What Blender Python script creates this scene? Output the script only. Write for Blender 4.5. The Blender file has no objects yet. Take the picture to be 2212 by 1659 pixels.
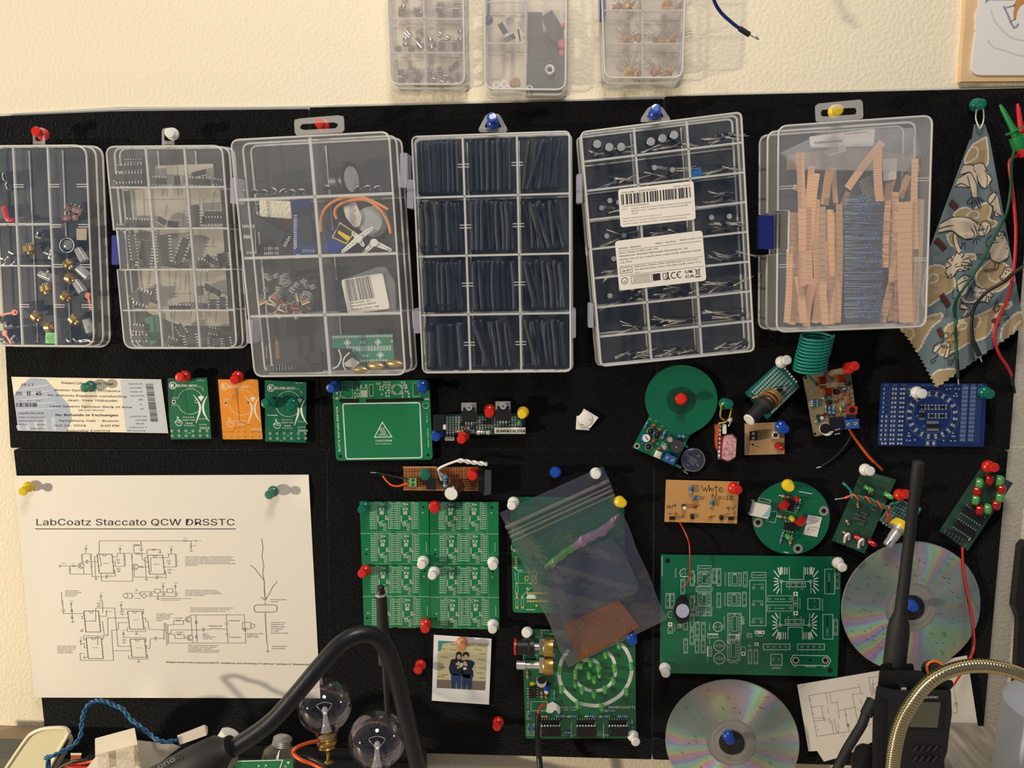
import bpy, math, random
from mathutils import Vector, Matrix
random.seed(7)
S = bpy.context.scene
COL = S.collection
# ------------------------------------------------------------------ camera
FPX = 1660.0; CX, CY = 1106.0, 829.5
D0 = 0.670                       # camera to the front of the felt boards
CAMZ = 1.25
def _basis():
    ny = Vector((110, 254, -FPX)).normalized()
    a = 150.0; b = (FPX*FPX + 110*a)/254.0
    uz = Vector((-a, b, FPX)).normalized()
    ux = ny.cross(uz).normalized()
    return ux, ny, uz
UX, NY, UZ = _basis()
M3 = Matrix((UX, NY, UZ))        # rows: camera coords of the world axes -> maps cam vector to world
cam_d = bpy.data.cameras.new('camera')
cam = bpy.data.objects.new('camera', cam_d); COL.objects.link(cam)
cam.matrix_world = Matrix.Translation((0, -D0, CAMZ)) @ M3.to_4x4()
cam_d.sensor_fit = 'HORIZONTAL'; cam_d.sensor_width = 36.0
cam_d.lens = FPX/2212.0*36.0; cam_d.clip_start = 0.02; cam_d.clip_end = 50
S.camera = cam
# ------------------------------------------------------------------ world, lights, exposure
W = bpy.data.worlds.new('world'); S.world = W; W.use_nodes = True
W.node_tree.nodes['Background'].inputs[0].default_value = (0.80, 0.86, 1.0, 1)
W.node_tree.nodes['Background'].inputs[1].default_value = 0.155
def area(name, loc, target, size, power, col, sy=None):
    d = bpy.data.lights.new(name, 'AREA'); d.energy = power; d.color = col
    d.shape = 'RECTANGLE' if sy else 'DISK'; d.size = size
    if sy: d.size_y = sy
    o = bpy.data.objects.new(name, d); COL.objects.link(o); o.location = loc
    o.rotation_euler = (Vector(target)-Vector(loc)).to_track_quat('-Z', 'Y').to_euler()
    return o
area('desk_lamp_light', (-1.55, -0.95, 1.05), (-0.1, 0, 1.1), 0.07, 22, (1.0, 0.88, 0.65))
area('ceiling_light', (0.0, -0.62, 2.0), (0.0, 0, 1.2), 0.30, 6.0, (1.0, 0.94, 0.85))
S.view_settings.view_transform = 'Standard'; S.view_settings.look = 'None'
S.view_settings.exposure = 0.0; S.view_settings.gamma = 1.0
S.view_settings.use_curve_mapping = False
# ------------------------------------------------------------------ mapping
CAM = Vector((0, -D0, CAMZ))
def P(px, py, d=0.0):
    """the point seen at photo pixel (px,py) on the plane d metres in front of the felt"""
    r = M3 @ Vector((px-CX, -(py-CY), -FPX))
    t = (D0-d)/r.y
    return CAM + r*t
def py_at(px, d, z):
    lo, hi = 0.0, 4000.0
    for _ in range(50):
        m = (lo+hi)/2
        if P(px, m, d).z > z: lo = m
        else: hi = m
    return lo
def F(x0, y0, s):
    return lambda x, y, d: P(x0+x/s, y0+y/s, d)
PX = F(0, 0, 1)
def fixed(depth, x0=0, y0=0, s=1):
    """frame drawn at one depth and pushed straight along the wall normal for others"""
    def f(x, y, d):
        v = P(x0+x/s, y0+y/s, depth); v.y = -d
        return v
    return f
def sub(fr, x0, y0, ang=0, s=1.0):
    c, n = math.cos(math.radians(ang)), math.sin(math.radians(ang))
    return lambda x, y, d: fr(x0+(x*c-y*n)*s, y0+(x*n+y*c)*s, d)
# ------------------------------------------------------------------ materials
def lin(c):
    c /= 255.0
    return c/12.92 if c <= 0.04045 else ((c+0.055)/1.055)**2.4
def rgb(r, g, b): return (lin(r), lin(g), lin(b), 1)
MATS = {}
def mat(name, col, rough=0.5, metal=0.0, coat=0.0, spec=0.5, bump=None, var=None, alpha=None, sss=0, film=0, edge=.35):
    """bump=(scale,strength) var=(scale,amount)  alpha -> thin see-through film"""
    if name in MATS: return MATS[name]
    m = bpy.data.materials.new(name); m.use_nodes = True
    nt = m.node_tree; N = nt.nodes; L = nt.links
    b = N['Principled BSDF']; out = N['Material Output']
    c = rgb(*col)
    b.inputs['Base Color'].default_value = c
    b.inputs['Roughness'].default_value = rough
    b.inputs['Metallic'].default_value = metal
    b.inputs['Specular IOR Level'].default_value = spec
    if coat: b.inputs['Coat Weight'].default_value = coat; b.inputs['Coat Roughness'].default_value = 0.06
    if sss: b.inputs['Subsurface Weight'].default_value = sss; b.inputs['Subsurface Radius'].default_value = (.004, .004, .004)
    if film: b.inputs['Thin Film Thickness'].default_value = film; b.inputs['Thin Film IOR'].default_value = 1.6
    if bump or var:
        tc = N.new('ShaderNodeTexCoord')
    if var:
        n = N.new('ShaderNodeTexNoise'); n.inputs['Scale'].default_value = var[0]; n.inputs['Detail'].default_value = 5
        mp = N.new('ShaderNodeMapping'); mp.inputs['Scale'].default_value = var[2] if len(var) > 2 else (1, 1, 1)
        L.new(tc.outputs['Object'], mp.inputs[0]); L.new(mp.outputs[0], n.inputs['Vector'])
        r = N.new('ShaderNodeMapRange'); r.inputs['From Min'].default_value = .3; r.inputs['From Max'].default_value = .7
        r.inputs['To Min'].default_value = 1-var[1]; r.inputs['To Max'].default_value = 1+var[1]
        L.new(n.outputs['Fac'], r.inputs['Value'])
        h = N.new('ShaderNodeHueSaturation'); h.inputs['Color'].default_value = c
        L.new(r.outputs[0], h.inputs['Value']); L.new(h.outputs[0], b.inputs['Base Color'])
    if bump:
        n = N.new('ShaderNodeTexNoise'); n.inputs['Scale'].default_value = bump[0]; n.inputs['Detail'].default_value = 4
        L.new(tc.outputs['Object'], n.inputs['Vector'])
        k = N.new('ShaderNodeBump'); k.inputs['Strength'].default_value = bump[1]
        k.inputs['Distance'].default_value = bump[2] if len(bump) > 2 else 0.001
        L.new(n.outputs['Fac'], k.inputs['Height']); L.new(k.outputs[0], b.inputs['Normal'])
    if alpha is not None:
        t = N.new('ShaderNodeBsdfTransparent'); x = N.new('ShaderNodeMixShader')
        fr = N.new('ShaderNodeLayerWeight'); fr.inputs[0].default_value = 0.25
        mr = N.new('ShaderNodeMapRange'); mr.inputs['To Min'].default_value = alpha; mr.inputs['To Max'].default_value = min(1, alpha+edge)
        L.new(fr.outputs['Facing'], mr.inputs['Value']); L.new(mr.outputs[0], x.inputs[0])
        L.new(t.outputs[0], x.inputs[1]); L.new(b.outputs[0], x.inputs[2]); L.new(x.outputs[0], out.inputs['Surface'])
    MATS[name] = m
    return m
PLASTER = mat('cream_plaster', (236, 224, 200), .85, bump=(300, .42, .0022), spec=.3)
FELT = mat('black_felt', (12, 12, 14), .95, spec=.1, bump=(520, 1.0, .0016), var=(420, .6))
FELT.node_tree.nodes['Principled BSDF'].inputs['Sheen Weight'].default_value = .3
FELT.node_tree.nodes['Principled BSDF'].inputs['Sheen Roughness'].default_value = .4
FOAM = mat('grey_foam_edge', (196, 194, 188), .8)
PAPER = mat('white_paper', (236, 228, 218), .8, spec=.2, bump=(25, .15, .002))
TICKETM = mat('ticket_paper', (240, 228, 204), .6, spec=.3)
INK = mat('black_ink', (34, 32, 36), .7)
GINK = mat('grey_ink', (112, 108, 108), .7)
GREEN = mat('green_solder_mask', (14, 104, 66), .28, coat=.5)
GREEN2 = mat('bright_green_solder_mask', (22, 120, 74), .26, coat=.5)
GREEN3 = mat('deep_green_solder_mask', (8, 104, 72), .3, coat=.4)
GREENL = mat('green_trace', (40, 128, 82), .3, coat=.5)
GREEND = mat('dark_green_trace', (8, 70, 46), .3, coat=.5)
SILK = mat('white_silkscreen', (226, 230, 222), .6)
TIN = mat('tin_pad', (206, 206, 200), .35, metal=.3)
GOLDP = mat('gold_pad', (226, 196, 124), .35, metal=.35)
HOLE = mat('drill_hole_dark', (6, 6, 6), .9)
ORANGE = mat('orange_solder_mask', (232, 140, 22), .35, coat=.4)
ORANGED = mat('orange_trace', (176, 98, 16), .35, coat=.4)
BLUEB = mat('blue_solder_mask', (16, 44, 104), .3, coat=.5)
CREAMSILK = mat('cream_silkscreen', (232, 214, 190), .6)
TANB = mat('tan_board', (204, 152, 92), .5, var=(60, .06))
TANB2 = mat('beige_board', (184, 146, 104), .55, var=(60, .06))
KHAKI = mat('khaki_board', (140, 124, 96), .5, var=(80, .08))
BROWNB = mat('brown_stripboard', (146, 84, 36), .45, coat=.2, var=(60, .1))
COPPER = mat('copper_edge', (222, 160, 110), .35, metal=.4)
BLK = mat('black_plastic', (26, 26, 28), .4)
BLKM = mat('matte_black_plastic', (30, 30, 32), .65, bump=(300, .2, .0004))
DGREY = mat('dark_grey_plastic', (58, 60, 64), .5)
SILVER = mat('silver_metal', (222, 220, 214), .25, metal=.6)
STEEL = mat('brushed_steel', (178, 174, 168), .4, metal=.6)
BRASS = mat('brass', (200, 164, 88), .3, metal=.75)
WHITEP = mat('white_plastic', (236, 234, 228), .35, sss=.1)
REDP = mat('red_plastic', (214, 38, 26), .25, coat=.3)
BLUEP = mat('blue_plastic', (24, 72, 170), .25, coat=.3)
BLUET = mat('blue_terminal', (34, 96, 190), .4)
GREENP = mat('teal_translucent_plastic', (14, 122, 100), .2, coat=.4, alpha=.72)
YELP = mat('yellow_plastic', (240, 204, 40), .3, coat=.3)
TANP = mat('tan_plastic', (206, 140, 96), .35)
REDL = mat('red_led', (190, 20, 22), .12, coat=.5, alpha=.8)
GRNL = mat('green_led', (96, 178, 90), .12, coat=.5, alpha=.75)
YELL = mat('yellow_led', (226, 200, 50), .15, coat=.5, alpha=.85)
CLRL = mat('clear_led', (230, 225, 220), .1, coat=.5, alpha=.35)
RESB = mat('blue_resistor_body', (96, 140, 176), .4)
REST = mat('tan_resistor_body', (206, 164, 112), .45)
CERA = mat('brown_ceramic', (176, 88, 44), .4)
COILM = mat('copper_coil', (200, 96, 50), .3, metal=.8)
# thin clear polypropylene
LIDM = mat('clear_case_plastic', (160, 190, 240), .22, spec=.6, alpha=.03, bump=(14, .12, .003))
LIDF = mat('frosted_case_plastic', (224, 228, 238), .35, spec=.5, alpha=.11)
WALLM = mat('case_side_plastic', (224, 224, 224), .25, spec=.6, alpha=.07)
RIMM = mat('case_rim_plastic', (232, 230, 226), .25, spec=.6, alpha=.55)
TABM = mat('clear_tab_plastic', (214, 212, 210), .2, spec=.6, alpha=.33)
GLASS = mat('thin_glass', (232, 226, 240), .04, metal=1, alpha=.05, edge=.6)
# ------------------------------------------------------------------ mesh builder
ORIG = {}
def catmull(pts, n=8):
    out = []
    q = [pts[0]] + list(pts) + [pts[-1]]
    for i in range(1, len(q)-2):
        p0, p1, p2, p3 = [Vector(v) for v in q[i-1:i+3]]
        for k in range(n):
            t = k/n
            out.append(0.5*((2*p1)+(p2-p0)*t+(2*p0-5*p1+4*p2-p3)*t*t+(3*p1-p0-3*p2+p3)*t**3))
    out.append(Vector(q[-2]))
    return out
def smooth2(pts, n=6):
    return [(v.x, v.y) for v in catmull([Vector((a, b, 0)) for a, b in pts], n)]
def rrect(x0, y0, x1, y1, r, n=5):
    return rquad([(x0, y0), (x1, y0), (x1, y1), (x0, y1)], r, n)
def rquad(q, r, n=5):
    out = []
    k = len(q)
    for i in range(k):
        a = Vector(q[i-1]); b = Vector(q[i]); c = Vector(q[(i+1) % k])
        u = (a-b).normalized(); v = (c-b).normalized()
        rr = r[i] if isinstance(r, (list, tuple)) else r
        if rr <= 0: out.append(tuple(b)); continue
        s, e = b+u*rr, b+v*rr
        for j in range(n+1):
            t = j/n
            p = s*(1-t)**2 + b*2*t*(1-t)*1.0 + e*t*t
            out.append((p.x, p.y))
    return out
FONTC = {}
try:      # the sans face that ships inside Blender; its built-in one otherwise
    import os
    FNT = bpy.data.fonts.load(os.path.join(bpy.utils.system_resource('DATAFILES'), 'fonts', 'Inter.woff2'))
except Exception:
    FNT = None
def glyphs(s):
    if s in FONTC: return FONTC[s]
    cu = bpy.data.curves.new('t', 'FONT'); cu.body = s
    if FNT: cu.font = FNT
    cu.resolution_u = 1 if len(s) > 14 else 3
    o = bpy.data.objects.new('t', cu); COL.objects.link(o)
    dg = bpy.context.evaluated_depsgraph_get()
    me = bpy.data.meshes.new_from_object(o.evaluated_get(dg))
    vs = [(v.co.x, v.co.y) for v in me.vertices]; fs = [tuple(p.vertices) for p in me.polygons]
    bpy.data.objects.remove(o); bpy.data.curves.remove(cu); bpy.data.meshes.remove(me)
    w = max([v[0] for v in vs] or [1]); FONTC[s] = (vs, fs, w)
    return FONTC[s]
class MB:
    def __init__(s, fr=PX, d=0.0):
        s.v = []; s.f = []; s.mi = []; s.ms = []; s.cur = 0; s.fr = fr; s.d = d; s.sm = []; s.smooth = False
    def m(s, material):
        if material not in s.ms: s.ms.append(material)
        s.cur = s.ms.index(material); return s
    def D(s, x, y, d):
        if d is None: d = s.d
        return d(x, y) if callable(d) else d
    def face(s, idx, sm=None):
        s.f.append(tuple(idx)); s.mi.append(s.cur); s.sm.append(s.smooth if sm is None else sm)
    def add(s, pts):
        i = len(s.v); s.v += [Vector(p) for p in pts]; return list(range(i, i+len(pts)))
    def pt(s, x, y, d=None): return s.fr(x, y, s.D(x, y, d))
    def poly(s, pts, d=None):
        s.face(s.add([s.pt(x, y, d) for x, y in pts]))
    def slab(s, pts, d0, d1, taper=None):
        a = s.add([s.fr(x, y, d0) for x, y in pts])
        if taper:
            cx = sum(p[0] for p in pts)/len(pts); cy = sum(p[1] for p in pts)/len(pts)
            pts = [(cx+(x-cx)*taper, cy+(y-cy)*taper) for x, y in pts]
        b = s.add([s.fr(x, y, d1) for x, y in pts]); n = len(pts)
        s.face(b); s.face(a[::-1])
        for i in range(n): s.face((a[i], a[(i+1) % n], b[(i+1) % n], b[i]))
    def rect(s, cx, cy, w, h, ang=0, d=None):
        s.poly(rot(cx, cy, w, h, ang), d)
    def bx(s, cx, cy, w, h, d0, d1, ang=0, taper=None):
        s.slab(rot(cx, cy, w, h, ang), d0, d1, taper)
    def line(s, pts, w, d=None, closed=False):
        pts = [Vector(p) for p in pts]
        if closed: pts = pts + [pts[0]]
        if callable(s.d if d is None else d):
            q = [pts[0]]
            for a, b in zip(pts, pts[1:]):
                k = max(1, int((b-a).length/50)); q += [a.lerp(b, i/k) for i in range(1, k+1)]
            pts = q
        q = [pts[0]]
        for p in pts[1:]:
            if (p-q[-1]).length > 1e-6: q.append(p)
        if len(q) < 2: return
        cl = closed and (q[0]-q[-1]).length < 1e-6
        if cl: q.pop()
        k = len(q); row = []
        for i, p in enumerate(q):
            a = q[i-1] if (i or cl) else None; b = q[(i+1) % k] if (i < k-1 or cl) else None
            u = (p-a).normalized() if a is not None else (b-p).normalized(); v = (b-p).normalized() if b is not None else u
            m = u+v
            m = u if m.length < .35 else m.normalized()
            h = Vector((-m.y, m.x))*(w*.5/max(.5, m.dot(u))); e = Vector((0, 0)) if cl or 0 < i < k-1 else (-u if i == 0 else u)*w*.35
            row.append(s.add([s.pt(*(p+e+h), d), s.pt(*(p+e-h), d)]))
        for i in range(k if cl else k-1):
            a, b = row[i], row[(i+1) % k]; s.face((a[0], b[0], b[1], a[1]))
    def orect(s, cx, cy, w, h, lw, ang=0, d=None): s.line(rot(cx, cy, w, h, ang), lw, d, True)
    def ring(s, cx, cy, r, w, n=20, d=None, a0=0, a1=360, ry=None):
        ry = ry or r; full = abs(a1-a0) >= 360; ii = []
        for i in range(n+(0 if full else 1)):
            a = math.radians(a0+(a1-a0)*i/n); c, q = math.cos(a), math.sin(a)
            ii += s.add([s.pt(cx+c*(r-w/2), cy+q*(ry-w/2), d), s.pt(cx+c*(r+w/2), cy+q*(ry+w/2), d)])
        k = len(ii)//2
        for i in range(k if full else k-1):
            j = (i+1) % k; s.face((ii[2*i], ii[2*i+1], ii[2*j+1], ii[2*j]))
    def disc(s, cx, cy, r, n=14, d=None, ry=None):
        ry = ry or r
        s.poly([(cx+math.cos(2*math.pi*i/n)*r, cy+math.sin(2*math.pi*i/n)*ry) for i in range(n)], d)
    def cyl(s, cx, cy, r, d0, d1, n=18, ry=None, taper=None):
        ry = ry or r
        s.slab([(cx+math.cos(2*math.pi*i/n)*r, cy+math.sin(2*math.pi*i/n)*ry) for i in range(n)], d0, d1, taper)
    def text(s, t, x, y, h, w=None, ang=0, d=None, anchor='l', flip=False, bold=0):
        vs, fs, tw = glyphs(t)
        k = h/0.70; kx = (w/tw) if w else k
        if flip: kx = -kx
        c, n = math.cos(math.radians(ang)), math.sin(math.radians(ang))
        ox = {'l': 0, 'c': -tw*kx/2, 'r': -tw*kx}[anchor]
        pts = []
        for gx, gy in vs:
            lx, ly = gx*kx+ox, -gy*k
            pts.append(s.pt(x+lx*c-ly*n, y+lx*n+ly*c, d))
        i0 = len(s.v); s.v += pts
        for f in fs: s.face([i0+i for i in f], False)
        if bold:
            s.text(t, x+bold, y, h, w, ang, (s.d if d is None else d)+.00002 if not callable(s.d if d is None else d) else d, anchor, flip)
    # ---- 3D
    def tube3(s, pts, r, n=8, cap=True):
        pts = [Vector(p) for p in pts]; k = len(pts)
        rr = r if callable(r) else (lambda i: r)
        prev = None; rings = []; sm, s.smooth = s.smooth, True
        for i, p in enumerate(pts):
            t = (pts[min(i+1, k-1)]-pts[max(i-1, 0)])
            t = t.normalized() if t.length > 1e-9 else Vector((0, 0, 1))
            if prev is None:
                a = Vector((0, 1, 0)) if abs(t.y) < .9 else Vector((1, 0, 0))
                u = t.cross(a).normalized()
            else:
                u = (prev - t*prev.dot(t))
                u = u.normalized() if u.length > 1e-9 else t.orthogonal().normalized()
            prev = u; v = t.cross(u)
            rings.append(s.add([p+(u*math.cos(2*math.pi*j/n)+v*math.sin(2*math.pi*j/n))*rr(i) for j in range(n)]))
        for a, b in zip(rings, rings[1:]):
            for j in range(n): s.face((a[j], a[(j+1) % n], b[(j+1) % n], b[j]))
        if cap: s.face(rings[0][::-1], False); s.face(rings[-1], False)
        s.smooth = sm
    def wire(s, pts, r, n=6, sub=6, twist=None):
        p3 = catmull([s.pt(*p) for p in pts], sub)
        s.tube3(p3, r, n)
    def lathe(s, a, axis, prof, n=16):
        a = Vector(a); t = Vector(axis).normalized()
        u = t.orthogonal().normalized(); v = t.cross(u); rings = []; sm, s.smooth = s.smooth, True
        pr = []
        for i, c in enumerate(prof):
            pr.append(c)
            if 0 < i < len(prof)-1:
                p0 = Vector(prof[i-1]); p1 = Vector(c); p2 = Vector(prof[i+1])
                if (p1-p0).length > 1e-7 and (p2-p1).length > 1e-7 and (p1-p0).angle(p2-p1) > .6: pr.append(None); pr.append(c)
        for c in pr:
            if c is None: rings.append(None); continue
            h, r = c
            rings.append(s.add([a+t*h+(u*math.cos(2*math.pi*j/n)+v*math.sin(2*math.pi*j/n))*max(r, 1e-5) for j in range(n)]))
        for A, B in zip(rings, rings[1:]):
            if A is None or B is None: continue
            for j in range(n): s.face((A[j], A[(j+1) % n], B[(j+1) % n], B[j]))
        for A in (rings[0][::-1], rings[-1]): s.face(s.add([s.v[i] for i in A]), False)
        s.smooth = sm
    def ball(s, c, r, n=12, sc=(1, 1, 1)):
        c = Vector(c); rows = []; sm, s.smooth = s.smooth, True
        for i in range(n+1):
            th = math.pi*i/n
            rows.append(s.add([c+Vector((r*math.sin(th)*math.cos(2*math.pi*j/(n+4))*sc[0], r*math.sin(th)*math.sin(2*math.pi*j/(n+4))*sc[1], r*math.cos(th)*sc[2])) for j in range(n+4)]))
        for A, B in zip(rows, rows[1:]):
            for j in range(n+4): s.face((A[j], A[(j+1) % (n+4)], B[(j+1) % (n+4)], B[j]))
        s.smooth = sm
    def build(s, name, material=None, parent=None, label=None, cat=None, group=None, kind=None):
        if not s.f: return None
        o = bpy.data.objects.new(name, bpy.data.meshes.new(name)); me = o.data
        if parent is not None:
            org = ORIG[parent.name]
        else:
            org = sum(s.v, Vector())/len(s.v)
            o.location = org
        ORIG[o.name] = org
        me.from_pydata([tuple(v-org) for v in s.v], [], s.f)
        ms = s.ms if s.ms else [material]
        if material and not s.ms: ms = [material]
        for x in ms: me.materials.append(x)
        me.polygons.foreach_set('material_index', s.mi)
        me.polygons.foreach_set('use_smooth', s.sm)
        me.update(); COL.objects.link(o)
        if parent is not None: o.parent = parent
        if label: o['label'] = label
        if cat: o['category'] = cat
        if group: o['group'] = group
        if kind: o['kind'] = kind
        return o
def rot(cx, cy, w, h, ang=0):
    c, n = math.cos(math.radians(ang)), math.sin(math.radians(ang))
    return [(cx+x*c-y*n, cy+x*n+y*c) for x, y in ((-w/2, -h/2), (w/2, -h/2), (w/2, h/2), (-w/2, h/2))]
def thing(name, label, cat, at, group=None):
    o = bpy.data.objects.new(name, None); COL.objects.link(o); o.empty_display_size = .01
    o.location = at; ORIG[o.name] = Vector(at)
    o['label'] = label; o['category'] = cat
    if group: o['group'] = group
    return o
def part(parent, name, material, fn, fr=PX, d=0.0, label=None):
    mb = MB(fr, d); mb.m(material); fn(mb)
    return mb.build(name, None, parent, label)
# ------------------------------------------------------------------ wall and felt boards
WALLD = -0.012
wallz = (0.0, 2.3)
mb = MB(); mb.m(PLASTER)
a = mb.add([(-1.3, -WALLD, wallz[0]), (1.3, -WALLD, wallz[0]), (1.3, -WALLD, wallz[1]), (-1.3, -WALLD, wallz[1])])
b = mb.add([(-1.3, -WALLD+.1, wallz[0]), (1.3, -WALLD+.1, wallz[0]), (1.3, -WALLD+.1, wallz[1]), (-1.3, -WALLD+.1, wallz[1])])
mb.face(a); mb.face(b[::-1])
for i in range(4): mb.face((a[i], b[i], b[(i+1) % 4], a[(i+1) % 4]))
mb.build('wall_back', kind='structure')
mb = MB(); mb.m(mat('floor_boards', (120, 92, 66), .5))
a = mb.add([(-1.3, -2.2, 0), (1.3, -2.2, 0), (1.3, .1, 0), (-1.3, .1, 0)]); b = mb.add([(-1.3, -2.2, -.05), (1.3, -2.2, -.05), (1.3, .1, -.05), (-1.3, .1, -.05)])
mb.face(a); mb.face(b[::-1])
for i in range(4): mb.face((a[i], b[i], b[(i+1) % 4], a[(i+1) % 4]))
mb.build('floor', kind='structure')
def felt(pts, label, r=4):
    mb = MB(fixed(0.0)); mb.m(FELT); q = rquad(pts, r, 3)
    mb.slab(q, -.0095, -.0009); mb.slab(q, -.0009, 0, .9985)
    mb.build('felt_board', None, None, label, 'pin board', 'black felt pin boards tiled on the wall')
felt([(-14, 251), (240, 240), (666.5, 235), (695, 968.5), (22, 968)], 'black felt pin board tile at the upper left, behind the two leftmost cases', [3, 0, 4, 4, 4])
felt([(668, 232), (1434, 213), (1413.5, 969), (696.5, 968.5)], 'black felt pin board tile at the upper middle, above the polaroid tile')
felt([(1435.5, 208), (2240, 189), (2181, 972), (1415, 969)], 'black felt pin board tile at the upper right, behind the frog fabric')
felt([(29, 971), (705, 970.5), (716, 1640), (104, 1640)], 'black felt pin board tile at the lower left, behind the printed schematic')
felt([(706.5, 970.5), (1412, 970.5), (1408, 1641), (717.5, 1622)], 'black felt pin board tile at the lower middle, behind the polaroid')
felt([(1413.5, 970.5), (2178, 974), (2117, 1662), (1409.5, 1641)], 'black felt pin board tile at the lower right, behind the two discs')
mb = MB(fixed(0.0)); mb.m(FOAM)
mb.slab([(-30, 243), (230, 227), (560, 226), (1100, 216), (1440, 201), (2250, 182), (2250, 240), (-30, 300)], -.0118, -.0097)
mb.build('foam_backing_strip', None, None, 'pale grey foam backing strip showing above the black felt tiles', 'backing strip')
# ------------------------------------------------------------------ push pins
def pushpin(bx_, hx_, m, label, d0=.005, L=.0125, k=1.06, group='push pins'):
    A = P(bx_[0], bx_[1], d0); B = P(hx_[0], hx_[1], d0+L); ax = (B-A); ln = ax.length; t = ax.normalized()
    o = thing('push_pin', label, 'push pin', A, group)
    mb = MB(); mb.m(m)
    prof = [(-.0012, .0030), (0, .0044), (.0014, .0050), (.0028, .0049), (.0042, .0040), (.0052, .0027), (.0078, .0024), (.0092, .0030), (.0102, .0038), (.0118, .0039), (.0126, .0034), (.0128, .0020)]
    mb.lathe(A, t, [(h*ln/.0128, r*k) for h, r in prof], 18); mb.build('pin_head', None, o)
    mb = MB(); mb.m(SILVER); mb.lathe(A-t*.008, t, [(0, .0001), (.002, .0005), (.008, .0005)], 6); mb.build('needle', None, o)
R, G, B_, Wh, Y = REDP, GREENP, BLUEP, WHITEP, YELP
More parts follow.
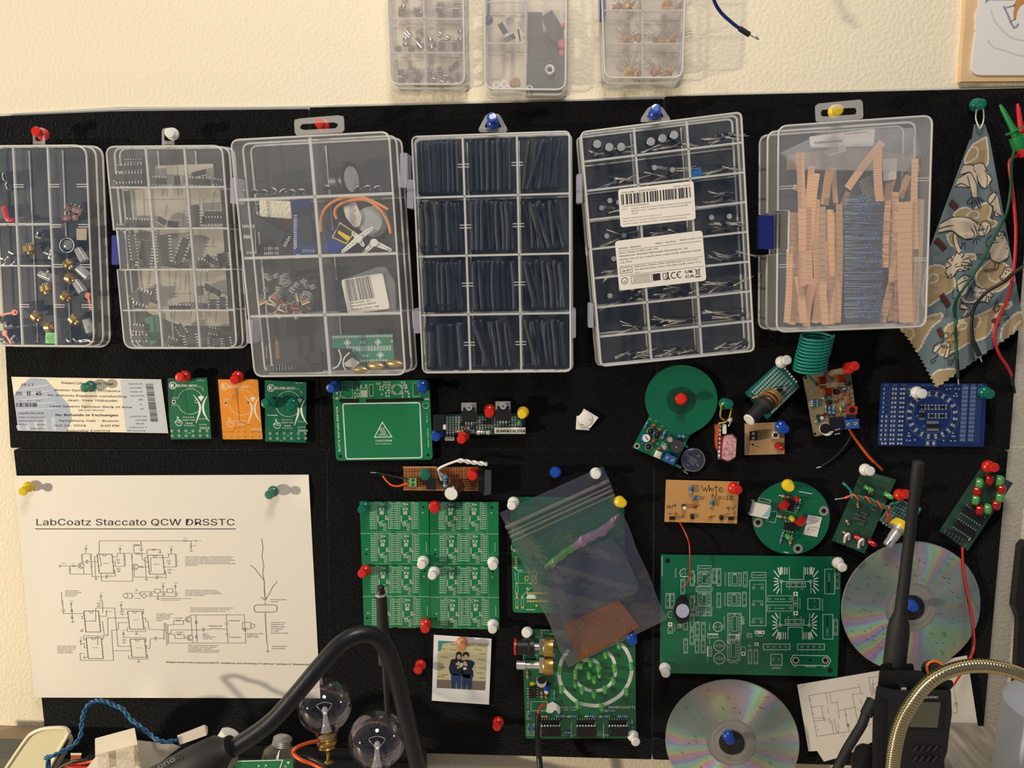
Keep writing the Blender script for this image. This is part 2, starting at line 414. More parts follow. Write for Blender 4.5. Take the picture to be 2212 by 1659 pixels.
PINS = [
 ((96,292),(76,283),R,'red push pin holding up the leftmost case of dials and knobs by its tab',.016),
 ((374,290),(366,287),Wh,'white push pin holding up the case of black chips',.016),
 ((699,273),(689,263),R,'red push pin in the slotted tab of the tall two-column case',.03),
 ((1065,268),(1062,252),B_,'blue push pin through the round tab of the heat shrink case',.014),
 ((1414,248),(1417,234),B_,'blue push pin through the tab of the capacitor case with stickers',.014),
 ((1802,241),(1811,237),Y,'yellow push pin in the slotted tab of the case of taped resistors',.03),
 ((2107,227),(2120,225),G,'teal push pin carrying the wire loop above the frog fabric',.005),
 ((198,834),(182,838),G,'teal push pin through the concert ticket',.005),
 ((402,812),(387,815),R,'red push pin at the top of the left green badge board',.006),
 ((515,812),(506,821),R,'red push pin in the notch of the orange badge board',.006),
 ((587,871),(572,871),G,'teal push pin at the left edge of the right green badge board',.006),
 ((635,870),(628,878),G,'teal push pin in the middle of the right green badge board',.006),
 ((726,834),(713,839),B_,'blue push pin at the top left corner of the reflow plate',.006),
 ((914,832),(912,842),B_,'blue push pin at the top right corner of the reflow plate',.006),
 ((1058,885),(1057,893),R,'red push pin between the two transistors of the narrow perfboard',.009),
 ((1130,890),(1128,895),Y,'yellow push pin at the right end of the narrow perfboard',.009),
 ((947,934),(941,945),B_,'blue push pin under the left end of the narrow perfboard',.006),
 ((1003,940),(996,950),R,'red push pin under the middle of the narrow perfboard',.006),
 ((919,1024),(919,1028),G,'teal push pin on the brown stripboard',.008),
 ((1023,1022),(1021,1029),R,'red push pin at the right end of the brown stripboard',.008),
 ((1200,1020),(1200,1021),B_,'blue push pin alone on the felt left of the zip bag',.003),
 ((1287,1022),(1288,1025),Wh,'white push pin through the top corner of the zip bag',.006),
 ((790,1093),(781,1102),G,'teal push pin at the top left corner of the four panelled boards',.006),
 ((939,1093),(938,1100),R,'red push pin at the top between the panelled boards',.006),
 ((791,1231),(781,1240),R,'red push pin at the left edge of the panelled boards',.006),
 ((915,1211),(910,1221),Wh,'white push pin at the centre of the panelled boards, the upper left of two',.006),
 ((939,1234),(933,1244),Wh,'white push pin at the centre of the panelled boards, the lower right of two',.006),
 ((1065,1213),(1065,1223),Wh,'white push pin halfway down the right edge of the panelled boards',.006),
 ((920,1346),(918,1360),R,'red push pin at the bottom between the panelled boards',.006),
 ((1065,1347),(1064,1361),Wh,'white push pin at the bottom right corner of the panelled boards',.006),
 ((910,1434),(902,1449),R,'red push pin alone on the felt left of the polaroid',.003),
 ((1077,1558),(1073,1571),R,'red push pin alone on the felt below the polaroid',.003),
 ((998,1385),(997,1399),TANP,'tan push pin through the top of the polaroid',.004),
 ((1110,1084),(1105,1093),Wh,'white push pin at the top left corner of the board behind the zip bag',.006),
 ((1337,1083),(1345,1087),Y,'yellow push pin at the right edge of the zip bag',.006),
 ((1139,1366),(1138,1368),Wh,'white push pin at the top left corner of the spiral led board',.006),
 ((1366,1587),(1374,1604),Wh,'white push pin at the bottom right corner of the spiral led board',.006),
 ((1364,1376),(1367,1386),B_,'blue push pin half hidden by the bottom edge of the zip bag',.006),
 ((1472,862),(1472,863),R,'red push pin in the middle of the round detector coil',.006),
 ((1686,783),(1701,777),Wh,'white push pin at the top corner of the perfboard with the dial',.008),
 ((1832,796),(1848,790),R,'red push pin at the top right corner of the khaki transmitter board',.008),
 ((1685,920),(1696,928),B_,'blue push pin on the small beige board with a button',.006),
 ((1564,872),(1575,873),G,'teal push pin carrying the earring',.005),
 ((1978,847),(1994,851),Wh,'white push pin on the blue board with a ring of leds',.006),
 ((2125,846),(2139,852),G,'teal push pin at the top right corner of the blue board',.006),
 ((1583,1053),(1595,1059),R,'red push pin on the tan white noise board',.006),
 ((1701,1047),(1706,1053),Y,'yellow push pin at the top of the round traffic light board',.006),
 ((1867,1014),(1881,1018),Wh,'white push pin at the top of the tilted perfboard with twisted wires',.008),
 ((1941,1069),(1959,1067),R,'red push pin on the small perfboard beside the black antenna',.008),
 ((2132,1007),(2149,1010),R,'red push pin at the top of the perfboard with red and green leds',.008),
 ((1808,1214),(1821,1227),Wh,'white push pin at the top right corner of the large green board',.006),
 ((1436,1441),(1438,1456),Wh,'white push pin at the bottom left corner of the large green board',.006),
 ((1966,1305),(1974,1312),B_,'blue push pin through the hub of the upper disc',.008),
 ((1572,1588),(1577,1600),B_,'blue push pin through the hub of the lower disc',.008),
 ((63,1050),(48,1063),Y,'yellow push pin at the top left corner of the printed schematic',.004),
 ((592,1060),(580,1070),G,'teal push pin at the top right corner of the printed schematic',.004),
]
for b0, h0, m, lab, d0 in PINS: pushpin(b0, h0, m, lab, d0)
# ------------------------------------------------------------------ organiser cases
def bil(q, u, v):
    a = Vector(q[0]).lerp(Vector(q[1]), u); b = Vector(q[3]).lerp(Vector(q[2]), u); p = a.lerp(b, v); return (p.x, p.y)
def case(label, q, df, db, cols, rows, r=22, flare=1.02, notch=None, tab=None, tabkind='slot', latches=(), lid=None, hlines=None, vlines=None, ticks=(), dw=3.2, backshift=(0, 0)):
    """q: TL TR BR BL of the front face; df front depth, db depth of the back"""
    o = thing('organizer_case', label, 'storage case', fixed(df)(*bil(q, .5, 1), (df+db)/2), 'clear plastic organizer cases')
    fr = fixed(df)
    cen = bil(q, .5, .5)
    pts = rquad(q, r, 6)
    if notch:          # (side 'l', v0, v1, depth px)
        sd, v0, v1, dp = notch; out = []
        TLp = Vector(q[0]); BLp = Vector(q[3])
        e1 = TLp.lerp(BLp, v1); e0 = TLp.lerp(BLp, v0); s_ = Vector((dp, 0))
        pts = pts + [tuple(e1), tuple(e1+s_), tuple(e0+s_), tuple(e0)] if sd == 'l' else pts
        # order: pts run TL..TR..BR..BL, the left side is walked upwards at the end
    back = [(cen[0]+(x-cen[0])*flare+backshift[0], cen[1]+(y-cen[1])*flare+backshift[1]) for x, y in pts]
    mid = [(cen[0]+(x-cen[0])*(1+(flare-1)*.5), cen[1]+(y-cen[1])*(1+(flare-1)*.5)) for x, y in pts]
    lm = lid or LIDM
    part(o, 'lid', lm, lambda m: m.poly(pts, df), fr)
    def shell(m):
        n = len(pts); m.smooth = False
        A = m.add([fr(x, y, df) for x, y in pts]); C = m.add([fr(x, y, db+.001) for x, y in back])
        for i in range(n): m.face((A[i], A[(i+1) % n], C[(i+1) % n], C[i]))
        m.face(C)
    part(o, 'tray', WALLM, shell, fr)
    def rims(m):
        for pp, dd, rr in ((pts, df, .00085), (mid, db+(df-db)*.45, .0009), (back, db+.0015, .0009)):
            p3 = [fr(x, y, dd) for x, y in pp]; m.tube3(p3+[p3[0]], rr, 6, False)
    part(o, 'rim', RIMM, rims, fr)
    vs = vlines if vlines is not None else [i/cols for i in range(1, cols)]
    hs = hlines if hlines is not None else [(i/rows, 0, 1) for i in range(1, rows)]
    def div(u0, v0, u1, v1):
        a = bil(q, u0, v0); b = bil(q, u1, v1)
        mb = MB(fr); mb.m(WALLM)
        A = mb.add([fr(*a, df-.0008), fr(*b, df-.0008), fr(*b, db+.002), fr(*a, db+.002)]); mb.face(A)
        mb.m(RIMM)
        u = (Vector(b)-Vector(a)).normalized(); n = Vector((-u.y, u.x))*dw/2
        mb.slab([tuple(Vector(a)+n), tuple(Vector(b)+n), tuple(Vector(b)-n), tuple(Vector(a)-n)], df-.0022, df-.0004)
        mb.tube3([fr(*a, db+.002), fr(*b, db+.002)], .0006, 5)
        mb.build('divider', None, o)
    for u in vs: div(u, 0.005, u, .995)
    for v, u0, u1 in hs: div(u0, v, u1, v)
    if ticks:
        for u, v, l in ticks:
            for dv in (-.006, .006):
                def tk(m):
                    m.line([bil(q, u-l, v+dv), bil(q, u+l, v+dv)], 2.0, df+.0002)
                    m.face(m.add([fr(*bil(q, u, v+dv), df-.001), fr(*bil(q, u+.001, v+dv), df-.001), fr(*bil(q, u+.001, v+dv), db+.003), fr(*bil(q, u, v+dv), db+.003)]))
                part(o, 'slot_rib', RIMM, tk, fr)
    if tab:
        x0, y0, x1, y1, dd = tab
        f2 = fixed(dd)
        if tabkind == 'slot':
            def tb(m):
                H = y1-y0; w = (x1-x0)
                out = rquad([(x0, y0+H*.12), (x1, y0-H*.12), (x1+2, y1-H*.1), (x0+2, y1+H*.1)], 7, 4)
                hole = rquad([(x0+w*.12, y0+H*.42), (x1-w*.12, y0+H*.30), (x1-w*.12, y0+H*.66), (x0+w*.12, y0+H*.78)], 5, 4)
                holed(m, out, hole, dd, .0012)
        elif tabkind == 'tri':
            def tb(m):
                w = x1-x0
                out = rquad([(x0, y1), (x0, y1-8), (x0+w*.28, y0), (x1-w*.28, y0), (x1, y1-8), (x1, y1)], [0, 4, 8, 8, 4, 0], 4)
                hole = rquad([(x0+w*.2, y1-10), (x0+w*.34, y0+8), (x1-w*.34, y0+8), (x1-w*.2, y1-10)], 3, 5)
                holed(m, out, hole, dd, .0012)
        else:
            def tb(m):
                out = rquad([(x0, y1), (x0, y0), (x1, y0), (x1, y1)], [0, 9, 9, 0], 6)
                hole = rquad([(x0+4, y1-11), (x0+4, y0+4), (x1-4, y0+4), (x1-4, y1-11)], [5, 6, 6, 5], 4)
                holed(m, out, hole, dd, .0012)
        part(o, 'hanging_tab', TABM, tb, f2)
    for lx in latches:
        x0, y0, x1, y1, dd0, dd1, m_ = lx
        part(o, 'latch', m_, lambda m: m.slab(rrect(x0, y0, x1, y1, 3, 2), dd0, dd1), fixed(dd1), label='blue latch' if m_ is BLUEL else None)
    return o
def holed(m, out, hole, d, th):
    """flat plate with a hole: walk both outlines by angle"""
    cx = sum(p[0] for p in hole)/len(hole); cy = sum(p[1] for p in hole)/len(hole)
    def at(pl, a):
        dx, dy = math.cos(a), math.sin(a); best = None
        for i in range(len(pl)):
            x1, y1 = pl[i]; x2, y2 = pl[(i+1) % len(pl)]
            ex, ey = x2-x1, y2-y1; det = dx*(-ey)+dy*ex
            if abs(det) < 1e-9: continue
            t = ((x1-cx)*(-ey)+(y1-cy)*ex)/det; s_ = (dx*(y1-cy)-dy*(x1-cx))/det
            if t > 0 and -1e-6 <= s_ <= 1+1e-6: best = t if best is None else max(best, t)
        return (cx+dx*(best or 0), cy+dy*(best or 0))
    n = 48; A = []
    for i in range(n):
        a = 2*math.pi*i/n; o_, h_ = at(out, a), at(hole, a)
        A.append(m.add([m.fr(*o_, d), m.fr(*h_, d), m.fr(*o_, d+th), m.fr(*h_, d+th)]))
    for i in range(n):
        p, q = A[i], A[(i+1) % n]
        m.face((p[2], p[3], q[3], q[2])); m.face((p[0], p[1], q[1], q[0]))
        m.face((p[0], q[0], q[2], p[2])); m.face((p[1], q[1], q[3], p[3]))
BLUEL = mat('blue_latch_plastic', (44, 56, 150), .3, alpha=.85)
PURL = mat('pale_latch_plastic', (196, 196, 214), .3, alpha=.5)
NAVY = mat('navy_plastic', (22, 34, 110), .35)
TOPL = mat('greyed_case_plastic', (200, 192, 196), .3, alpha=.3)
q1 = [(-48, 316), (186, 314), (204, 748), (-26, 746)]
case('clear case of dials and knobs, leftmost of the black board row', q1, .024, .001, 3, 5, 26, 1.03,
     tab=(73, 276, 98, 316, .02), tabkind='loop', vlines=[.318, .636], hlines=[(.39, 0, .62), (.60, 0, .62)],
     ticks=[(.36, .2, .045), (.69, .2, .045), (.95, .2, .05), (.69, .4, .045), (.95, .4, .05), (.36, .8, .045), (.69, .6, .045), (.95, .6, .05), (.69, .8, .045), (.95, .8, .05)])
q2 = [(229, 317), (480, 315), (512, 752), (270, 752)]
case('clear case of black chips, second of the black board row', q2, .024, .001, 3, 5, 20, 1.02, notch=('l', .415, .61, 7),
     tab=(351, 277, 377, 316, .02), tabkind='loop', latches=[(241, 508, 257, 572, .008, .019, BLUEL)], lid=LIDF, hlines=[(.203, 0, 1), (.407, 0, 1), (.611, 0, 1), (.813, 0, 1)])
q3 = [(499, 303), (840, 285), (876, 809), (551, 813)]
case('tall two-column clear case with a servo and small boards', q3, .046, .002, 2, 4, 18, 1.02, lid=LIDF, dw=6,
     tab=(636, 253, 743, 290, .042), latches=[(497, 384, 512, 440, .02, .036, PURL), (532, 690, 546, 742, .02, .036, PURL), (864, 330, 880, 405, .012, .03, PURL)],
     vlines=[.497], hlines=[(.253, 0, 1), (.5, 0, 1), (.747, 0, 1)])
q4 = [(890, 296), (1230, 284), (1233, 802), (914, 805)]
case('clear case full of black heat shrink tubing, fourth of the black board row', q4, .034, .001, 3, 4, 12, 1.03, dw=4.5,
     tab=(1034, 246, 1096, 286, .012), tabkind='tri', latches=[(879, 388, 893, 450, .012, .03, PURL), (894, 666, 908, 720, .012, .03, PURL), (1232, 666, 1244, 730, .008, .02, PURL)],
     hlines=[(.258, 0, 1), (.508, 0, 1), (.757, 0, 1)], vlines=[.32, .665],
     ticks=[(.32, .128, .035), (.665, .128, .035), (.32, .385, .035), (.665, .385, .035), (.32, .63, .035), (.665, .63, .035), (.32, .88, .035), (.665, .88, .035)])
q5 = [(1255, 286), (1601, 243), (1629, 758), (1299, 791)]
o5 = case('tilted clear case of capacitors with two white stickers', q5, .034, .001, 3, 8, 12, 1.02, dw=4.5, backshift=(-4, 3),
     tab=(1384, 230, 1447, 264, .012), tabkind='tri', latches=[(1245, 376, 1258, 438, .01, .026, PURL), (1270, 655, 1282, 708, .01, .026, PURL)],
     vlines=[.33, .66])
q6 = [(1682, 273), (2014, 250), (2000, 705), (1678, 717)]
case('milky clear case crammed with taped resistors, rightmost of the row', q6, .055, .002, 1, 1, 20, 1.02, lid=mat('milky_case_plastic', (226, 228, 240), .35, spec=.5, alpha=.17), notch=('l', .41, .62, 24),
     tab=(1760, 220, 1862, 262, .046), latches=[(1642, 465, 1672, 538, .026, .036, NAVY)], vlines=[], hlines=[],
     ticks=[(.06, .3, .06), (.95, .3, .05), (.06, .68, .06), (.95, .68, .05)])
qa = [(835, -70), (1000, -70), (1004, 182), (845, 182)]
case('clear case of glass fuses on the cream wall, leftmost of the top three', qa, .008, WALLD, 2, 4, 18, 1.04, vlines=[.47], lid=TOPL, hlines=[(.16, 0, 1), (.437, 0, 1), (.727, 0, 1)])
qb = [(1047, -70), (1224, -70), (1222, 194), (1048, 192)]
ob = case('clear case with grey sheets and washers, middle of the top three', qb, .018, WALLD, 2, 3, 22, 1.02, vlines=[.5], hlines=[(.28, 0, .5), (.62, 0, .5)], lid=TOPL)
qc = [(1298, -70), (1482, -70), (1474, 168), (1307, 168)]
case('clear case of ochre disc capacitors, rightmost of the top three', qc, .018, WALLD, 2, 4, 20, 1.03, vlines=[.49], lid=TOPL, hlines=[(.14, 0, 1), (.386, 0, 1), (.69, 0, 1)],
     latches=[(1296, -60, 1309, 37, .003, .016, BLUEL)])
def pin_latch(m):
    m.bx(1055, -10, 5, 84, .004, .008)
    m.ball(m.fr(1055, 44, .008), .0038, 8)
part(ob, 'hinge_pin', NAVY, pin_latch, fixed(.008), label='navy blue hinge pin')
# stickers on the capacitor case
s5 = [(1335, 409), (1498, 391), (1503, 474), (1340.5, 491.5)]
def sticker(q, W_, H_, label, draw, r=.04):
    fr5 = fixed(.0345)
    o = thing('sticker', label, 'sticker', fr5(*bil(q, .5, .5), .0345))
    f = lambda x, y, d: fr5(*bil(q, x/W_, y/H_), d)
    mb = MB(f); mb.m(PAPER); mb.slab(rrect(0, 0, W_, H_, W_*r, 4), .0343, .0346); mb.build('backing_paper', None, o)
    mb = MB(f, .0348); mb.m(INK); draw(mb); mb.build('printing', None, o)
def bars(m, x0, x1, y0, y1, seed, n=46):
    rr = random.Random(seed); x = x0; step = (x1-x0)/(n*2.0)
    while x < x1-step:
        w = step*rr.choice((.6, 1, 1.6, 2)); m.poly([(x, y0), (x+w, y0), (x+w, y1), (x, y1)]); x += w+step*rr.choice((.6, .9, 1.4, 2.2))
def st1(m):
    m.text('Choice SKU: 755053283503', 16, 26, 11, 210); m.text('Made in China', 330, 24, 10, 96)
    bars(m, 14, 432, 32, 94, 3); m.text('Code: 755053283503', 16, 108, 9, 160)
    m.text('Item:', 16, 124, 8, 34); m.text('300pcs Aluminum Electrolytic Capacitor Assorted Kit', 70, 124, 8, 360)
    m.text('Range 0.1uF-1000uF Capacitors Assortment Kit', 70, 139, 8, 340); m.text('50V/35V', 70, 154, 8, 40)
    m.text('Shenzhen Weihuanghai Technology Co., Ltd', 16, 178, 7, 230); m.text('301 Floor 3 Fuxinlin Building 7 Lunchang Industrial Park', 16, 194, 7, 400); m.text('Community, Xixiang Street, Guangdong Province', 16, 210, 7, 380)
sticker(s5, 450, 226, 'upper white barcode sticker on the tilted capacitor case', st1)
s6 = [(1328, 521), (1517, 497.5), (1526, 606), (1338, 628)]
def st2(m):
    m.text('Model : Module', 18, 50, 12, 130); m.text('Battery : Lead Base', 235, 46, 10, 120); m.text('Rated current: 0.5A', 380, 44, 10, 130)
    for y in (60, 150, 205): m.line([(14, y), (505, y)], 1.5)
    m.text('Input voltage currents under 30V', 18, 76, 11, 230); m.text('Manufacturer: Shenzhen Weihuangda Technology Co., Ltd', 18, 95, 12, 400)
    m.text('Address: 201, F2, 47, Long City Park, Longhua Street, Shenzhen, Guangd', 18, 115, 11, 480); m.text('ong, China', 18, 132, 11, 70)
    m.orect(50, 175, 72, 32, 2); m.text('UK REP', 22, 182, 14, 56)
    m.text('MWATEST CONSULTING LIMITED Suite 11, First Floor,', 100, 165, 10, 380); m.text('Moy Road Business Centre, Taffs Well, Cardiff, Wales, CF15', 100, 182, 10, 395); m.text('Tel:', 100, 199, 9, 30)
    m.ring(36, 236, 18, 3); m.text('x', 28, 244, 14, 16); m.orect(135, 236, 120, 44, 2)
    for k in range(4): m.line([(85, 222+k*9), (185, 222+k*9)], 2)
    m.rect(225, 236, 44, 40); m.line([(262, 220), (282, 220), (278, 256), (266, 256)], 3, closed=True)
    m.disc(292, 220, 5); m.line([(292, 226), (292, 244), (284, 258)], 7); m.line([(292, 244), (299, 258)], 6)
    m.ring(328, 238, 17, 4.5, 16, a0=60, a1=300); m.ring(362, 238, 17, 4.5, 16, a0=60, a1=300); m.line([(346, 238), (358, 238)], 4)
    m.text('UK', 392, 234, 22, 48, bold=1.5); m.text('CA', 392, 262, 22, 52, bold=1.5)
    m.line([(452, 216), (484, 252)], 2); m.line([(484, 216), (452, 252)], 2); m.line([(458, 222), (462, 248), (476, 248), (480, 222)], 2.5, closed=True); m.rect(468, 262, 32, 6)
sticker(s6, 516, 290, 'lower white sticker on the tilted capacitor case, with recycling symbols', st2)
# ------------------------------------------------------------------ components soldered to boards (parts)
def resistor(o, fr, x, y, ln, ang, d, m=RESB, r=.0011, k=.52, lead=True, name='resistor'):
    a = math.radians(ang); dx, dy = math.cos(a)*ln/2, math.sin(a)*ln/2
    mb = MB(fr)
    A, B = fr(x-dx, y-dy, d+r), fr(x+dx, y+dy, d+r)
    if lead:
        mb.m(SILVER); mb.tube3([fr(x-dx, y-dy, d), A, B, fr(x+dx, y+dy, d)], .00035, 5)
    mb.m(m); a1 = A.lerp(B, .5-k/2); b1 = A.lerp(B, .5+k/2); L = (b1-a1).length
    mb.lathe(a1, b1-a1, [(0, r*.7), (L*.08, r*1.05), (L*.2, r), (L*.34, r*.86), (L*.66, r*.86), (L*.8, r), (L*.92, r*1.05), (L, r*.7)], 8)
    mb.m(INK)
    for t in (.25, .45, .6): mb.lathe(a1+(b1-a1)*t, b1-a1, [(0, r*1.03), (L*.05, r*1.03)], 8)
    return mb.build(name, None, o)
def chip(o, fr, x, y, w, h, ang, d, n=7, th=.003, pins='both', m=BLK, name='integrated_circuit', pl=None):
    """w along the pin rows"""
    f = sub(fr, x, y, ang); mb = MB(f); mb.m(m); mb.bx(0, 0, w, h, d, d+th, 0, .96)
    mb.m(TIN); pl = pl or h*.18
    for i in range(n):
        px_ = -w/2+(i+.5)*w/n
        for s_ in ((-1, 1) if pins == 'both' else (1,) if pins == 'bottom' else (-1,)):
            mb.bx(px_, s_*(h/2+pl*.4), w/n*.42, pl, d, d+th*.5)
    mb.m(DGREY); mb.disc(-w*.42, 0, h*.1, 8, d+th+.00003)
    return mb.build(name, None, o)
def led(o, fr, x, y, rpx, d, m=GRNL, tilt=(0, 0, 1), h=.0045, s=None, name='led'):
    A = fr(x, y, d); ax = Vector((tilt[0], -tilt[2], tilt[1])).normalized()
    r = (fr(x+rpx, y, d)-A).length
    mb = MB(fr); mb.m(m)
    mb.lathe(A, ax, [(0, r*1.15), (.0008, r*1.15), (.0009, r), (h*.7, r), (h*.88, r*.8), (h, r*.4), (h*1.02, .0001)], 12)
    return mb.build(name, None, o)
def can(o, fr, x, y, rpx, d, h, m=BLUEP, top=SILVER, name='capacitor', lean=(0, 0)):
    A = fr(x, y, d); r = (fr(x+rpx, y, d)-A).length; ax = Vector((lean[0], -1, lean[1])).normalized()
    mb = MB(fr); mb.m(m); mb.lathe(A, ax, [(0, r*.9), (h*.06, r), (h*.1, r*.92), (h*.14, r), (h*.97, r), (h, r*.9)], 18)
    mb.m(top); mb.lathe(A+ax*(h+.00003), ax, [(0, r*.84), (.0002, r*.8)], 18)
    return mb.build(name, None, o)
def blob(o, fr, x, y, rx, ry, d, m, name, h=.002, ang=0):
    f = sub(fr, x, y, ang); mb = MB(f); mb.m(m); mb.smooth = True
    n = 14; rings = []
    for t in (0, .45, .8, 1.0):
        k = math.sqrt(max(0, 1-t*t)) if t < 1 else .05
        rings.append(mb.add([f(math.cos(2*math.pi*i/n)*rx*k, math.sin(2*math.pi*i/n)*ry*k, d+h*t) for i in range(n)]))
    for A, B in zip(rings, rings[1:]):
        for i in range(n): mb.face((A[i], A[(i+1) % n], B[(i+1) % n], B[i]))
    mb.face(rings[-1]); return mb.build(name, None, o)
def terminal(o, fr, x, y, w, h, ang, d, m=BLUET, n=2, th=.008, scr=SILVER, label=None):
    f = sub(fr, x, y, ang); mb = MB(f); mb.m(m); mb.bx(0, 0, w, h, d, d+th, 0, .93)
    for i in range(n):
        cx = -w/2+(i+.5)*w/n
        mb.m(BLK); mb.disc(cx, 0, min(w/n, h)*.38, 12, d+th+.00003); mb.m(scr); mb.cyl(cx, 0, min(w/n, h)*.29, d+th, d+th+.0003, 12)
        mb.m(BLK); mb.rect(cx, 0, min(w/n, h)*.5, h*.06, 40, d+th+.0004)
    return mb.build('screw_terminal', None, o, label)
def grid_pads(m, hl, x0, y0, nx, ny, sx, sy, r, d, hr=.45, skew=0):
    for j in range(ny):
        for i in range(nx):
            x, y = x0+i*sx+j*skew, y0+j*sy
            m.disc(x, y, r, 8, d); hl.disc(x, y, r*hr, 6, d+.00004)
def board(name, label, cat, fr, pts, m, d0=.003, th=.0016, group=None, at=None, pname='circuit_board'):
    cx = sum(p[0] for p in pts)/len(pts); cy = sum(p[1] for p in pts)/len(pts)
    o = thing(name, label, cat, fr(cx, cy, d0), group)
    part(o, pname, m, lambda b: b.slab(pts, d0, d0+th), fr)
    return o, d0+th
def marks(o, fr, d, fn, m=SILK, name='silkscreen'):
    mb = MB(fr, d+.00008); mb.m(m); fn(mb); return mb.build(name, None, o)
def zig(x0, y0, x1, y1, n, a):
    u = Vector((x1-x0, y1-y0)); nn = Vector((-u.y, u.x)).normalized()*a; out = [(x0, y0)]
    for i in range(n): 
        p = Vector((x0, y0))+u*((i+.5)/n)+nn*(1 if i % 2 else -1); out.append((p.x, p.y))
    return out+[(x1, y1)]
# ------------------------------------------------------------------ printed schematic
f = F(0, 1000, 3.072)
q = [(93, 85), (2048, 78), (2126, 1562), (228, 1557)]
o = thing('printed_sheet', 'large white printed sheet titled LabCoatz Staccato QCW DRSSTC with a circuit diagram', 'paper', f(1100, 800, .001))
mb = MB(f); mb.m(PAPER); mb.smooth = True
def pd(x, y):
    k = max(0, (y-1350)/210.0); return .0012+.004*k*k*max(0, 1-abs(x-1050)/160.0)+.0008*math.sin(x/400.0)+.003*max(0, (90-abs(x-2060))/90)*max(0, 1-abs(y-200)/160)+max(0, (260-x)/260)*.002
nx_, ny_ = 40, 30; ids = []
for j in range(ny_+1):
    ids.append(mb.add([f(*bil(q, i/nx_, j/ny_), pd(*bil(q, i/nx_, j/ny_))) for i in range(nx_+1)]))
for j in range(ny_):
    for i in range(nx_): mb.face((ids[j][i], ids[j][i+1], ids[j+1][i+1], ids[j+1][i]))
mb.build('sheet', None, o)
dd = lambda x, y: pd(x, y)+.0002
def title(m):
    m.text('LabCoatz Staccato QCW DRSSTC', 234, 414, 58, 1322); m.line([(234, 438), (1562, 438)], 5)
mb = MB(f, dd); mb.m(INK); title(mb); mb.build('title_lettering', None, o)
mb = MB(f, dd); mb.m(GINK)
LW = 2.6
def ln(*p): mb.line(p, LW)
def res(x0, y0, x1, y1): mb.line(zig(x0, y0, x1, y1, 8, 5), LW)
def cap(x, y, v=True):
    if v: ln((x-12, y-4), (x+12, y-4)); ln((x-12, y+4), (x+12, y+4))
    else: ln((x-4, y-12), (x-4, y+12)); ln((x+4, y-12), (x+4, y+12))
def gnd(x, y): ln((x-10, y), (x+10, y)); ln((x-5, y+4), (x+5, y+4))
def vcc(x, y, t='+5V'):
    ln((x, y+24), (x, y)); mb.line([(x-6, y), (x, y-14), (x+6, y)], LW, closed=True); mb.text(t, x-14, y-22, 8, 28)
def dip(x0, y0, x1, y1, n, t):
    mb.line([(x0, y0), (x1, y0), (x1+14, y1), (x0+14, y1)], 4.0, closed=True); c = (x0+x1)/2; mb.ring(c, y0, 13, 3, 10, a0=0, a1=180)
    for k in range(n):
        v = (k+.5)/n; yy = y0+(y1-y0)*v; mb.rect(x0-3+14*v, yy, 6, 5); mb.rect(x1+3+14*v, yy, 6, 5)
    mb.text(t, c-18+7, (y0+y1)/2, 8, 42)
def trans(x, y): mb.ring(x, y, 19, 3, 16); ln((x-8, y-10), (x-8, y+10)); ln((x-8, y-3), (x+8, y-14)); ln((x-8, y+3), (x+8, y+14))
dip(644, 606, 742, 732, 4, 'NE555'); dip(978, 612, 1078, 738, 4, 'NE555')
ln((657, 606), (657, 517), (1215, 517)); res(1215, 517, 1245, 517); ln((1245, 517), (1300, 517)); mb.poly([(1300, 512), (1312, 517), (1300, 522)]); mb.text('Out', 1320, 520, 8, 16); mb.text('10k', 1222, 502, 8, 18)
ln((1265, 517), (1265, 535)); res(1266, 535, 1268, 572); gnd(1268, 582); mb.text('220R', 1280, 552, 8, 22)
mb.ring(397, 684, 6, 2.5, 10); ln((403, 684), (475, 684)); res(475, 684, 502, 684); ln((502, 684), (520, 684)); trans(538, 682); mb.text('IN4148', 405, 670, 7, 36); mb.text('10k', 474, 670, 7, 20)
ln((462, 684), (462, 696)); res(462, 696, 464, 728); ln((464, 728), (464, 738), (611, 738)); ln((555, 700), (555, 738)); ln((546, 664), (544, 640)); res(544, 640, 543, 604); ln((543, 604), (600, 604)); res(600, 604, 603, 645); ln((603, 645), (605, 668)); res(605, 668, 607, 700); ln((607, 700), (612, 755), (700, 755)); cap(576, 655, False); ln((548, 655), (570, 655)); ln((582, 655), (644, 655)); vcc(569, 574)
ln((626, 622), (644, 622)); ln((626, 622), (635, 765)); gnd(636, 768); cap(706, 755, False); ln((712, 755), (763, 752), (760, 716), (748, 716)); mb.text('0.1uF', 716, 748, 7, 26)
ln((742, 624), (780, 624), (778, 600), (870, 600)); vcc(796, 575); cap(782, 645); res(823, 600, 826, 640); res(826, 640, 828, 684); ln((742, 655), (762, 655), (764, 686), (828, 686)); cap(785, 704); gnd(787, 718); gnd(784, 662)
ln((670, 732), (673, 785), (880, 785), (875, 640)); res(875, 640, 874, 602); trans(895, 690); res(920, 690, 950, 690); ln((950, 690), (982, 690)); ln((888, 710), (890, 757), (1035, 760)); cap(1041, 760, False); ln((1047, 760), (1102, 762), (1098, 718)); mb.text('0.1uF', 1052, 755, 7, 26)
ln((888, 600), (886, 546)); res(890, 546, 925, 546); ln((925, 546), (936, 546), (934, 518)); cap(937, 574); ln((937, 546), (937, 568)); ln((937, 580), (944, 640), (978, 660)); res(895, 602, 930, 602); ln((930, 602), (975, 602), (975, 576), (1005, 576)); res(1005, 576, 1036, 576); ln((1036, 576), (1062, 576), (1062, 590)); gnd(1062, 592)
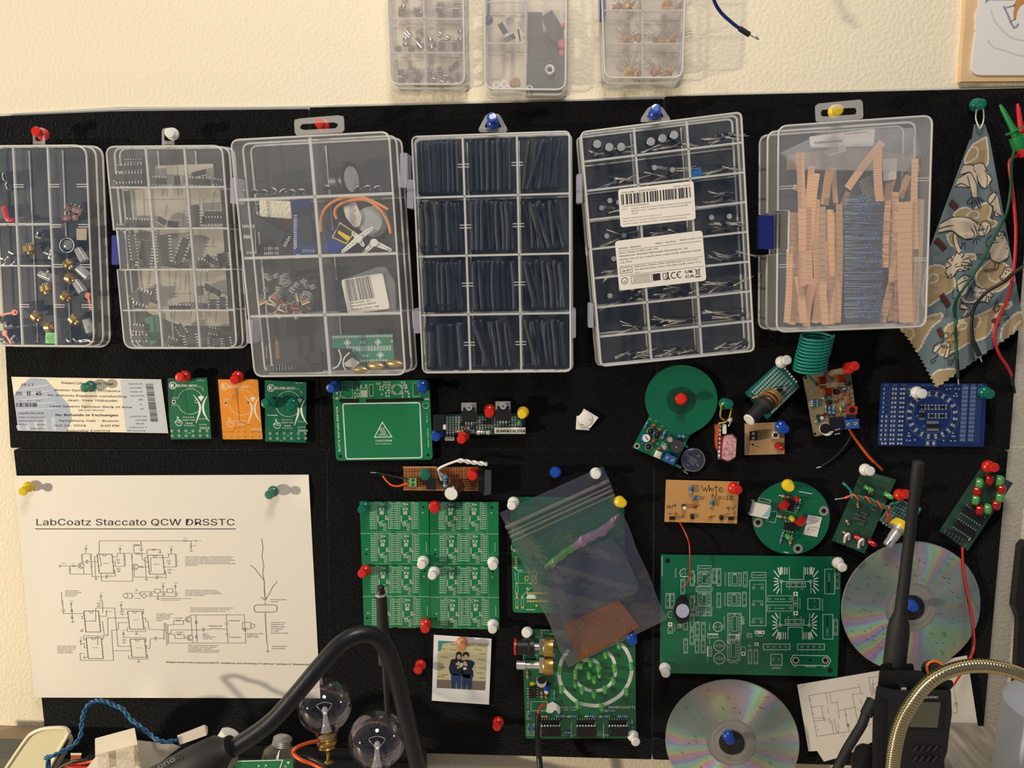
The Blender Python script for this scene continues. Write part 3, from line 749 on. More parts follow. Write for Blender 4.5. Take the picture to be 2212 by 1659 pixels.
ln((960, 628), (978, 628)); ln((960, 628), (970, 770)); gnd(971, 773); ln((998, 630), (1002, 720)); ln((1000, 630), (1118, 628), (1116, 604), (1165, 604)); vcc(1135, 580); cap(1118, 650); gnd(1119, 666); res(1165, 604, 1168, 650); res(1168, 650, 1170, 690); ln((1080, 690), (1170, 690)); cap(1123, 710); gnd(1124, 728); mb.text('10uF', 1140, 712, 7, 22)
ln((657, 686), (672, 684), (658, 606))
# supply
mb.ring(832, 881, 15, 2.5, 14); ln((832, 865), (875, 865), (875, 898), (832, 898)); ln((890, 865), (930, 865)); ln((890, 898), (935, 898)); mb.ring(880, 882, 4, 2, 8); mb.line([(955, 865), (972, 882), (955, 899), (938, 882)], LW, closed=True); ln((930, 882), (930, 855), (1025, 855)); mb.orect(1044, 850, 36, 26, LW); ln((1062, 855), (1108, 855)); mb.orect(1126, 848, 36, 26, LW); ln((1144, 855), (1165, 855)); ln((970, 885), (1165, 886)); vcc(1081, 822, '+12V'); vcc(1163, 822)
for x in (1000, 1085, 1168): cap(x, 870); ln((x, 855), (x, 866)); ln((x, 874), (x, 886))
ln((1046, 862), (1047, 900)); gnd(1047, 902); mb.ring(906, 845, 6, 2, 8)
# driver
dip(556, 982, 652, 1122, 7, '74HC14'); dip(571, 1160, 670, 1298, 7, '74HCT86'); dip(846, 984, 940, 1104, 4, 'UCC27321'); dip(862, 1170, 958, 1290, 4, 'UCC27322')
ln((407, 855), (410, 910)); res(411, 910, 415, 940); ln((415, 940), (418, 972)); cap(419, 980); ln((420, 986), (420, 1000), (556, 1000)); ln((475, 965), (480, 1050)); gnd(482, 1054); vcc(471, 940); mb.line([(468, 985), (475, 972), (482, 985)], LW, closed=True); mb.line([(470, 1030), (477, 1016), (484, 1030)], LW, closed=True)
ln((556, 1018), (542, 1018), (543, 1034), (556, 1034)); ln((560, 1050), (634, 1050), (634, 962), (760, 964), (782, 1218), (862, 1218)); ln((678, 912), (682, 995)); cap(655, 934); ln((672, 915), (655, 918)); gnd(655, 950); vcc(669, 888); ln((660, 1018), (706, 1018), (706, 990)); mb.poly([(700, 990), (706, 978), (712, 990)]); mb.text('Int.', 718, 988, 9, 24)
ln((678, 1052), (690, 1138), (716, 1148), (714, 1028), (846, 1028)); ln((553, 1104), (541, 1104), (541, 1112)); gnd(541, 1115); ln((740, 1110), (785, 1106), (784, 1060), (846, 1060)); ln((740, 1110), (752, 1310), (534, 1310), (530, 1264), (560, 1264)); ln((748, 1246), (862, 1246)); ln((645, 1150), (555, 1145), (556, 1175), (572, 1175)); ln((558, 1196), (558, 1226), (574, 1226)); vcc(535, 1186); ln((536, 1200), (558, 1200)); ln((560, 1278), (560, 1288)); gnd(560, 1292); ln((648, 1210), (646, 1150), (690, 1148), (680, 1175))
ln((806, 970), (950, 972), (952, 1000), (942, 1000)); vcc(803, 948, '+12V'); cap(808, 988); gnd(810, 1003); ln((808, 970), (808, 984)); ln((946, 1030), (966, 1030), (966, 1050), (980, 1050), (988, 1105), (1086, 1108)); ln((842, 1092), (844, 1118), (966, 1118), (964, 1092)); ln((904, 1118), (904, 1130)); gnd(904, 1134)
ln((820, 1158), (968, 1160), (968, 1186)); vcc(818, 1136, '+12V'); cap(823, 1176); gnd(823, 1192); ln((852, 1278), (856, 1302), (980, 1302), (978, 1278)); ln((918, 1302), (918, 1316)); gnd(919, 1319); ln((962, 1214), (972, 1214), (972, 1232), (992, 1232), (998, 1166), (1024, 1166)); cap(1032, 1165, False); ln((1038, 1165), (1088, 1165))
# gate transformer
for k in range(7): mb.ring(1091, 1112+k*9, 5, 2.2, 8, a0=90, a1=270)
ln((1098, 1062), (1106, 1210)); ln((1088, 1062), (1092, 1112))
for k in range(6): mb.ring(1108, 1080+k*9, 5, 2.2, 8, a0=-90, a1=90); mb.ring(1112, 1145+k*9, 5, 2.2, 8, a0=-90, a1=90)
ln((1106, 1075), (1150, 1075), (1152, 1046), (1168, 1046)); res(1168, 1046, 1196, 1046); ln((1196, 1046), (1214, 1046), (1216, 1072), (1150, 1072)); ln((1214, 1046), (1232, 1042)); trans(1250, 1038); ln((1110, 1132), (1134, 1132), (1134, 1108), (1340, 1108)); ln((1110, 1138), (1160, 1138)); res(1172, 1138, 1200, 1138); ln((1200, 1138), (1220, 1138), (1222, 1165), (1160, 1165), (1160, 1138)); ln((1222, 1160), (1240, 1160)); trans(1260, 1160)
ln((1264, 1016), (1260, 1010), (1620, 1008), (1630, 1195), (1112, 1196)); ln((1268, 1055), (1274, 1140)); ln((1278, 1180), (1278, 1196)); ln((1298, 1010), (1308, 1196))
for y in (1056, 1154): mb.line([(1294, y+8), (1302, y-8), (1310, y+8)], LW, closed=True); ln((1294, y-8), (1310, y-8))
cap(1348, 1106, False); ln((1354, 1106), (1392, 1106))
for k in range(6): mb.ring(1398+k*13, 1104, 6, 2.2, 8, a0=180, a1=360)
ln((1474, 1104), (1508, 1106)); ln((1500, 1008), (1504, 1062)); cap(1504, 1066); ln((1504, 1072), (1508, 1136)); cap(1508, 1138); ln((1508, 1144), (1512, 1194)); mb.orect(1636, 1080, 56, 44, LW); mb.ring(1676, 1082, 14, 2.5, 12); mb.line([(1624, 1092), (1638, 1104), (1626, 1118), (1612, 1104)], LW, closed=True)
mb.text('Primary coil', 1384, 1086, 10, 86, bold=1); mb.text('0.68uF/2000V', 1514, 1050, 8, 76, bold=1); mb.text('0.68uF/2000V', 1520, 1160, 8, 76, bold=1); mb.text('5.6 ohm', 1156, 1032, 8, 52, bold=1); mb.text('5.6 ohm', 1162, 1126, 8, 50, bold=1)
# tesla coil
mb.line([(1736, 505), (1744, 560), (1738, 620), (1750, 680), (1742, 730), (1754, 790), (1752, 850), (1760, 905)], 3.4)
mb.line([(1660, 678), (1690, 700), (1724, 745), (1752, 780), (1756, 860), (1760, 905)], 3); mb.line([(1840, 788), (1810, 820), (1788, 865), (1762, 905)], 3.2); mb.line([(1732, 890), (1758, 912), (1772, 895)], 3.4)
mb.line(rrect(1686, 942, 1838, 990, 22, 5), 4, closed=True); ln((1760, 920), (1760, 942)); ln((1760, 992), (1762, 1000)); ln((1774, 1195), (1776, 1246)); mb.line([(1768, 1248), (1784, 1248), (1776, 1256)], LW, closed=True)
for k in range(21): mb.ring(1763+k*.55, 1005+k*9.2, 6, 2.4, 8, a0=90, a1=270)
def lines(x, y, ws, h=7, dy=11):
    for k, (t, w) in enumerate(ws): mb.text(t, x, y+k*dy, h, w, bold=.8)
lines(1228, 626, [('This circuit interrupter is what allows the circuit to', 320), ('create a ramped input without a complex boost converter.', 310), ('It cycles the DC signal from the 12V transformer and tells', 330), ('the IC circuit to sync with the mains AC sine wave.', 300), ('Pulse width and ramp are adjustable with the 50k and 100k', 334), ('potentiometers.', 84)])
lines(1228, 848, [('12V and 7805 linear voltage regulators', 210), ('are used to output 12V and 5V respectively,', 230), ('to power the driver circuitry. A heatsink on', 244), ('the 7812 may be helpful.', 130)]); lines(1066, 902, [('All shared grounds to the 2T minimum,', 206), ('connect to mains ground.', 125)])
lines(1260, 965, [('The primary and secondary coils should be wound', 285), ('in the same direction, with the start on the', 262), ('primary being connected to the coil bus', 236)]); lines(430, 852, [('Antenna feedback', 90), ('(can be substituted', 108), ('with a feedback', 84), ('transformer)', 70)])
lines(1036, 1004, [('Use ferrite or larger', 114), ('for GDT, having', 88), ('material EPC and', 90), ('N75 are suitable', 84), ('choices', 40)]); lines(378, 1218, [('For faultless flip-flop', 124), ('Relay choose the UCC27x', 126), ('instruments, which is', 118), ('suitable and does', 100), ('support operation.', 106)])
lines(1796, 910, [('Breakout point', 104), ('toroid', 48)], 8, 14); lines(1796, 1062, [('Secondary coil', 94), ('1500 turns of', 84), ('40AWG wire,', 96), ('3.5" diameter', 80), ('9" tall', 50), ('(200W w/2" toroid)', 110)], 8, 14); lines(1804, 1220, [('Connect base to', 100), ('mains ground', 84)], 8, 14)
lines(1344, 1136, [('MMC:', 30), ('Minimum', 48), ('200V(rated) lower', 86), ('is also ok.', 64)]); lines(1636, 1136, [('Bridge rectifier', 112), ('1000V 50A', 72), ('(GBPC 5010)', 78)]); lines(1247, 1214, [('IGBTs should have 1000V bidirectional', 204), ('TVS diodes across the collector', 188), ('and emitter pins. I used the', 160), ('FGA60N65SMD to switch the main 340V,', 210), ('the IXYH of choice is the transformer.', 208)])
mb.text('Designs based on the Loneoceans RSSTC, modified by Zach Armstrong of "LabCoatz" and Ryan of "Magneticitist"', 1100, 1326, 13, 958, ang=1.0, bold=1)
mb.build('circuit_diagram', None, o)
# ------------------------------------------------------------------ concert ticket
f = F(0, 780, 3.16)
o = thing('concert_ticket', 'cream concert ticket with black print pinned at the left of the upper boards', 'ticket', f(600, 300, .001))
part(o, 'ticket_paper', TICKETM, lambda m: m.slab([(77, 107), (1100, 125), (1148, 492), (125, 475)], .0014, .0018), f)
BLUEG = mat('pale_blue_print', (168, 176, 196), .7); BLUEG2 = mat('paler_blue_print', (196, 200, 208), .7)
def tk(m):
    m.poly([(205, 115), (310, 122), (330, 145), (470, 300), (490, 400), (455, 478), (127, 474), (95, 240), (140, 170)])
part(o, 'building_print', BLUEG, tk, f, .0019)
part(o, 'roof_print', BLUEG2, lambda m: [m.poly([(110+k*60, 440-k*14), (135+k*60, 436-k*14), (145+k*60, 472), (120+k*60, 472)]) for k in range(5)]+[m.line([(120, 200+k*34), (330+k*16, 160+k*40)], 8) for k in range(5)]+[m.poly([(820, 125), (1098, 130), (1140, 488), (860, 482)])], f, .00195)
def tk(m):
    T = m.text
    T('Present College ID with Ticket', 418, 156, 22, 356, ang=1.2); T('Boston Symphony Orchestra', 368, 204, 19, 450, ang=1); T('Sir Antonio Pappano conducting', 322, 240, 19, 540, ang=.9); T('Jean-Yves Thibaudet', 458, 274, 19, 342, ang=.6); T('Lead Season Sponsor Bank of Ame', 336, 314, 19, 564, ang=.8); T('Mr Leo Norton', 536, 340, 13, 174); T('No Refunds or Exchanges', 376, 375, 21, 428, ang=.3, bold=1); T('Symphony Hall - Boston', 400, 413, 18, 408, ang=.3); T('Oct 26, 2024', 366, 446, 18, 220); T('8:00 PM', 684, 448, 18, 126); T('Saturday Evening', 452, 480, 15, 296)
    T('28 LT', 138, 168, 20, 92); T('2BL', 102, 234, 34, 52); T('B', 180, 234, 38, 26, bold=2); T('45', 242, 234, 38, 38, bold=2); T('Sec', 124, 272, 8, 26); T('Row', 186, 272, 8, 26); T('Seat', 242, 272, 8, 36); T('cardCOLLEG', 122, 362, 18, 174); T('Order # 24474155', 124, 388, 12, 180); T('Patron #2141682', 126, 412, 12, 174); T('Price', 130, 437, 12, 56); T('$0.00', 250, 438, 12, 58); T('22834201 2', 208, 466, 11, 106)
    T('Patron #', 878, 160, 12, 92); T('2141682', 882, 187, 12, 84); T('Order #', 888, 214, 12, 82); T('24474155', 890, 241, 12, 94); T('2BL', 944, 268, 12, 34); T('B', 956, 300, 12, 10); T('45', 958, 330, 12, 22); T('cardCOLLEG', 884, 382, 12, 118); T('1026880', 922, 407, 12, 80); T('$0.00', 928, 432, 12, 56); T('22834201 2', 882, 457, 11, 118); T('OD 10/26/24', 866, 480, 12, 126)
    bars(m, 112, 254, 286, 312, 5, 20)
    rr = random.Random(9); y = 156
    while y < 415:
        h = rr.choice((2.5, 4, 6)); x = 994+(y-156)*.135; m.poly([(x, y), (x+50, y), (x+50, y+h), (x, y+h)]); y += h+rr.choice((2.5, 4, 5))
part(o, 'ticket_print', INK, tk, f, .0021)
# ------------------------------------------------------------------ badge boards
f0 = F(360, 800, 6.506)
def badge(label, pts, dx, dy, m, tr, silk, strip=None):
    f = sub(f0, dx, dy)
    o, d = board('badge_board', label, 'circuit board', f0, pts, m, .003, .0016, 'badge boards')
    def tr_(b):
        b.line([(255, 240), (290, 630), (300, 700)], 14 if m is ORANGE else 9); b.line([(390, 770), (230, 800), (195, 860)], 8); b.line([(75, 850), (170, 850)], 8); b.line([(480, 850), (570, 845)], 8); b.line([(290, 700), (400, 745), (450, 750)], 7)
        if m is not ORANGE: b.rect(500, 940, 110, 22)
    marks(o, f, d, tr_, tr, 'trace')
    def s(b):
        b.text('BURN BOY', 136, 232, 50, 286, ang=.8, bold=3); b.ring(84, 212, 48, 9, 22); b.line([(60, 185), (95, 200), (70, 225), (100, 245)], 8); b.line([(100, 180), (85, 215), (110, 230)], 7); b.rect(66, 212, 22, 50)
        b.text('ENTER', 424, 228, 16, 60, ang=12); b.text('TM', 488, 245, 14, 20, ang=60); b.line([(500, 250), (516, 290)], 6)
        b.text('By Zoner', 428, 148, 14, 104, bold=1)
        b.ring(330, 437, 178, 5, 40, a0=-160, a1=-20); b.ring(330, 437, 178, 5, 40, a0=40, a1=160); b.line([(172, 380), (152, 396), (72, 396)], 4); b.line([(70, 488), (150, 488), (178, 510)], 4)
        b.text('+ MODE', 72, 380, 9, 70)
        for C_ in ([(372, 342), (430, 415), (468, 500), (462, 590), (436, 670), (410, 745)], [(570, 360), (535, 420), (510, 500), (522, 590), (556, 660), (596, 718)]):
            C_ = smooth2(C_); n = len(C_); up, lo = [], []
            for i, (x, y) in enumerate(C_): w = 3+12*math.sin(math.pi*i/(n-1)); up.append((x-w, y)); lo.append((x+w, y))
            for i in range(n-1): b.poly([up[i], lo[i], lo[i+1], up[i+1]])
        b.poly([(440, 376), (462, 360), (482, 356), (504, 360), (526, 376), (484, 434)])
        H = [(150, 655), (162, 655), (168, 700), (178, 696), (192, 702), (206, 706), (216, 720), (216, 745), (200, 776), (160, 780), (134, 756), (118, 726), (126, 712), (142, 724), (146, 700)]
        b.line(H, 8, closed=True); 
        for x in (166, 180, 196): b.line([(x, 704), (x, 742)], 5)
        b.line([(128, 722), (150, 726)], 5)
        b.text('FUCK YER', 228, 708, 24, 168, bold=2); b.text('BURN', 268, 752, 24, 94, bold=2); b.text('2024', 458, 826, 42, 142, bold=2)
        if dx > 1000: b.line([(36, 592), (172, 597)], 9)
        b.text('J1', 52, 800, 14, 18, ang=-80); b.text('555', 298, 888, 18, 44); b.text('R1', 214, 955, 10, 30)
    marks(o, f, d, s, silk)
    def p(b):
        b.orect(100, 443, 42, 42, 10); b.ring(418, 437, 19, 9, 14)
        for k in range(5): b.ring(242+k*33, 660, 9, 5, 8); b.ring(254+k*31, 776, 9, 5, 8)
        for k in range(4 if True else 3): b.ring(466+k*28, 683, 8, 4.5, 8); b.ring(468+k*28, 762, 8, 4.5, 8)
        for k in range(6):
            b.ring(72+k*99, 852, 14, 9, 10); b.ring(76+k*99, 920, 14, 9, 10)
    marks(o, f, d+.00008, p, GOLDP if m is ORANGE else TIN, 'solder_pads')
    def h(b):
        b.disc(100, 443, 11, 10); b.disc(418, 437, 12, 10)
        for k in range(6): b.disc(72+k*99, 852, 8, 8); b.disc(76+k*99, 920, 8, 8)
    marks(o, f, d+.00016, h, HOLE, 'drill_holes')
    return o
b1 = badge('left green badge board lettered BURN BOY, with a dark strip down its left edge', [(14, 112), (330, 110), (565, 103), (600, 500), (628, 962), (62, 970), (30, 620)], 0, 0, GREEN, GREEND, SILK)
part(b1, 'bare_edge', GREEND, lambda b: b.poly([(16, 116), (120, 114), (106, 260), (40, 590), (32, 618)]), f0, .00465, label='darker bare edge strip')
badge('orange badge board lettered BURN BOY between the two green ones', [(722, 128), (890, 127), (905, 180), (1000, 182), (1045, 168), (1110, 127), (1270, 122), (1284, 132), (1300, 380), (1350, 962), (1330, 968), (800, 970), (790, 960), (740, 360)], 728, 14, ORANGE, ORANGED, CREAMSILK)
badge('right green badge board lettered BURN BOY, pierced by two teal pins', [(1378, 138), (1965, 166), (1958, 1014), (1385, 998)], 1382, 36, GREEN3, GREEND, SILK)
# ------------------------------------------------------------------ reflow plate
f = F(700, 800, 8.296)
o, d = board('reflow_plate', 'green reflow plate board with a CAUTION triangle and a white outlined field', 'circuit board', f, rquad([(140, 190), (1885, 170), (1950, 1600), (215, 1620)], 75, 5), GREEN2, .003)
marks(o, f, d, lambda b: [b.poly(rrect(275, 512, 632, 578, 30, 5)), b.poly([(p[0], p[1]) for p in rquad([(745, 515), (1775, 495), (1778, 550), (748, 575)], 27, 5)]), b.disc(295, 1538, 30), b.disc(1865, 1518, 27), b.disc(420, 365, 26, ry=12), b.disc(425, 485, 30, ry=12), b.disc(328, 425, 9, ry=30)], HOLE, 'slots')
def s(b):
    b.line(rquad([(335, 600), (1715, 580), (1755, 1565), (395, 1588)], 45, 5), 20, closed=True)
    b.line([(1043, 930), (1215, 1192), (905, 1198)], 16, closed=True)
    for k in range(3):
        x = 1012+k*34; b.line(smooth2([(x, 1025), (x-14, 1050), (x, 1080), (x+18, 1110), (x+6, 1145)]), 11)
    b.line([(970, 1160), (1142, 1160)], 9); b.text('CAUTION', 918, 1278, 42, 292, ang=-.6, bold=4); b.text('HOT SURFACE', 922, 1325, 24, 284, bold=2)
    b.text('SOLDER REFLOW PLATE', 212, 650, 42, 805, ang=86.6, bold=4); b.text('Ver 2.4', 1856, 945, 26, 176, ang=-93, bold=1); b.text('70mm x 50mm', 1880, 1388, 30, 345, ang=-92, bold=1)
    b.line([(320, 205), (325, 365), (335, 490), (515, 494), (500, 205)], 5); b.line([(320, 270), (500, 270)], 4); b.line([(155, 375), (295, 375), (292, 470), (262, 508), (190, 508), (160, 480)], 5)
    b.orect(710, 400, 130, 160, 5); b.orect(845, 355, 66, 200, 6); b.line([(930, 235), (1012, 235)], 4); b.ring(970, 235, 40, 5, 16, ry=20); b.orect(1312, 340, 140, 140, 5, 40)
    b.ring(1820, 625, 52, 6, 20, a0=-30, a1=210); b.line([(1770, 590), (1868, 590)], 5); b.text('TEMP', 1785, 692, 20, 80); b.ring(610, 445, 24, 9, 14, ry=34); b.orect(1652, 345, 110, 240, 4); b.poly([(1865, 500), (1865, 532), (1885, 516)])
marks(o, f, d, s)
def s(b):
    rr = random.Random(4)
    b.rect(715, 415, 115, 120); b.rect(660, 280, 32, 60); b.rect(752, 278, 32, 60)
    for (cx, cy) in ((230, 405), (230, 500)): b.rect(cx, cy, 30, 50)
    for k in range(8):
        for (ox, oy, a) in ((1238, 290, 40), (1375, 400, 40)): b.rect(ox+(k-3.5)*11*math.cos(2.27), oy+(k-3.5)*11*math.sin(2.27), 42, 7, 40)
        for (ox, oy) in ((1380, 280), (1245, 405)): b.rect(ox+(k-3.5)*13*.75, oy+(k-3.5)*13*.66, 7, 42, 40)
    for x in range(1075, 1200, 36):
        for y in (215, 255, 268): b.rect(x, y, 24, 22)
    for x, y in ((1005, 295), (1050, 290), (1005, 345), (1055, 345), (1035, 430), (1110, 310), (1160, 310), (1140, 360), (1170, 360), (1110, 405), (1165, 405), (1115, 460), (1165, 460), (555, 410), (555, 470), (595, 305), (595, 350), (1395, 215), (1440, 220), (1435, 265), (1470, 270), (1455, 320), (1480, 310), (1465, 375), (1500, 385), (1410, 420), (1410, 470), (1520, 420), (1520, 470), (1815, 515), (1845, 515), (555, 490)): b.rect(x, y, 28, 34, rr.uniform(-4, 4))
marks(o, f, d, s, TIN, 'solder_pads')
marks(o, f, d-.00005, lambda b: [b.line([(370+k*33, 625), (395+k*33+k*.3, 1555)], 15) for k in range(41)], GREENL, 'heater_trace')
marks(o, f, d+.0001, lambda b: [b.line([(828, 275+k*36), (862, 300+k*36)], 9) for k in range(5)]+[b.line([(1605+i*48, 228+k*33), (1635+i*48, 252+k*33)], 9) for k in range(7) for i in range(2)], HOLE, 'header_holes')
# ------------------------------------------------------------------ narrow perfboard with two transistors
f = F(690, 800, 3.511)
o, d = board('transistor_perfboard', 'long narrow green perfboard labelled SLAYER EXCITER with two large transistors', 'circuit board', f, [(868, 335), (1560, 325), (1562, 480), (1555, 488), (925, 492), (862, 420)], mat('dark_green_board', (10, 58, 50), .35, coat=.3), .006)
pm = MB(f, d+.00008); pm.m(TIN); hm = MB(f, d+.0001); hm.m(HOLE)
grid_pads(pm, hm, 968, 357, 26, 7, 22.5, 19, 8, d+.00008, .5)
pm.build('solder_pads', None, o); hm.build('drill_holes', None, o)
part(o, 'end_block', BLK, lambda m: m.bx(905, 400, 85, 128, d, d+.006, 0, .95), f)
for (x, y) in ((1134, 300), (1393, 290)):
    mb = MB(sub(f, x, y)); mb.m(STEEL); mb.slab([(-58, -55), (57, -55), (57, 10), (-58, 10)], d+.010, d+.0114); mb.m(BLK); mb.slab([(-60, 8), (64, 8), (62, 92), (-56, 92)], d+.007, d+.0125); mb.slab([(-46, 8), (-46, -18), (46, -18), (46, 8)], d+.009, d+.0124, .97)
    mb.m(SILVER); mb.cyl(0, -17, 24, d+.0124, d+.0145, 16); mb.m(BLK); mb.rect(0, -17, 30, 4, 30, d+.0146); mb.rect(0, -17, 30, 4, 120, d+.0146)
    mb.m(SILVER)
    for k in (-22, 0, 22): mb.tube3([mb.fr(k, 90, d+.009), mb.fr(k, 112, d+.008), mb.fr(k, 128, d)], .0005, 5)
    mb.build('power_transistor', None, o)
part(o, 'paper_label', PAPER, lambda m: m.slab([(1328, 436), (1562, 432), (1563, 480), (1328, 480)], d+.003, d+.0033), f)
part(o, 'label_lettering', INK, lambda m: m.text('SLAYER EXCITER', 1336, 472, 28, 222, bold=2), f, d+.0036)
part(o, 'mounting_tab', STEEL, lambda m: [m.bx(988, 518, 72, 32, .004, .009), m.tube3([f(970, 470, .008), f(966, 500, .008)], .0005, 5), m.tube3([f(990, 466, .008), f(992, 500, .008)], .0005, 5), m.tube3([f(1012, 466, .008), f(1016, 500, .008)], .0005, 5)], f)
resistor(o, f, 1072, 462, 100, -4, d, REST); resistor(o, f, 1245, 472, 118, 0, d+.002, SILVER, .0022, .9, False, 'glass_fuse'); resistor(o, f, 1145, 446, 55, 35, d+.001)
chip(o, f, 1085, 410, 44, 30, 15, d, 3); chip(o, f, 1270, 395, 70, 34, 0, d, 4); part(o, 'toggle', WHITEP, lambda m: m.bx(948, 430, 20, 36, d, d+.006), f)
part(o, 'small_led', GRNL, lambda m: m.ball(f(1518, 398, d+.002), .0022, 8), f)
for k in range(2): resistor(o, f, 1512+k*18, 440, 60, 88, d+.001, BLK, .0009, .5, name='diode')
# ------------------------------------------------------------------ folded square stickers
f = F(690, 800, 3.511)
o = thing('folded_sticker', 'small white folded square paper stuck alone on the felt', 'sticker', f(2030, 370, .002))
part(o, 'upper_square', PAPER, lambda m: m.slab([(2005, 290), (2117, 358), (2052, 440), (1965, 372)], .004, .0046), f)
part(o, 'lower_square', PAPER, lambda m: m.slab([(1950, 345), (2050, 348), (2046, 455), (1944, 448)], .002, .0026), f)
part(o, 'raised_dot', WHITEP, lambda m: m.lathe(f(2018, 372, .0046), (0, -1, 0), [(0, .0066), (.0008, .006), (.0014, .004), (.0016, .001)], 20), f)
part(o, 'printed_marks', INK, lambda m: [m.text('A', 2046, 378, 15, 13, 20), m.text('A', 1972, 414, 13, 12), m.line([(1985, 412), (2002, 414)], 4)], f, .0063)
# ------------------------------------------------------------------ brown stripboard
f = F(860, 980, 10.055)
o, d = board('stripboard', 'brown stripboard with a big grey-topped capacitor and twisted white leads', 'circuit board', f, rquad([(115, 285), (1740, 290), (1745, 812), (118, 795)], 12, 3), BROWNB, .006, .0016)
marks(o, f, d, lambda b: [b.line([(140, y), (1735, y+4)], 10) for y in (330, 435, 735)]+[b.line([(x, 290), (x+6, 790)], 14) for x in (215, 518, 825, 1130, 1435, 1738)]+[b.line([(118, 780), (1742, 800)], 22), b.line([(118, 296), (800, 292)], 34)], COPPER, 'copper_strips')
hm = MB(f, d+.0001); hm.m(HOLE)
for j in range(8):
    for i in range(26): hm.disc(180+i*60.5, 335+j*55, 13, 6)
hm.build('drill_holes', None, o)
terminal(o, f, 322, 625, 190, 165, 90, d, mat('green_terminal', (108, 176, 104), .4), 2, .006, mat('green_screw', (50, 110, 60), .4), label='light green screw terminal')
can(o, f, 1290, 690, 165, d, .022, mat('brown_capacitor_sleeve', (58, 38, 34), .3, coat=.4), WHITEP, lean=(-.12, -.05))
resistor(o, f, 1030, 600, 330, 88, d+.002, RESB, .0026, .75)
mb = MB(f); mb.m(BLK); mb.bx(720, 660, 200, 250, d, d+.006, 3, .95); mb.build('voltage_regulator', None, o)
mb = MB(f); mb.m(DGREY); mb.slab([(1885, 350), (2025, 355), (2020, 880), (1865, 915)], .001, .016); mb.m(BLK); mb.slab([(1735, 300), (1890, 340), (1875, 905), (1745, 812)], .003, .012); mb.build('heat_sink', None, o)
for k in range(2):
    pts = [(975-k*25, 470+k*110, .010), (900, 410+k*60, .012), (885, 330, .014), (1050, 240, .016), (1300, 150, .018)]
    p3 = catmull([f(*p) for p in pts], 6)
    base = [f(1300+i*42, 150+i*5.2 if i > 4 else 150+i*2, .018) for i in range(0, 16)]
    base = [b+Vector((0, math.cos(i*.9+k*math.pi)*.0009, math.sin(i*.9+k*math.pi)*.0011)) for i, b in enumerate(base)]
    mb = MB(f); mb.m(WHITEP); mb.tube3(p3[:-1]+catmull(base, 4), .0011, 8); mb.build('white_lead', None, o)
mb = MB(F(690, 800, 3.511)); mb.m(mat('orange_wire', (226, 88, 40), .4)); mb.wire([(670, 858, .01), (640, 866, .009), (600, 878, .008), (550, 872, .007), (510, 840, .006), (480, 800, .005)], .0009); mb.build('orange_lead', None, o)
mb = MB(F(690, 800, 3.511)); mb.m(BLK); mb.wire([(670, 830, .01), (600, 812, .007), (500, 790, .005), (432, 776, .004)], .0008); mb.m(SILVER); mb.wire([(432, 776, .004), (388, 774, .004)], .0004); mb.build('black_lead', None, o)
# ------------------------------------------------------------------ four panelled green boards
f = F(760, 1060, 5.186)
def module(b, pb, hb, x, y):
    """one module: silk comb, pads; x,y top left of a 262x340 field"""
    for s_ in (0, 1):
        cx = x+(48 if not s_ else 206)
        b.orect(cx, y+148, 30, 300, 3.5)
        for k in range(12):
            yy = y+14+k*24.6
            b.line([((cx-60) if not s_ else cx+20, yy+4), ((cx-20) if not s_ else cx+52, yy+4)], 8)
            pb.disc(cx, yy, 9, 8); hb.disc(cx, yy, 5, 6)
    for k in range(3): pb.disc(x+152+(k % 2)*6, y+250+k*26, 10, 8); hb.disc(x+152+(k % 2)*6, y+250+k*26, 5, 6)
    b.orect(x+155, y+278, 30, 80, 3); b.orect(x+100, y+30, 50, 44, 3); b.ring(x+88, y+22, 16, 4, 10)
    for (dx, dy, w, h) in ((104, 76, 22, 26), (138, 76, 22, 26), (120, 118, 44, 40), (168, 186, 20, 20), (192, 186, 20, 20), (168, 160, 22, 18), (96, 232, 22, 20), (120, 232, 22, 20), (104, 258, 18, 16), (128, 258, 18, 16), (110, 22, 22, 18), (142, 22, 20, 18)):
        pb.rect(x+dx, y+dy, w, h)
    b.line([(x+78, y+150), (x+78, y+215)], 10); b.line([(x+100, y+215), (x+150, y+205)], 5)
    b.text('Pin descriptions on back', x+20, y+334, 10, 200, bold=1)
PG = [('upper left', (86, 120), (862, 122), (868, 835), (112, 832), (215, 120), [(150, 620)]), ('upper right', (872, 122), (1643, 126), (1646, 838), (872, 836), (985, 124), []), ('lower left', (113, 838), (868, 840), (878, 1535), (135, 1522), (228, 836), []), ('lower right', (872, 842), (1646, 842), (1652, 1556), (882, 1538), (995, 842), [])]
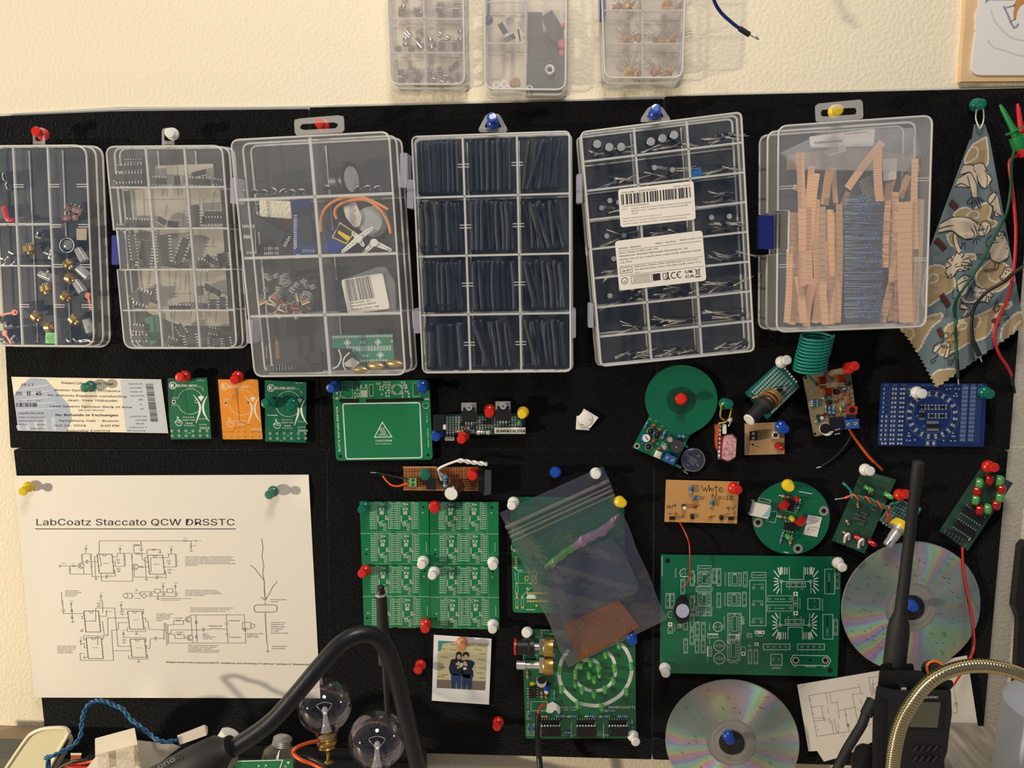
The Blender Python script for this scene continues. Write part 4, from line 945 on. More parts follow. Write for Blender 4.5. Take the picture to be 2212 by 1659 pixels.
for nm, a, b_, c, e, (mx, my), _ in PG:
    o, d = board('panel_board', nm+' of the four joined green panel boards with fine pad rows', 'circuit board', f, [a, b_, c, e], GREEN2, .003, .0016, 'joined panel boards')
    sb, pb, hb = MB(f, d+.00008), MB(f, d+.0001), MB(f, d+.00016); sb.m(mat('pale_silkscreen', (170, 206, 176), .6)); pb.m(TIN); hb.m(HOLE)
    for r_ in range(2):
        for c_ in range(2):
            module(sb, pb, hb, mx+c_*262+r_*10, my+10+r_*358)
    yv = (a[1]+e[1])/2+4; sb.line([(a[0]+10, yv), (c[0]-4, yv+3)], 5); x2 = mx+545
    sb.line([(x2+72, my+460), (x2+74, my+560)], 5); sb.line([(mx-6, a[1]+4), (mx+14, e[1]-4)], 2); sb.line([(mx+528, a[1]+4), (mx+548, e[1]-4)], 2)
    hb.disc(x2+40, my+64, 12); pb.disc(x2+34, my+126, 9); hb.disc(mx-54, my+590, 12); pb.disc(mx-48, my+536, 9)
    sb.build('silkscreen', None, o); pb.build('solder_pads', None, o); hb.build('drill_holes', None, o)
# ------------------------------------------------------------------ polaroid
f = F(740, 1060, 2.77)
o = thing('instant_photo', 'instant photo of two people in dark tops hugging before a pale wall', 'photo', f(713, 1070, .002))
part(o, 'photo_frame', mat('photo_paper', (238, 236, 236), .35), lambda m: m.slab([(546, 862), (892, 885), (876, 1280), (534, 1256)], .0022, .0028), f)
img = [(572, 897), (868, 914), (853, 1195), (563, 1180)]
PW = mat('photo_wall', (196, 188, 150), .3); PN = mat('photo_navy', (18, 30, 58), .3); PH = mat('photo_hair', (34, 26, 24), .3); PSK = mat('photo_skin', (204, 178, 150), .3); PJ = mat('photo_denim', (34, 62, 108), .3); PF = mat('photo_floor', (120, 108, 100), .3); PT = mat('photo_teal', (70, 140, 140), .3)
part(o, 'photo_background', PW, lambda m: m.poly(img), f, .0029)
part(o, 'photo_floor', PF, lambda m: m.poly([(564, 1130), (856, 1140), (853, 1195), (563, 1180)]), f, .00295)
part(o, 'photo_bricks', mat('photo_mortar', (128, 112, 86), .3), lambda m: [m.line([(x, y), (x+40, y+3)], 4) for x, y in ((574, 945), (590, 995), (575, 1055), (590, 1100), (570, 1110), (790, 950), (820, 975), (810, 1010), (815, 1060), (800, 1090), (815, 1120), (640, 950), (780, 925), (650, 920))], f, .00297)
part(o, 'photo_corner', PT, lambda m: m.poly([(572, 897), (690, 904), (600, 915), (585, 960), (570, 960)]), f, .00296)
def body(m):
    m.m(PN); m.poly(smooth2([(650, 1010), (690, 1005), (715, 1015), (716, 1060), (715, 1100), (650, 1100), (636, 1060)], 3)); m.poly(smooth2([(712, 1018), (755, 1012), (790, 1028), (780, 1060), (778, 1120), (716, 1110), (716, 1050)], 3))
    m.m(PJ); m.poly([(648, 1095), (712, 1098), (704, 1186), (688, 1186), (680, 1130), (672, 1185), (652, 1184)]); m.poly([(712, 1098), (778, 1100), (770, 1190), (752, 1190), (745, 1140), (736, 1188), (716, 1187)])
part(o, 'photo_figures', PN, body, f, .0031)
def hd(m):
    m.m(PH); m.disc(695, 985, 18, ry=22); m.poly([(678, 985), (674, 1015), (690, 1000)]); m.disc(738, 982, 20, ry=18)
    m.m(PSK); m.disc(696, 994, 12, d=.0033, ry=15); m.disc(737, 996, 13, d=.0033, ry=15); m.rect(690, 1040, 26, 10, 20, .0033); m.rect(735, 1042, 24, 12, 0, .0033); m.rect(700, 1055, 34, 9, -20, .0033); m.rect(785, 1062, 12, 26, 30, .0033); m.disc(694, 1030, 9, d=.0034); m.disc(732, 1030, 10, d=.0034)
    m.m(mat('photo_white', (226, 222, 214), .3)); m.rect(712, 1040, 16, 20, 10, .0035); m.rect(732, 1064, 20, 14, -10, .0035)
part(o, 'photo_heads', PH, hd, f, .0032)
# ------------------------------------------------------------------ board behind the zip bag
f = F(1060, 1000, 5.0275)
o, d = board('rounded_board', 'green rounded board half hidden behind the zip bag', 'circuit board', f, rquad([(215, 370), (1450, 372), (1465, 1640), (240, 1625)], 45, 5), GREEN2, .003)
def s(b):
    b.line([(225, 895), (225, 940), (250, 940)], 5); b.line([(245, 1130), (300, 1170), (350, 1165)], 6); b.orect(400, 1245, 200, 120, 3); b.text('GAIN MIX', 262, 1190, 16, 90, 88); b.orect(284, 1515, 26, 90, 3); b.orect(345, 1515, 26, 90, 3); b.orect(284, 1370, 26, 70, 3); b.line([(385, 1592), (478, 1594)], 7); b.line([(345, 1440), (440, 1350)], 4)
    b.poly([(400, 1430), (480, 1430), (495, 1475), (385, 1475)])
marks(o, f, d, s)
def s(b):
    for k in range(5): b.disc(275, 1028+k*27, 16, ry=11)
    b.disc(257, 955, 14)
    for x, y in ((390, 1255), (465, 1250)): b.ring(x, y, 18, 12, 12, ry=26)
    for x, y in ((280, 1308), (430, 1308), (398, 1366), (282, 1425), (282, 1457), (343, 1457), (286, 1572), (345, 1572), (498, 1548)): b.disc(x, y, 14)
    for k in range(8): b.disc(402+k*30, 1415, 13); b.disc(405+k*30, 1502, 13)
marks(o, f, d, s, GOLDP, 'solder_pads')
# ------------------------------------------------------------------ spiral led board
f = F(1100, 1330, 5.04)
o, d = board('spiral_board', 'green board with a white spiral of green leds and three chips along its bottom', 'circuit board', f, rquad([(140, 138), (1372, 185), (1382, 1335), (178, 1338)], 35, 4), GREEN, .003)
def s(b):
    b.line(smooth2([(640, 380), (575, 480), (545, 590), (548, 690), (580, 780), (660, 875), (745, 940), (860, 973), (1000, 975), (1120, 925), (1225, 850), (1300, 730), (1332, 610), (1325, 500), (1285, 395), (1220, 310), (1130, 240)]), 40)
    b.line(smooth2([(1060, 390), (1120, 450), (1152, 550), (1148, 660), (1095, 750), (1010, 805), (900, 818), (800, 780), (725, 705), (720, 610), (750, 540), (810, 495), (885, 480), (955, 510), (985, 570)]), 36)
    b.poly([(750, 530), (770, 500), (780, 560)])
    b.orect(230, 460, 150, 60, 4); b.orect(325, 985, 175, 100, 4); b.line([(185, 1298), (1370, 1298)], 3); b.text('SPIRAL VU METER', 555, 1005, 20, 225); b.text('LED - 2024', 585, 1032, 18, 165); b.text('[NORTCRAFT]', 1075, 1010, 34, 290, bold=2); b.text('VU IN 12', 210, 1010, 18, 110, -90)
    for x in (560, 690, 885, 1045, 1235): b.orect(x, 1096, 90, 26, 2.5)
    for x in (350, 685, 1035): b.line([(x-8, 1175), (x-8, 1325)], 6)
    for x, y in ((215, 1085), (215, 1230), (270, 1230)): b.orect(x, y, 40, 90, 3)
    b.line([(350, 160), (430, 160)], 5); b.line([(350, 160), (350, 240)], 5)
    b.text('OUT', 160, 470, 18, 40, 60); b.orect(640, 1275, 70, 24, 2.5); b.orect(1000, 1275, 60, 24, 2.5); b.orect(1095, 1035, 90, 24, 2.5)
marks(o, f, d, s)
for x, y in ((550, 585), (567, 790), (745, 955), (1005, 990), (1272, 820), (1325, 540), (1192, 310), (1050, 415), (1143, 560), (1133, 700), (1040, 795), (922, 845), (792, 800), (720, 730), (718, 615), (778, 530), (883, 505), (970, 560), (980, 625), (925, 685), (870, 640)):
    led(o, f, x, y-14, 25, d, GRNL, (0, -.25, 1), .008)
for x in (450, 835, 1185):
    chip(o, f, x, 1165, 205, 60, 0, d, 8, .004, 'both', BLK, 'integrated_circuit', 20); 
    chip(o, f, x+6, 1262, 215, 110, 0, d, 8, .0075, 'top', BLK, 'integrated_circuit', 55)
    mb = MB(f); mb.m(TIN)
    for r_ in range(2):
        for k in range(7): mb.ball(f(x-92+k*31+r_*6, 1203+r_*34, d+.0055), .0011, 6, (1, 1, 1.3))
    mb.build('chip_pins', None, o)
chip(o, f, 256, 838, 118, 88, 90, d, 4, .0035, 'both', BLK, 'integrated_circuit', 18)
def mic(m):
    m.m(SILVER); m.lathe(f(352, 700, d), (0, -1, 0), [(0, .0048), (.005, .0048), (.0055, .0045)], 20); m.m(BLK); m.lathe(f(352, 700, d+.00558), (0, -1, 0), [(0, .004), (.0001, .0039)], 20)
part(o, 'microphone', SILVER, mic, f)
can(o, f, 425, 755, 30, d, .008, BLUEP, WHITEP, lean=(-.25, -.45)); blob(o, f, 255, 745, 34, 26, d, YELL, 'disc_capacitor', .004)
for x, y, l, a, m_ in ((200, 640, 120, 88, REST), (353, 860, 110, 88, REST), (402, 865, 110, 88, REST), (492, 870, 110, 88, RESB), (487, 340, 150, 88, RESB), (490, 480, 130, 88, RESB), (213, 1085, 100, 88, RESB), (213, 1230, 110, 88, RESB), (272, 1230, 110, 88, RESB), (385, 1098, 110, 2, REST), (560, 1098, 110, 0, RESB), (690, 1098, 130, 0, RESB), (885, 1098, 130, 0, RESB), (1040, 1098, 130, 0, RESB), (1237, 1100, 130, 0, RESB), (1098, 1036, 120, 0, RESB), (640, 1276, 90, 0, RESB), (1338, 1190, 110, 88, RESB)):
    resistor(o, f, x, y, l, a, d, m_, .0012)
def pot(m, y, shaft):
    m.m(STEEL); m.bx(355, y, 60, 170, d, d+.010); m.m(BRASS); m.lathe(f(370, y, d+.006), (1, 0, 0), [(0, .0078), (.001, .0084), (.009, .0084), (.0095, .0065)], 22)
    m.m(SILVER); m.lathe(f(340, y, d+.007), (-1, 0, 0), [(0, .0033), (.012, .0033)], 14)
    if shaft: m.lathe(f(250, y-2, d+.007), (-1, 0, 0), [(0, .003), (.006, .003), (.0062, .0042), (.014, .0042), (.0145, .003)], 14)
part(o, 'potentiometer', STEEL, lambda m: pot(m, 340, False), f); part(o, 'potentiometer', STEEL, lambda m: pot(m, 540, True), f, label='potentiometer with a bare metal shaft')
mb = MB(f); mb.m(BLK); A = f(275, 340, d+.009); mb.lathe(A, (-1, 0, 0), [(0, .0095), (.004, .0095), (.006, .0075), (.017, .0068)], 24); mb.m(REDP); mb.lathe(A+Vector((-.0165, 0, 0)), (-1, 0, 0), [(0, .0078), (.0012, .0078), (.002, .007)], 24); mb.build('knob', None, o, label='black knob with a red face')
mb = MB(f); mb.m(mat('white_tape', (226, 226, 222), .6)); mb.slab(smooth2([(470, 935), (540, 975), (555, 1030), (545, 1075), (520, 1050), (500, 1030), (470, 1055), (440, 1060), (400, 1040), (420, 960)], 3), d+.001, d+.0018); mb.build('tape_scrap', None, o)
mb = MB(f); mb.m(REDP); mb.wire([(400, 960, .012), (380, 965, .014), (340, 990, .016), (318, 1050, .018), (316, 1080, .018)], .0011); mb.m(BLK); mb.wire([(316, 1075, .018), (310, 1200, .02), (312, 1380, .022), (325, 1540, .024), (345, 1700, .03), (380, 1900, .03)], .0027, 10); mb.build('power_cable', None, o)
# ------------------------------------------------------------------ large green board
f = F(1400, 1190, 5.0273)
o, d = board('large_green_board', 'largest green bare board with white heat sink outlines and two white pins', 'circuit board', f, [(138, 38), (2106, 62), (2056, 1366), (126, 1326)], GREEN3, .003)
sb = MB(f, d+.00008); sb.m(SILK); pb = MB(f, d+.0001); pb.m(TIN); hb = MB(f, d+.00016); hb.m(HOLE)
def hole(x, y, r=12): pb.disc(x, y, r, 10); hb.disc(x, y, r*.55, 8)
def res_v(x, y, h, w=34, t=None): sb.orect(x, y, w, h, 4); hole(x, y-h/2+18, 10); hole(x, y+h/2-18, 10); (sb.text(t, x+5, y+len(t)*6, 13, len(t)*12, -90) if t else None)
def res_h(x, y, w, h=46, t=None): sb.orect(x, y, w, h, 4); hole(x-w/2+24, y, 11); hole(x+w/2-24, y, 11); (sb.text(t, x, y+8, 17, w*.42, 0, anchor='c', bold=1) if t else None)
def dipo(x0, y0, x1, y1, n): 
    sb.orect((x0+x1)/2, (y0+y1)/2, x1-x0, y1-y0, 4); sb.ring((x0+x1)/2, y0, 17, 5, 12, a0=0, a1=180)
    for k in range(n):
        yy = y0+(y1-y0)*(k+.5)/n; hole(x0+22, yy, 11); hole(x1-22, yy, 11)
    sb.orect((x0+x1)/2, (y0+y1)/2, (x1-x0)*.35, (y1-y0)*.7, 3)
hb.disc(212, 107, 27); hb.disc(1978, 1298, 27)
res_h(613, 190, 152, 58, '10uF'); dipo(540, 236, 684, 378, 4); res_h(608, 415, 172, 48, '0.1uF'); dipo(540, 455, 684, 592, 4); res_h(606, 630, 172, 50, '0.1uF'); res_h(605, 688, 170, 34, '10k')
sb.text('NE555', 512, 345, 18, 90, -90); sb.text('NE555', 512, 565, 18, 90, -90)
for x, y, h, t in ((478, 298, 160, '10k'), (478, 568, 160, '1k'), (376, 388, 160, '1k'), (720, 272, 160, '220'), (770, 285, 186, '100nF'), (212, 542, 160, '10k'), (262, 542, 160, '1k'), (478, 762, 158, '1k'), (476, 938, 158, '1k'), (535, 852, 160, '1uF'), (600, 856, 160, '1k'), (532, 1032, 156, '1k'), (598, 1032, 156, '2k'), (408, 1033, 156, '0.1uF'), (768, 536, 160, '0.1uF'), (1056, 310, 160, '1uF'), (1046, 526, 160, '1uF'), (1106, 1148, 156, '0.1uF'), (1172, 1148, 156, '1k'), (2054, 328, 166, '10k'), (2036, 828, 166, '10k'), (408, 812, 96, '')):
    res_v(x, y, h, 40, t)
dipo(872, 238, 1012, 380, 4); dipo(864, 456, 1004, 598, 4); dipo(866, 678, 1010, 906, 7); dipo(858, 968, 998, 1190, 7); sb.text('UCC37322', 845, 380, 18, 150, -90); sb.text('UCC37321', 840, 596, 18, 140, -90); sb.text('74HCT74N', 832, 860, 16, 145, -90); sb.text('74HC14', 868, 1220, 22, 108); sb.orect(932, 936, 140, 44, 4); hole(882, 935); sb.rect(970, 937, 40, 44); hb.disc(970, 937, 9); sb.rect(878, 988, 28, 28)
sb.ring(390, 240, 44, 6, 24, a0=60, a1=300); sb.line([(350, 278), (436, 278)], 6); [hole(x, y, 8) for x, y in ((372, 245), (400, 228), (408, 252))]; sb.text('2N2222', 306, 292, 18, 105, -90)
sb.ring(244, 690, 34, 5, 20, a0=60, a1=300); hole(240, 690, 8); sb.orect(240, 862, 46, 66, 4); sb.rect(240, 797, 46, 42); hb.disc(240, 797, 9); hole(240, 876, 9); sb.text('1N4148', 292, 880, 14, 90, -90); sb.orect(344, 816, 50, 40, 4); sb.poly([(330, 800), (362, 808), (350, 830)])
for cx, cy, r in ((757, 825, 50), (774, 1030, 60), (773, 1168, 60)):
    sb.ring(cx, cy, r, 6, 28); hole(cx-26, cy, 14); hole(cx+26, cy, 14)
    if r > 55: sb.text('470uF', cx+4, cy+30, 13, 60, -90)
sb.text('220uF', 672, 870, 16, 86, -90); sb.orect(702, 922, 112, 44, 4); sb.rect(702, 904, 112, 14); [hole(670+k*32, 926, 9) for k in range(3)]; sb.text('7805', 672, 1016, 15, 60, -90); sb.orect(666, 1092, 50, 104, 4); sb.rect(648, 1092, 14, 104); [hole(672, 1060+k*32, 9) for k in range(3)]; sb.text('7812', 650, 1208, 15, 56, -90)
res_h(1203, 262, 152, 58, '1uF'); sb.orect(1192, 566, 176, 494, 5); sb.text('12 turns', 1135, 368, 16, 122); sb.text('8 turns', 1135, 550, 16, 112); sb.text('12 turns', 1130, 740, 16, 120)
for x, y in ((1148, 402), (1240, 402), (1145, 580), (1236, 580), (1142, 768), (1230, 772)): hole(x, y, 17)
sb.text('GDT', 1042, 800, 36, 92, -90, bold=2); sb.rect(1212, 884, 106, 36); hb.disc(1178, 884, 8); hb.disc(1244, 884, 8); sb.text('FEED', 1168, 930, 20, 80); sb.rect(1174, 1014, 38, 34); hb.disc(1174, 1014, 9); sb.text('ANT', 1204, 1040, 15, 50, -90); sb.orect(1100, 918, 50, 42, 4); hole(1100, 918, 10); hole(1102, 1030, 16); sb.orect(1036, 1075, 44, 66, 4); sb.rect(1036, 1118, 46, 44); hb.disc(1036, 1118, 10)
res_h(1430, 520, 262, 64, '5.6 ohm'); res_h(1426, 622, 262, 64, '5.6 ohm')
for y0_, fl in ((466, 1), (678, -1)):
    sb.rect(1602, y0_, 50, 44); hb.disc(1602, y0_, 10); sb.orect(1600, y0_+fl*65, 46, 86, 4); hole(1600, y0_+fl*80, 9)
sb.text('1N4148', 1655, 632, 18, 116, -90); sb.orect(1800, 576, 132, 118, 6); sb.text('PRIMARY', 1900, 650, 16, 140, -90); hole(1808, 545, 8); hole(1808, 606, 8)
for x, y in ((1972, 333), (1952, 824)): sb.orect(x, y, 108, 268, 5); hb.rect(x-8, y+(60 if y < 500 else -60), 14, 110); sb.text('0.68uF', x, y+(0 if y < 500 else 100), 18, 90, -90)
def sink(cx, cy, s_):
    bx0, bx1 = cx-160, cx+158
    sb.line([(bx0, cy+130*s_), (bx0, cy), (bx1, cy), (bx1+4, cy+130*s_)], 6); sb.ring(bx0, cy, 15, 6, 14); sb.ring(bx1, cy, 15, 6, 14)
    sb.line([(cx-74, cy-155*s_), (cx-72, cy-22*s_), (cx+82, cy-22*s_), (cx+84, cy-155*s_)], 6)
    for sg in (-1, 1):
        c0 = cx+sg*160
        for k, (a, r0, r1) in enumerate(((-92, 85, 158), (-110, 78, 160), (-135, 70, 165), (-160, 64, 120), (180, 62, 112), (160, 62, 120), (140, 74, 160), (118, 92, 150))):
            aa = math.radians(a if sg < 0 else 180-a); x_ = math.cos(aa); y_ = math.sin(aa)*s_
            sb.line([(c0+x_*r0*.55, cy+y_*r0), (c0+x_*r1*.68, cy+y_*r1*.98)], 13)
        for k in range(4): sb.line([(cx+sg*(100+k*24), cy-150*s_), (cx+sg*(100+k*24), cy-80*s_)], 9)
    sb.orect(cx, cy+38*s_, 204, 44, 5); [hole(cx-66+k*68, cy+38*s_, 15) for k in range(3)]
    for k, t in enumerate('GCE' if s_ > 0 else 'ECG'): sb.text(t, cx-78+k*68, cy+(92 if s_ > 0 else -78), 20, 16)
sink(1607, 332, 1); sink(1592, 806, -1)
for x0_, w_ in ((1252, 288), (1622, 292)):
    sb.orect(x0_+w_/2, 1042, w_, 62, 6); [hole(x0_+50+k*64, 1040, 12) for k in range(4)]; [sb.text(str(4-k), x0_+44+k*64, 1096, 14, 9) for k in range(4)]
sb.orect(1394, 1182, 122, 118, 6); hole(1362, 1176, 10); hole(1422, 1176, 10); sb.text('12VAC', 1336, 1280, 26, 106, bold=1); sb.line([(1545, 1188), (1576, 1132), (1950, 1140), (1985, 1192), (1952, 1246), (1574, 1240)], 7, closed=True)
for x in (1604, 1924): pb.ring(x, 1188, 30, 12, 20); hb.disc(x, 1188, 24)
hb.disc(1762, 1188, 14); sb.text('AC', 1578, 1262, 20, 38); sb.text('GROUND', 1700, 1262, 20, 124); sb.text('AC', 1902, 1266, 20, 38); sb.line([(152, 62), (152, 275)], 5)
sb.build('silkscreen', None, o); pb.build('solder_pads', None, o); hb.build('drill_holes', None, o)
# buzzer hanging over it from the white noise board
f2 = F(1400, 1190, 5.0273)
# ------------------------------------------------------------------ white noise board
f = F(1380, 1000, 8.296)
o, d = board('white_noise_board', 'tan handmade board with White Noise handwritten in black', 'circuit board', f, [(485, 300), (1800, 335), (1758, 1088), (458, 1055)], TANB, .003)
def s(b):
    H = 7
    for st in ([(1125, 405), (1165, 505), (1190, 440), (1215, 510), (1250, 400)], [(1262, 405), (1262, 510), (1280, 455), (1305, 460), (1305, 515)], [(1335, 455), (1335, 515)], [(1385, 400), (1388, 505), (1392, 560)], [(1350, 440), (1420, 435)], [(1440, 480), (1490, 470), (1480, 440), (1450, 450), (1440, 500), (1470, 522), (1520, 495)],
               [(1315, 630), (1320, 555), (1375, 650), (1385, 560)], [(1440, 600), (1425, 630), (1450, 652), (1475, 625), (1450, 595), (1440, 600)], [(1520, 600), (1520, 655)], [(1600, 590), (1570, 600), (1585, 630), (1600, 655), (1560, 655)], [(1635, 640), (1680, 620), (1670, 590), (1640, 605), (1632, 650), (1660, 668), (1695, 650)],
               [(530, 760), (505, 785), (525, 812), (550, 785), (530, 760)], [(560, 765), (570, 805), (595, 805), (605, 760)], [(640, 730), (650, 800)], [(610, 765), (675, 755)], [(530, 908), (585, 910)], [(1610, 790), (1580, 790), (1572, 815), (1600, 822), (1615, 795), (1620, 865)], [(1650, 795), (1680, 830), (1722, 780)], [(1565, 912), (1625, 910)]):
        b.line(smooth2(st, 3), 11)
marks(o, f, d, s, INK, 'handwriting')
marks(o, f, d, lambda b: [b.line([(630, 908), (705, 912)], 14), b.line([(668, 870), (668, 945)], 14), b.line([(1682, 900), (1748, 896)], 12), b.line([(1715, 865), (1712, 945)], 12)], mat('red_ink', (196, 44, 34), .6), 'plus_marks')
resistor(o, f, 940, 470, 170, 90, d, RESB, .002, .8, False); resistor(o, f, 1015, 630, 150, 12, d, RESB, .0018, .8, False); resistor(o, f, 1314, 720, 150, 90, d, RESB, .0018, .8, False)
can(o, f, 800, 770, 42, d, .006, BLK, WHITEP); blob(o, f, 1010, 770, 45, 18, d, CERA, 'disc_capacitor', .003); blob(o, f, 1283, 965, 48, 20, d, CERA, 'disc_capacitor', .003)
blob(o, f, 955, 960, 42, 55, d, BLK, 'transistor', .004, -15); blob(o, f, 1478, 980, 42, 52, d, BLK, 'transistor', .004, -15)
for x, y in ((597, 990), (1654, 995)): part(o, 'pin_header', BLK, lambda m: m.bx(x, y, 108, 62, d, d+.005, 0, .9), f)
mb = MB(f); mb.m(REDP); mb.wire([(700, 1000, .002), (735, 1070, .003), (800, 1190, .008), (870, 1340, .012), (905, 1480, .014), (915, 1660, .016), (918, 1900, .017), (900, 2080, .015), (800, 2240, .012)], .0006); mb.build('red_lead', None, o)
mb = MB(F(1400, 1190, 5.0273)); f3 = mb.fr
mb.m(BLK); mb.cyl(368, 640, 84, .006, .012, 32, ry=150); mb.cyl(368, 640, 92, .012, .013, 32, ry=120)
mb.bx(350, 500, 30, 26, .006, .0125); mb.bx(410, 502, 30, 26, .006, .0125); mb.m(mat('lilac_membrane', (186, 184, 212), .5)); mb.cyl(375, 652, 72, .013, .0133, 28, ry=76)
ORIG['buzzer'] = f3(368, 640, .008)
mb.build('buzzer', None, None, 'oval black buzzer with a lilac disc dangling over the large green board', 'buzzer')
# ------------------------------------------------------------------ round traffic light board
f = F(1610, 1020, 8.73)
cpts = [(862+732*math.cos(a*math.pi/40), 858+694*math.sin(a*math.pi/40)) for a in range(80)]
o, d = board('traffic_light_board', 'round green board with a usb plug, leds and a small white paper label', 'circuit board', f, cpts, GREEN3, .004)
def s(b):
    b.orect(365, 535, 220, 60, 8, 12); b.line([(490, 735), (605, 745), (560, 955), (390, 920)], 6); b.line([(1015, 365), (1255, 408)], 14); b.orect(870, 640, 190, 230, 4, 12); b.orect(680, 830, 170, 50, 4, 12); b.line([(725, 1505), (810, 1518)], 14)
marks(o, f, d, s)
for x, y in ((1480, 730), (240, 950), (992, 1442)):
    marks(o, f, d, lambda b: b.ring(x, y, 68, 46, 26), mat('grey_pad', (176, 168, 162), .45, metal=.3), 'mounting_pad'); marks(o, f, d+.0001, lambda b: b.disc(x, y, 42, 20), HOLE, 'mounting_hole')
def usb(m):
    m.m(SILVER); m.bx(270, 715, 360, 270, d, d+.0045, 12); m.m(STEEL); m.bx(110, 650, 60, 270, d, d+.006, 14); m.m(BLK); m.bx(92, 645, 30, 240, d+.001, d+.0062, 14)
    m.m(PAPER); m.bx(290, 722, 340, 250, d+.0045, d+.0047, 12); m.m(mat('pale_blue_smudge', (150, 190, 216), .6)); m.poly([(455, 650), (490, 660), (455, 850), (310, 830), (390, 760)], d+.0048)
part(o, 'usb_plug', SILVER, usb, f)
chip(o, f, 870, 640, 200, 120, 102, d, 4, .003, 'both', BLK, 'integrated_circuit', 22); chip(o, f, 828, 1030, 210, 150, 10, d, 4, .0035, 'both', BLK, 'integrated_circuit', 34)
for x, y, a in ((735, 625, 45), (1045, 930, 38)):
    A = f(x-55, y-60, d+.003); B = f(x+60, y+55, d+.005); mb = MB(f); mb.m(REDL); L = (B-A).length; mb.lathe(A, B-A, [(0, .0048), (.002, .0049), (L*.8, .0047), (L*.95, .003), (L, .0005)], 14); mb.build('led', None, o)
led(o, f, 955, 500, 48, d, REDL, (0, 0, 1), .006); led(o, f, 868, 868, 48, d, YELL, (0, 0, 1), .006); led(o, f, 790, 1205, 50, d, GRNL, (0, 0, 1), .006)
for x, y, l, a, m_ in ((755, 460, 250, 10, REST), (700, 845, 230, 8, REST), (1008, 625, 240, 105, RESB), (685, 1245, 230, 105, RESB), (858, 1290, 220, 103, REST)): resistor(o, f, x, y, l, a, d, m_, .0013)
part(o, 'paper_label', PAPER, lambda m: m.slab([(1185, 802), (1448, 855), (1355, 1226), (1095, 1172)], d+.0005, d+.0008), f)
part(o, 'label_print', INK, lambda m: [m.text('Through Hole', 1195, 850, 22, 220, 9), m.text('Traffic Light', 1185, 900, 22, 220, 9), m.text('Rev 2', 1235, 950, 24, 100, 9), m.line([(1115, 1165), (1205, 1025), (1380, 1055)], 5), m.line([(1170, 1185), (1190, 1060)], 5), m.line([(1195, 1070), (1320, 1085)], 4), m.line([(1195, 1100), (1310, 1115)], 4), m.line([(1200, 1160), (1225, 1130), (1220, 1170)], 5)], f, d+.001)
# ------------------------------------------------------------------ detector coil board and coin cell
f = F(1360, 780, 6.382)
def det():
    pts = []
    for i in range(61):
        a = math.radians(152+(360-90)*i/60.0); pts.append((712+500*math.cos(a), 530+477*math.sin(a)))
    return pts+[(835, 1015), (625, 1450), (38, 1190)]
o, d = board('detector_board', 'green detector board with a large round coil disc at its top', 'circuit board', f, det(), GREEN3, .003)
marks(o, f, d, lambda b: b.disc(712, 540, 203, 36, ry=190), GREEND, 'coil_centre')
def s(b):
    b.text('R2', 262, 800, 20, 34, 20); b.text('C1', 345, 830, 18, 30, 20); b.text('C2', 430, 895, 18, 30, 20); b.text('Q3', 300, 925, 20, 40, 25); b.text('R1', 490, 950, 18, 28, 25); b.text('R3', 735, 1130, 20, 36, 30); b.ring(380, 1030, 52, 5, 20); b.ring(290, 970, 48, 5, 20); b.text('SW', 155, 1130, 20, 30, 30); b.text('C3', 370, 1130, 16, 30, 60); b.ring(265, 1180, 50, 5, 18); b.orect(475, 1180, 80, 90, 4, 25)
marks(o, f, d, s)
marks(o, f, d, lambda b: b.ring(102, 1170, 32, 16, 16), TIN, 'mounting_pad'); marks(o, f, d+.0001, lambda b: b.disc(102, 1170, 24, 16), HOLE, 'mounting_hole')
resistor(o, f, 230, 880, 110, -68, d, RESB, .0013, .7); resistor(o, f, 470, 1020, 130, -72, d, RESB, .0013, .7); resistor(o, f, 710, 1040, 130, 5, d, RESB, .0018, .65)
for x, y in ((290, 965), (382, 1020), (265, 1185)): blob(o, f, x, y, 44, 44, d, BLK, 'transistor', .005)
for x, y in ((335, 888), (420, 945), (332, 1100), (412, 1208)): blob(o, f, x, y, 34, 24, d, CERA, 'disc_capacitor', .004)
can(o, f, 555, 1045, 46, d, .006, DGREY, SILVER, lean=(-.1, -.2)); led(o, f, 478, 1180, 30, d, CLRL, (0, 0, 1), .006)
def trim(m):
    m.m(BLUET); m.bx(210, 1065, 100, 100, d, d+.004, 30); m.m(WHITEP); m.cyl(230, 1062, 54, d+.004, d+.005, 20); m.m(INK); m.rect(235, 1062, 70, 10, 55, d+.0052)
part(o, 'trimmer', BLUET, trim, f)
mb = MB(f); mb.m(DGREY); mb.cyl(650, 1175, 92, d, d+.008, 26); mb.m(SILVER); mb.disc(642, 1185, 12, 8, d+.0082); mb.build('buzzer_can', None, o)
def sw(m):
    m.m(WHITEP); m.bx(392, 1288, 95, 95, d, d+.004, 22); m.m(mat('ivory_button', (222, 216, 196), .5)); m.bx(392, 1290, 52, 52, d+.004, d+.006, 22)
part(o, 'push_button', WHITEP, sw, f); terminal(o, f, 555, 1350, 170, 115, 25, d, BLUET, 2, .008)
for p0, p1 in (((640, 1430), (710, 1470)), ((745, 1150), (800, 1190))):
    mb = MB(f); mb.m(mat('teal_wire', (20, 132, 116), .4)); mb.wire([(p0[0], p0[1], .004), (p1[0], p1[1], .003)], .0011); mb.build('teal_lead', None, o)
o = thing('coin_cell', 'round silver coin cell battery at the foot of the detector board', 'battery', f(875, 1360, .002))
def cell(m):
    m.m(mat('dull_battery_steel', (98, 98, 118), .35, metal=.8)); m.lathe(f(875, 1360, .001), (0, -1, 0), [(0, .0098), (.0005, .0104), (.0026, .0104), (.003, .0099)], 36); m.m(STEEL); m.ring(875, 1360, 158, 8, 36, .0041)
part(o, 'cell_body', SILVER, cell, f)
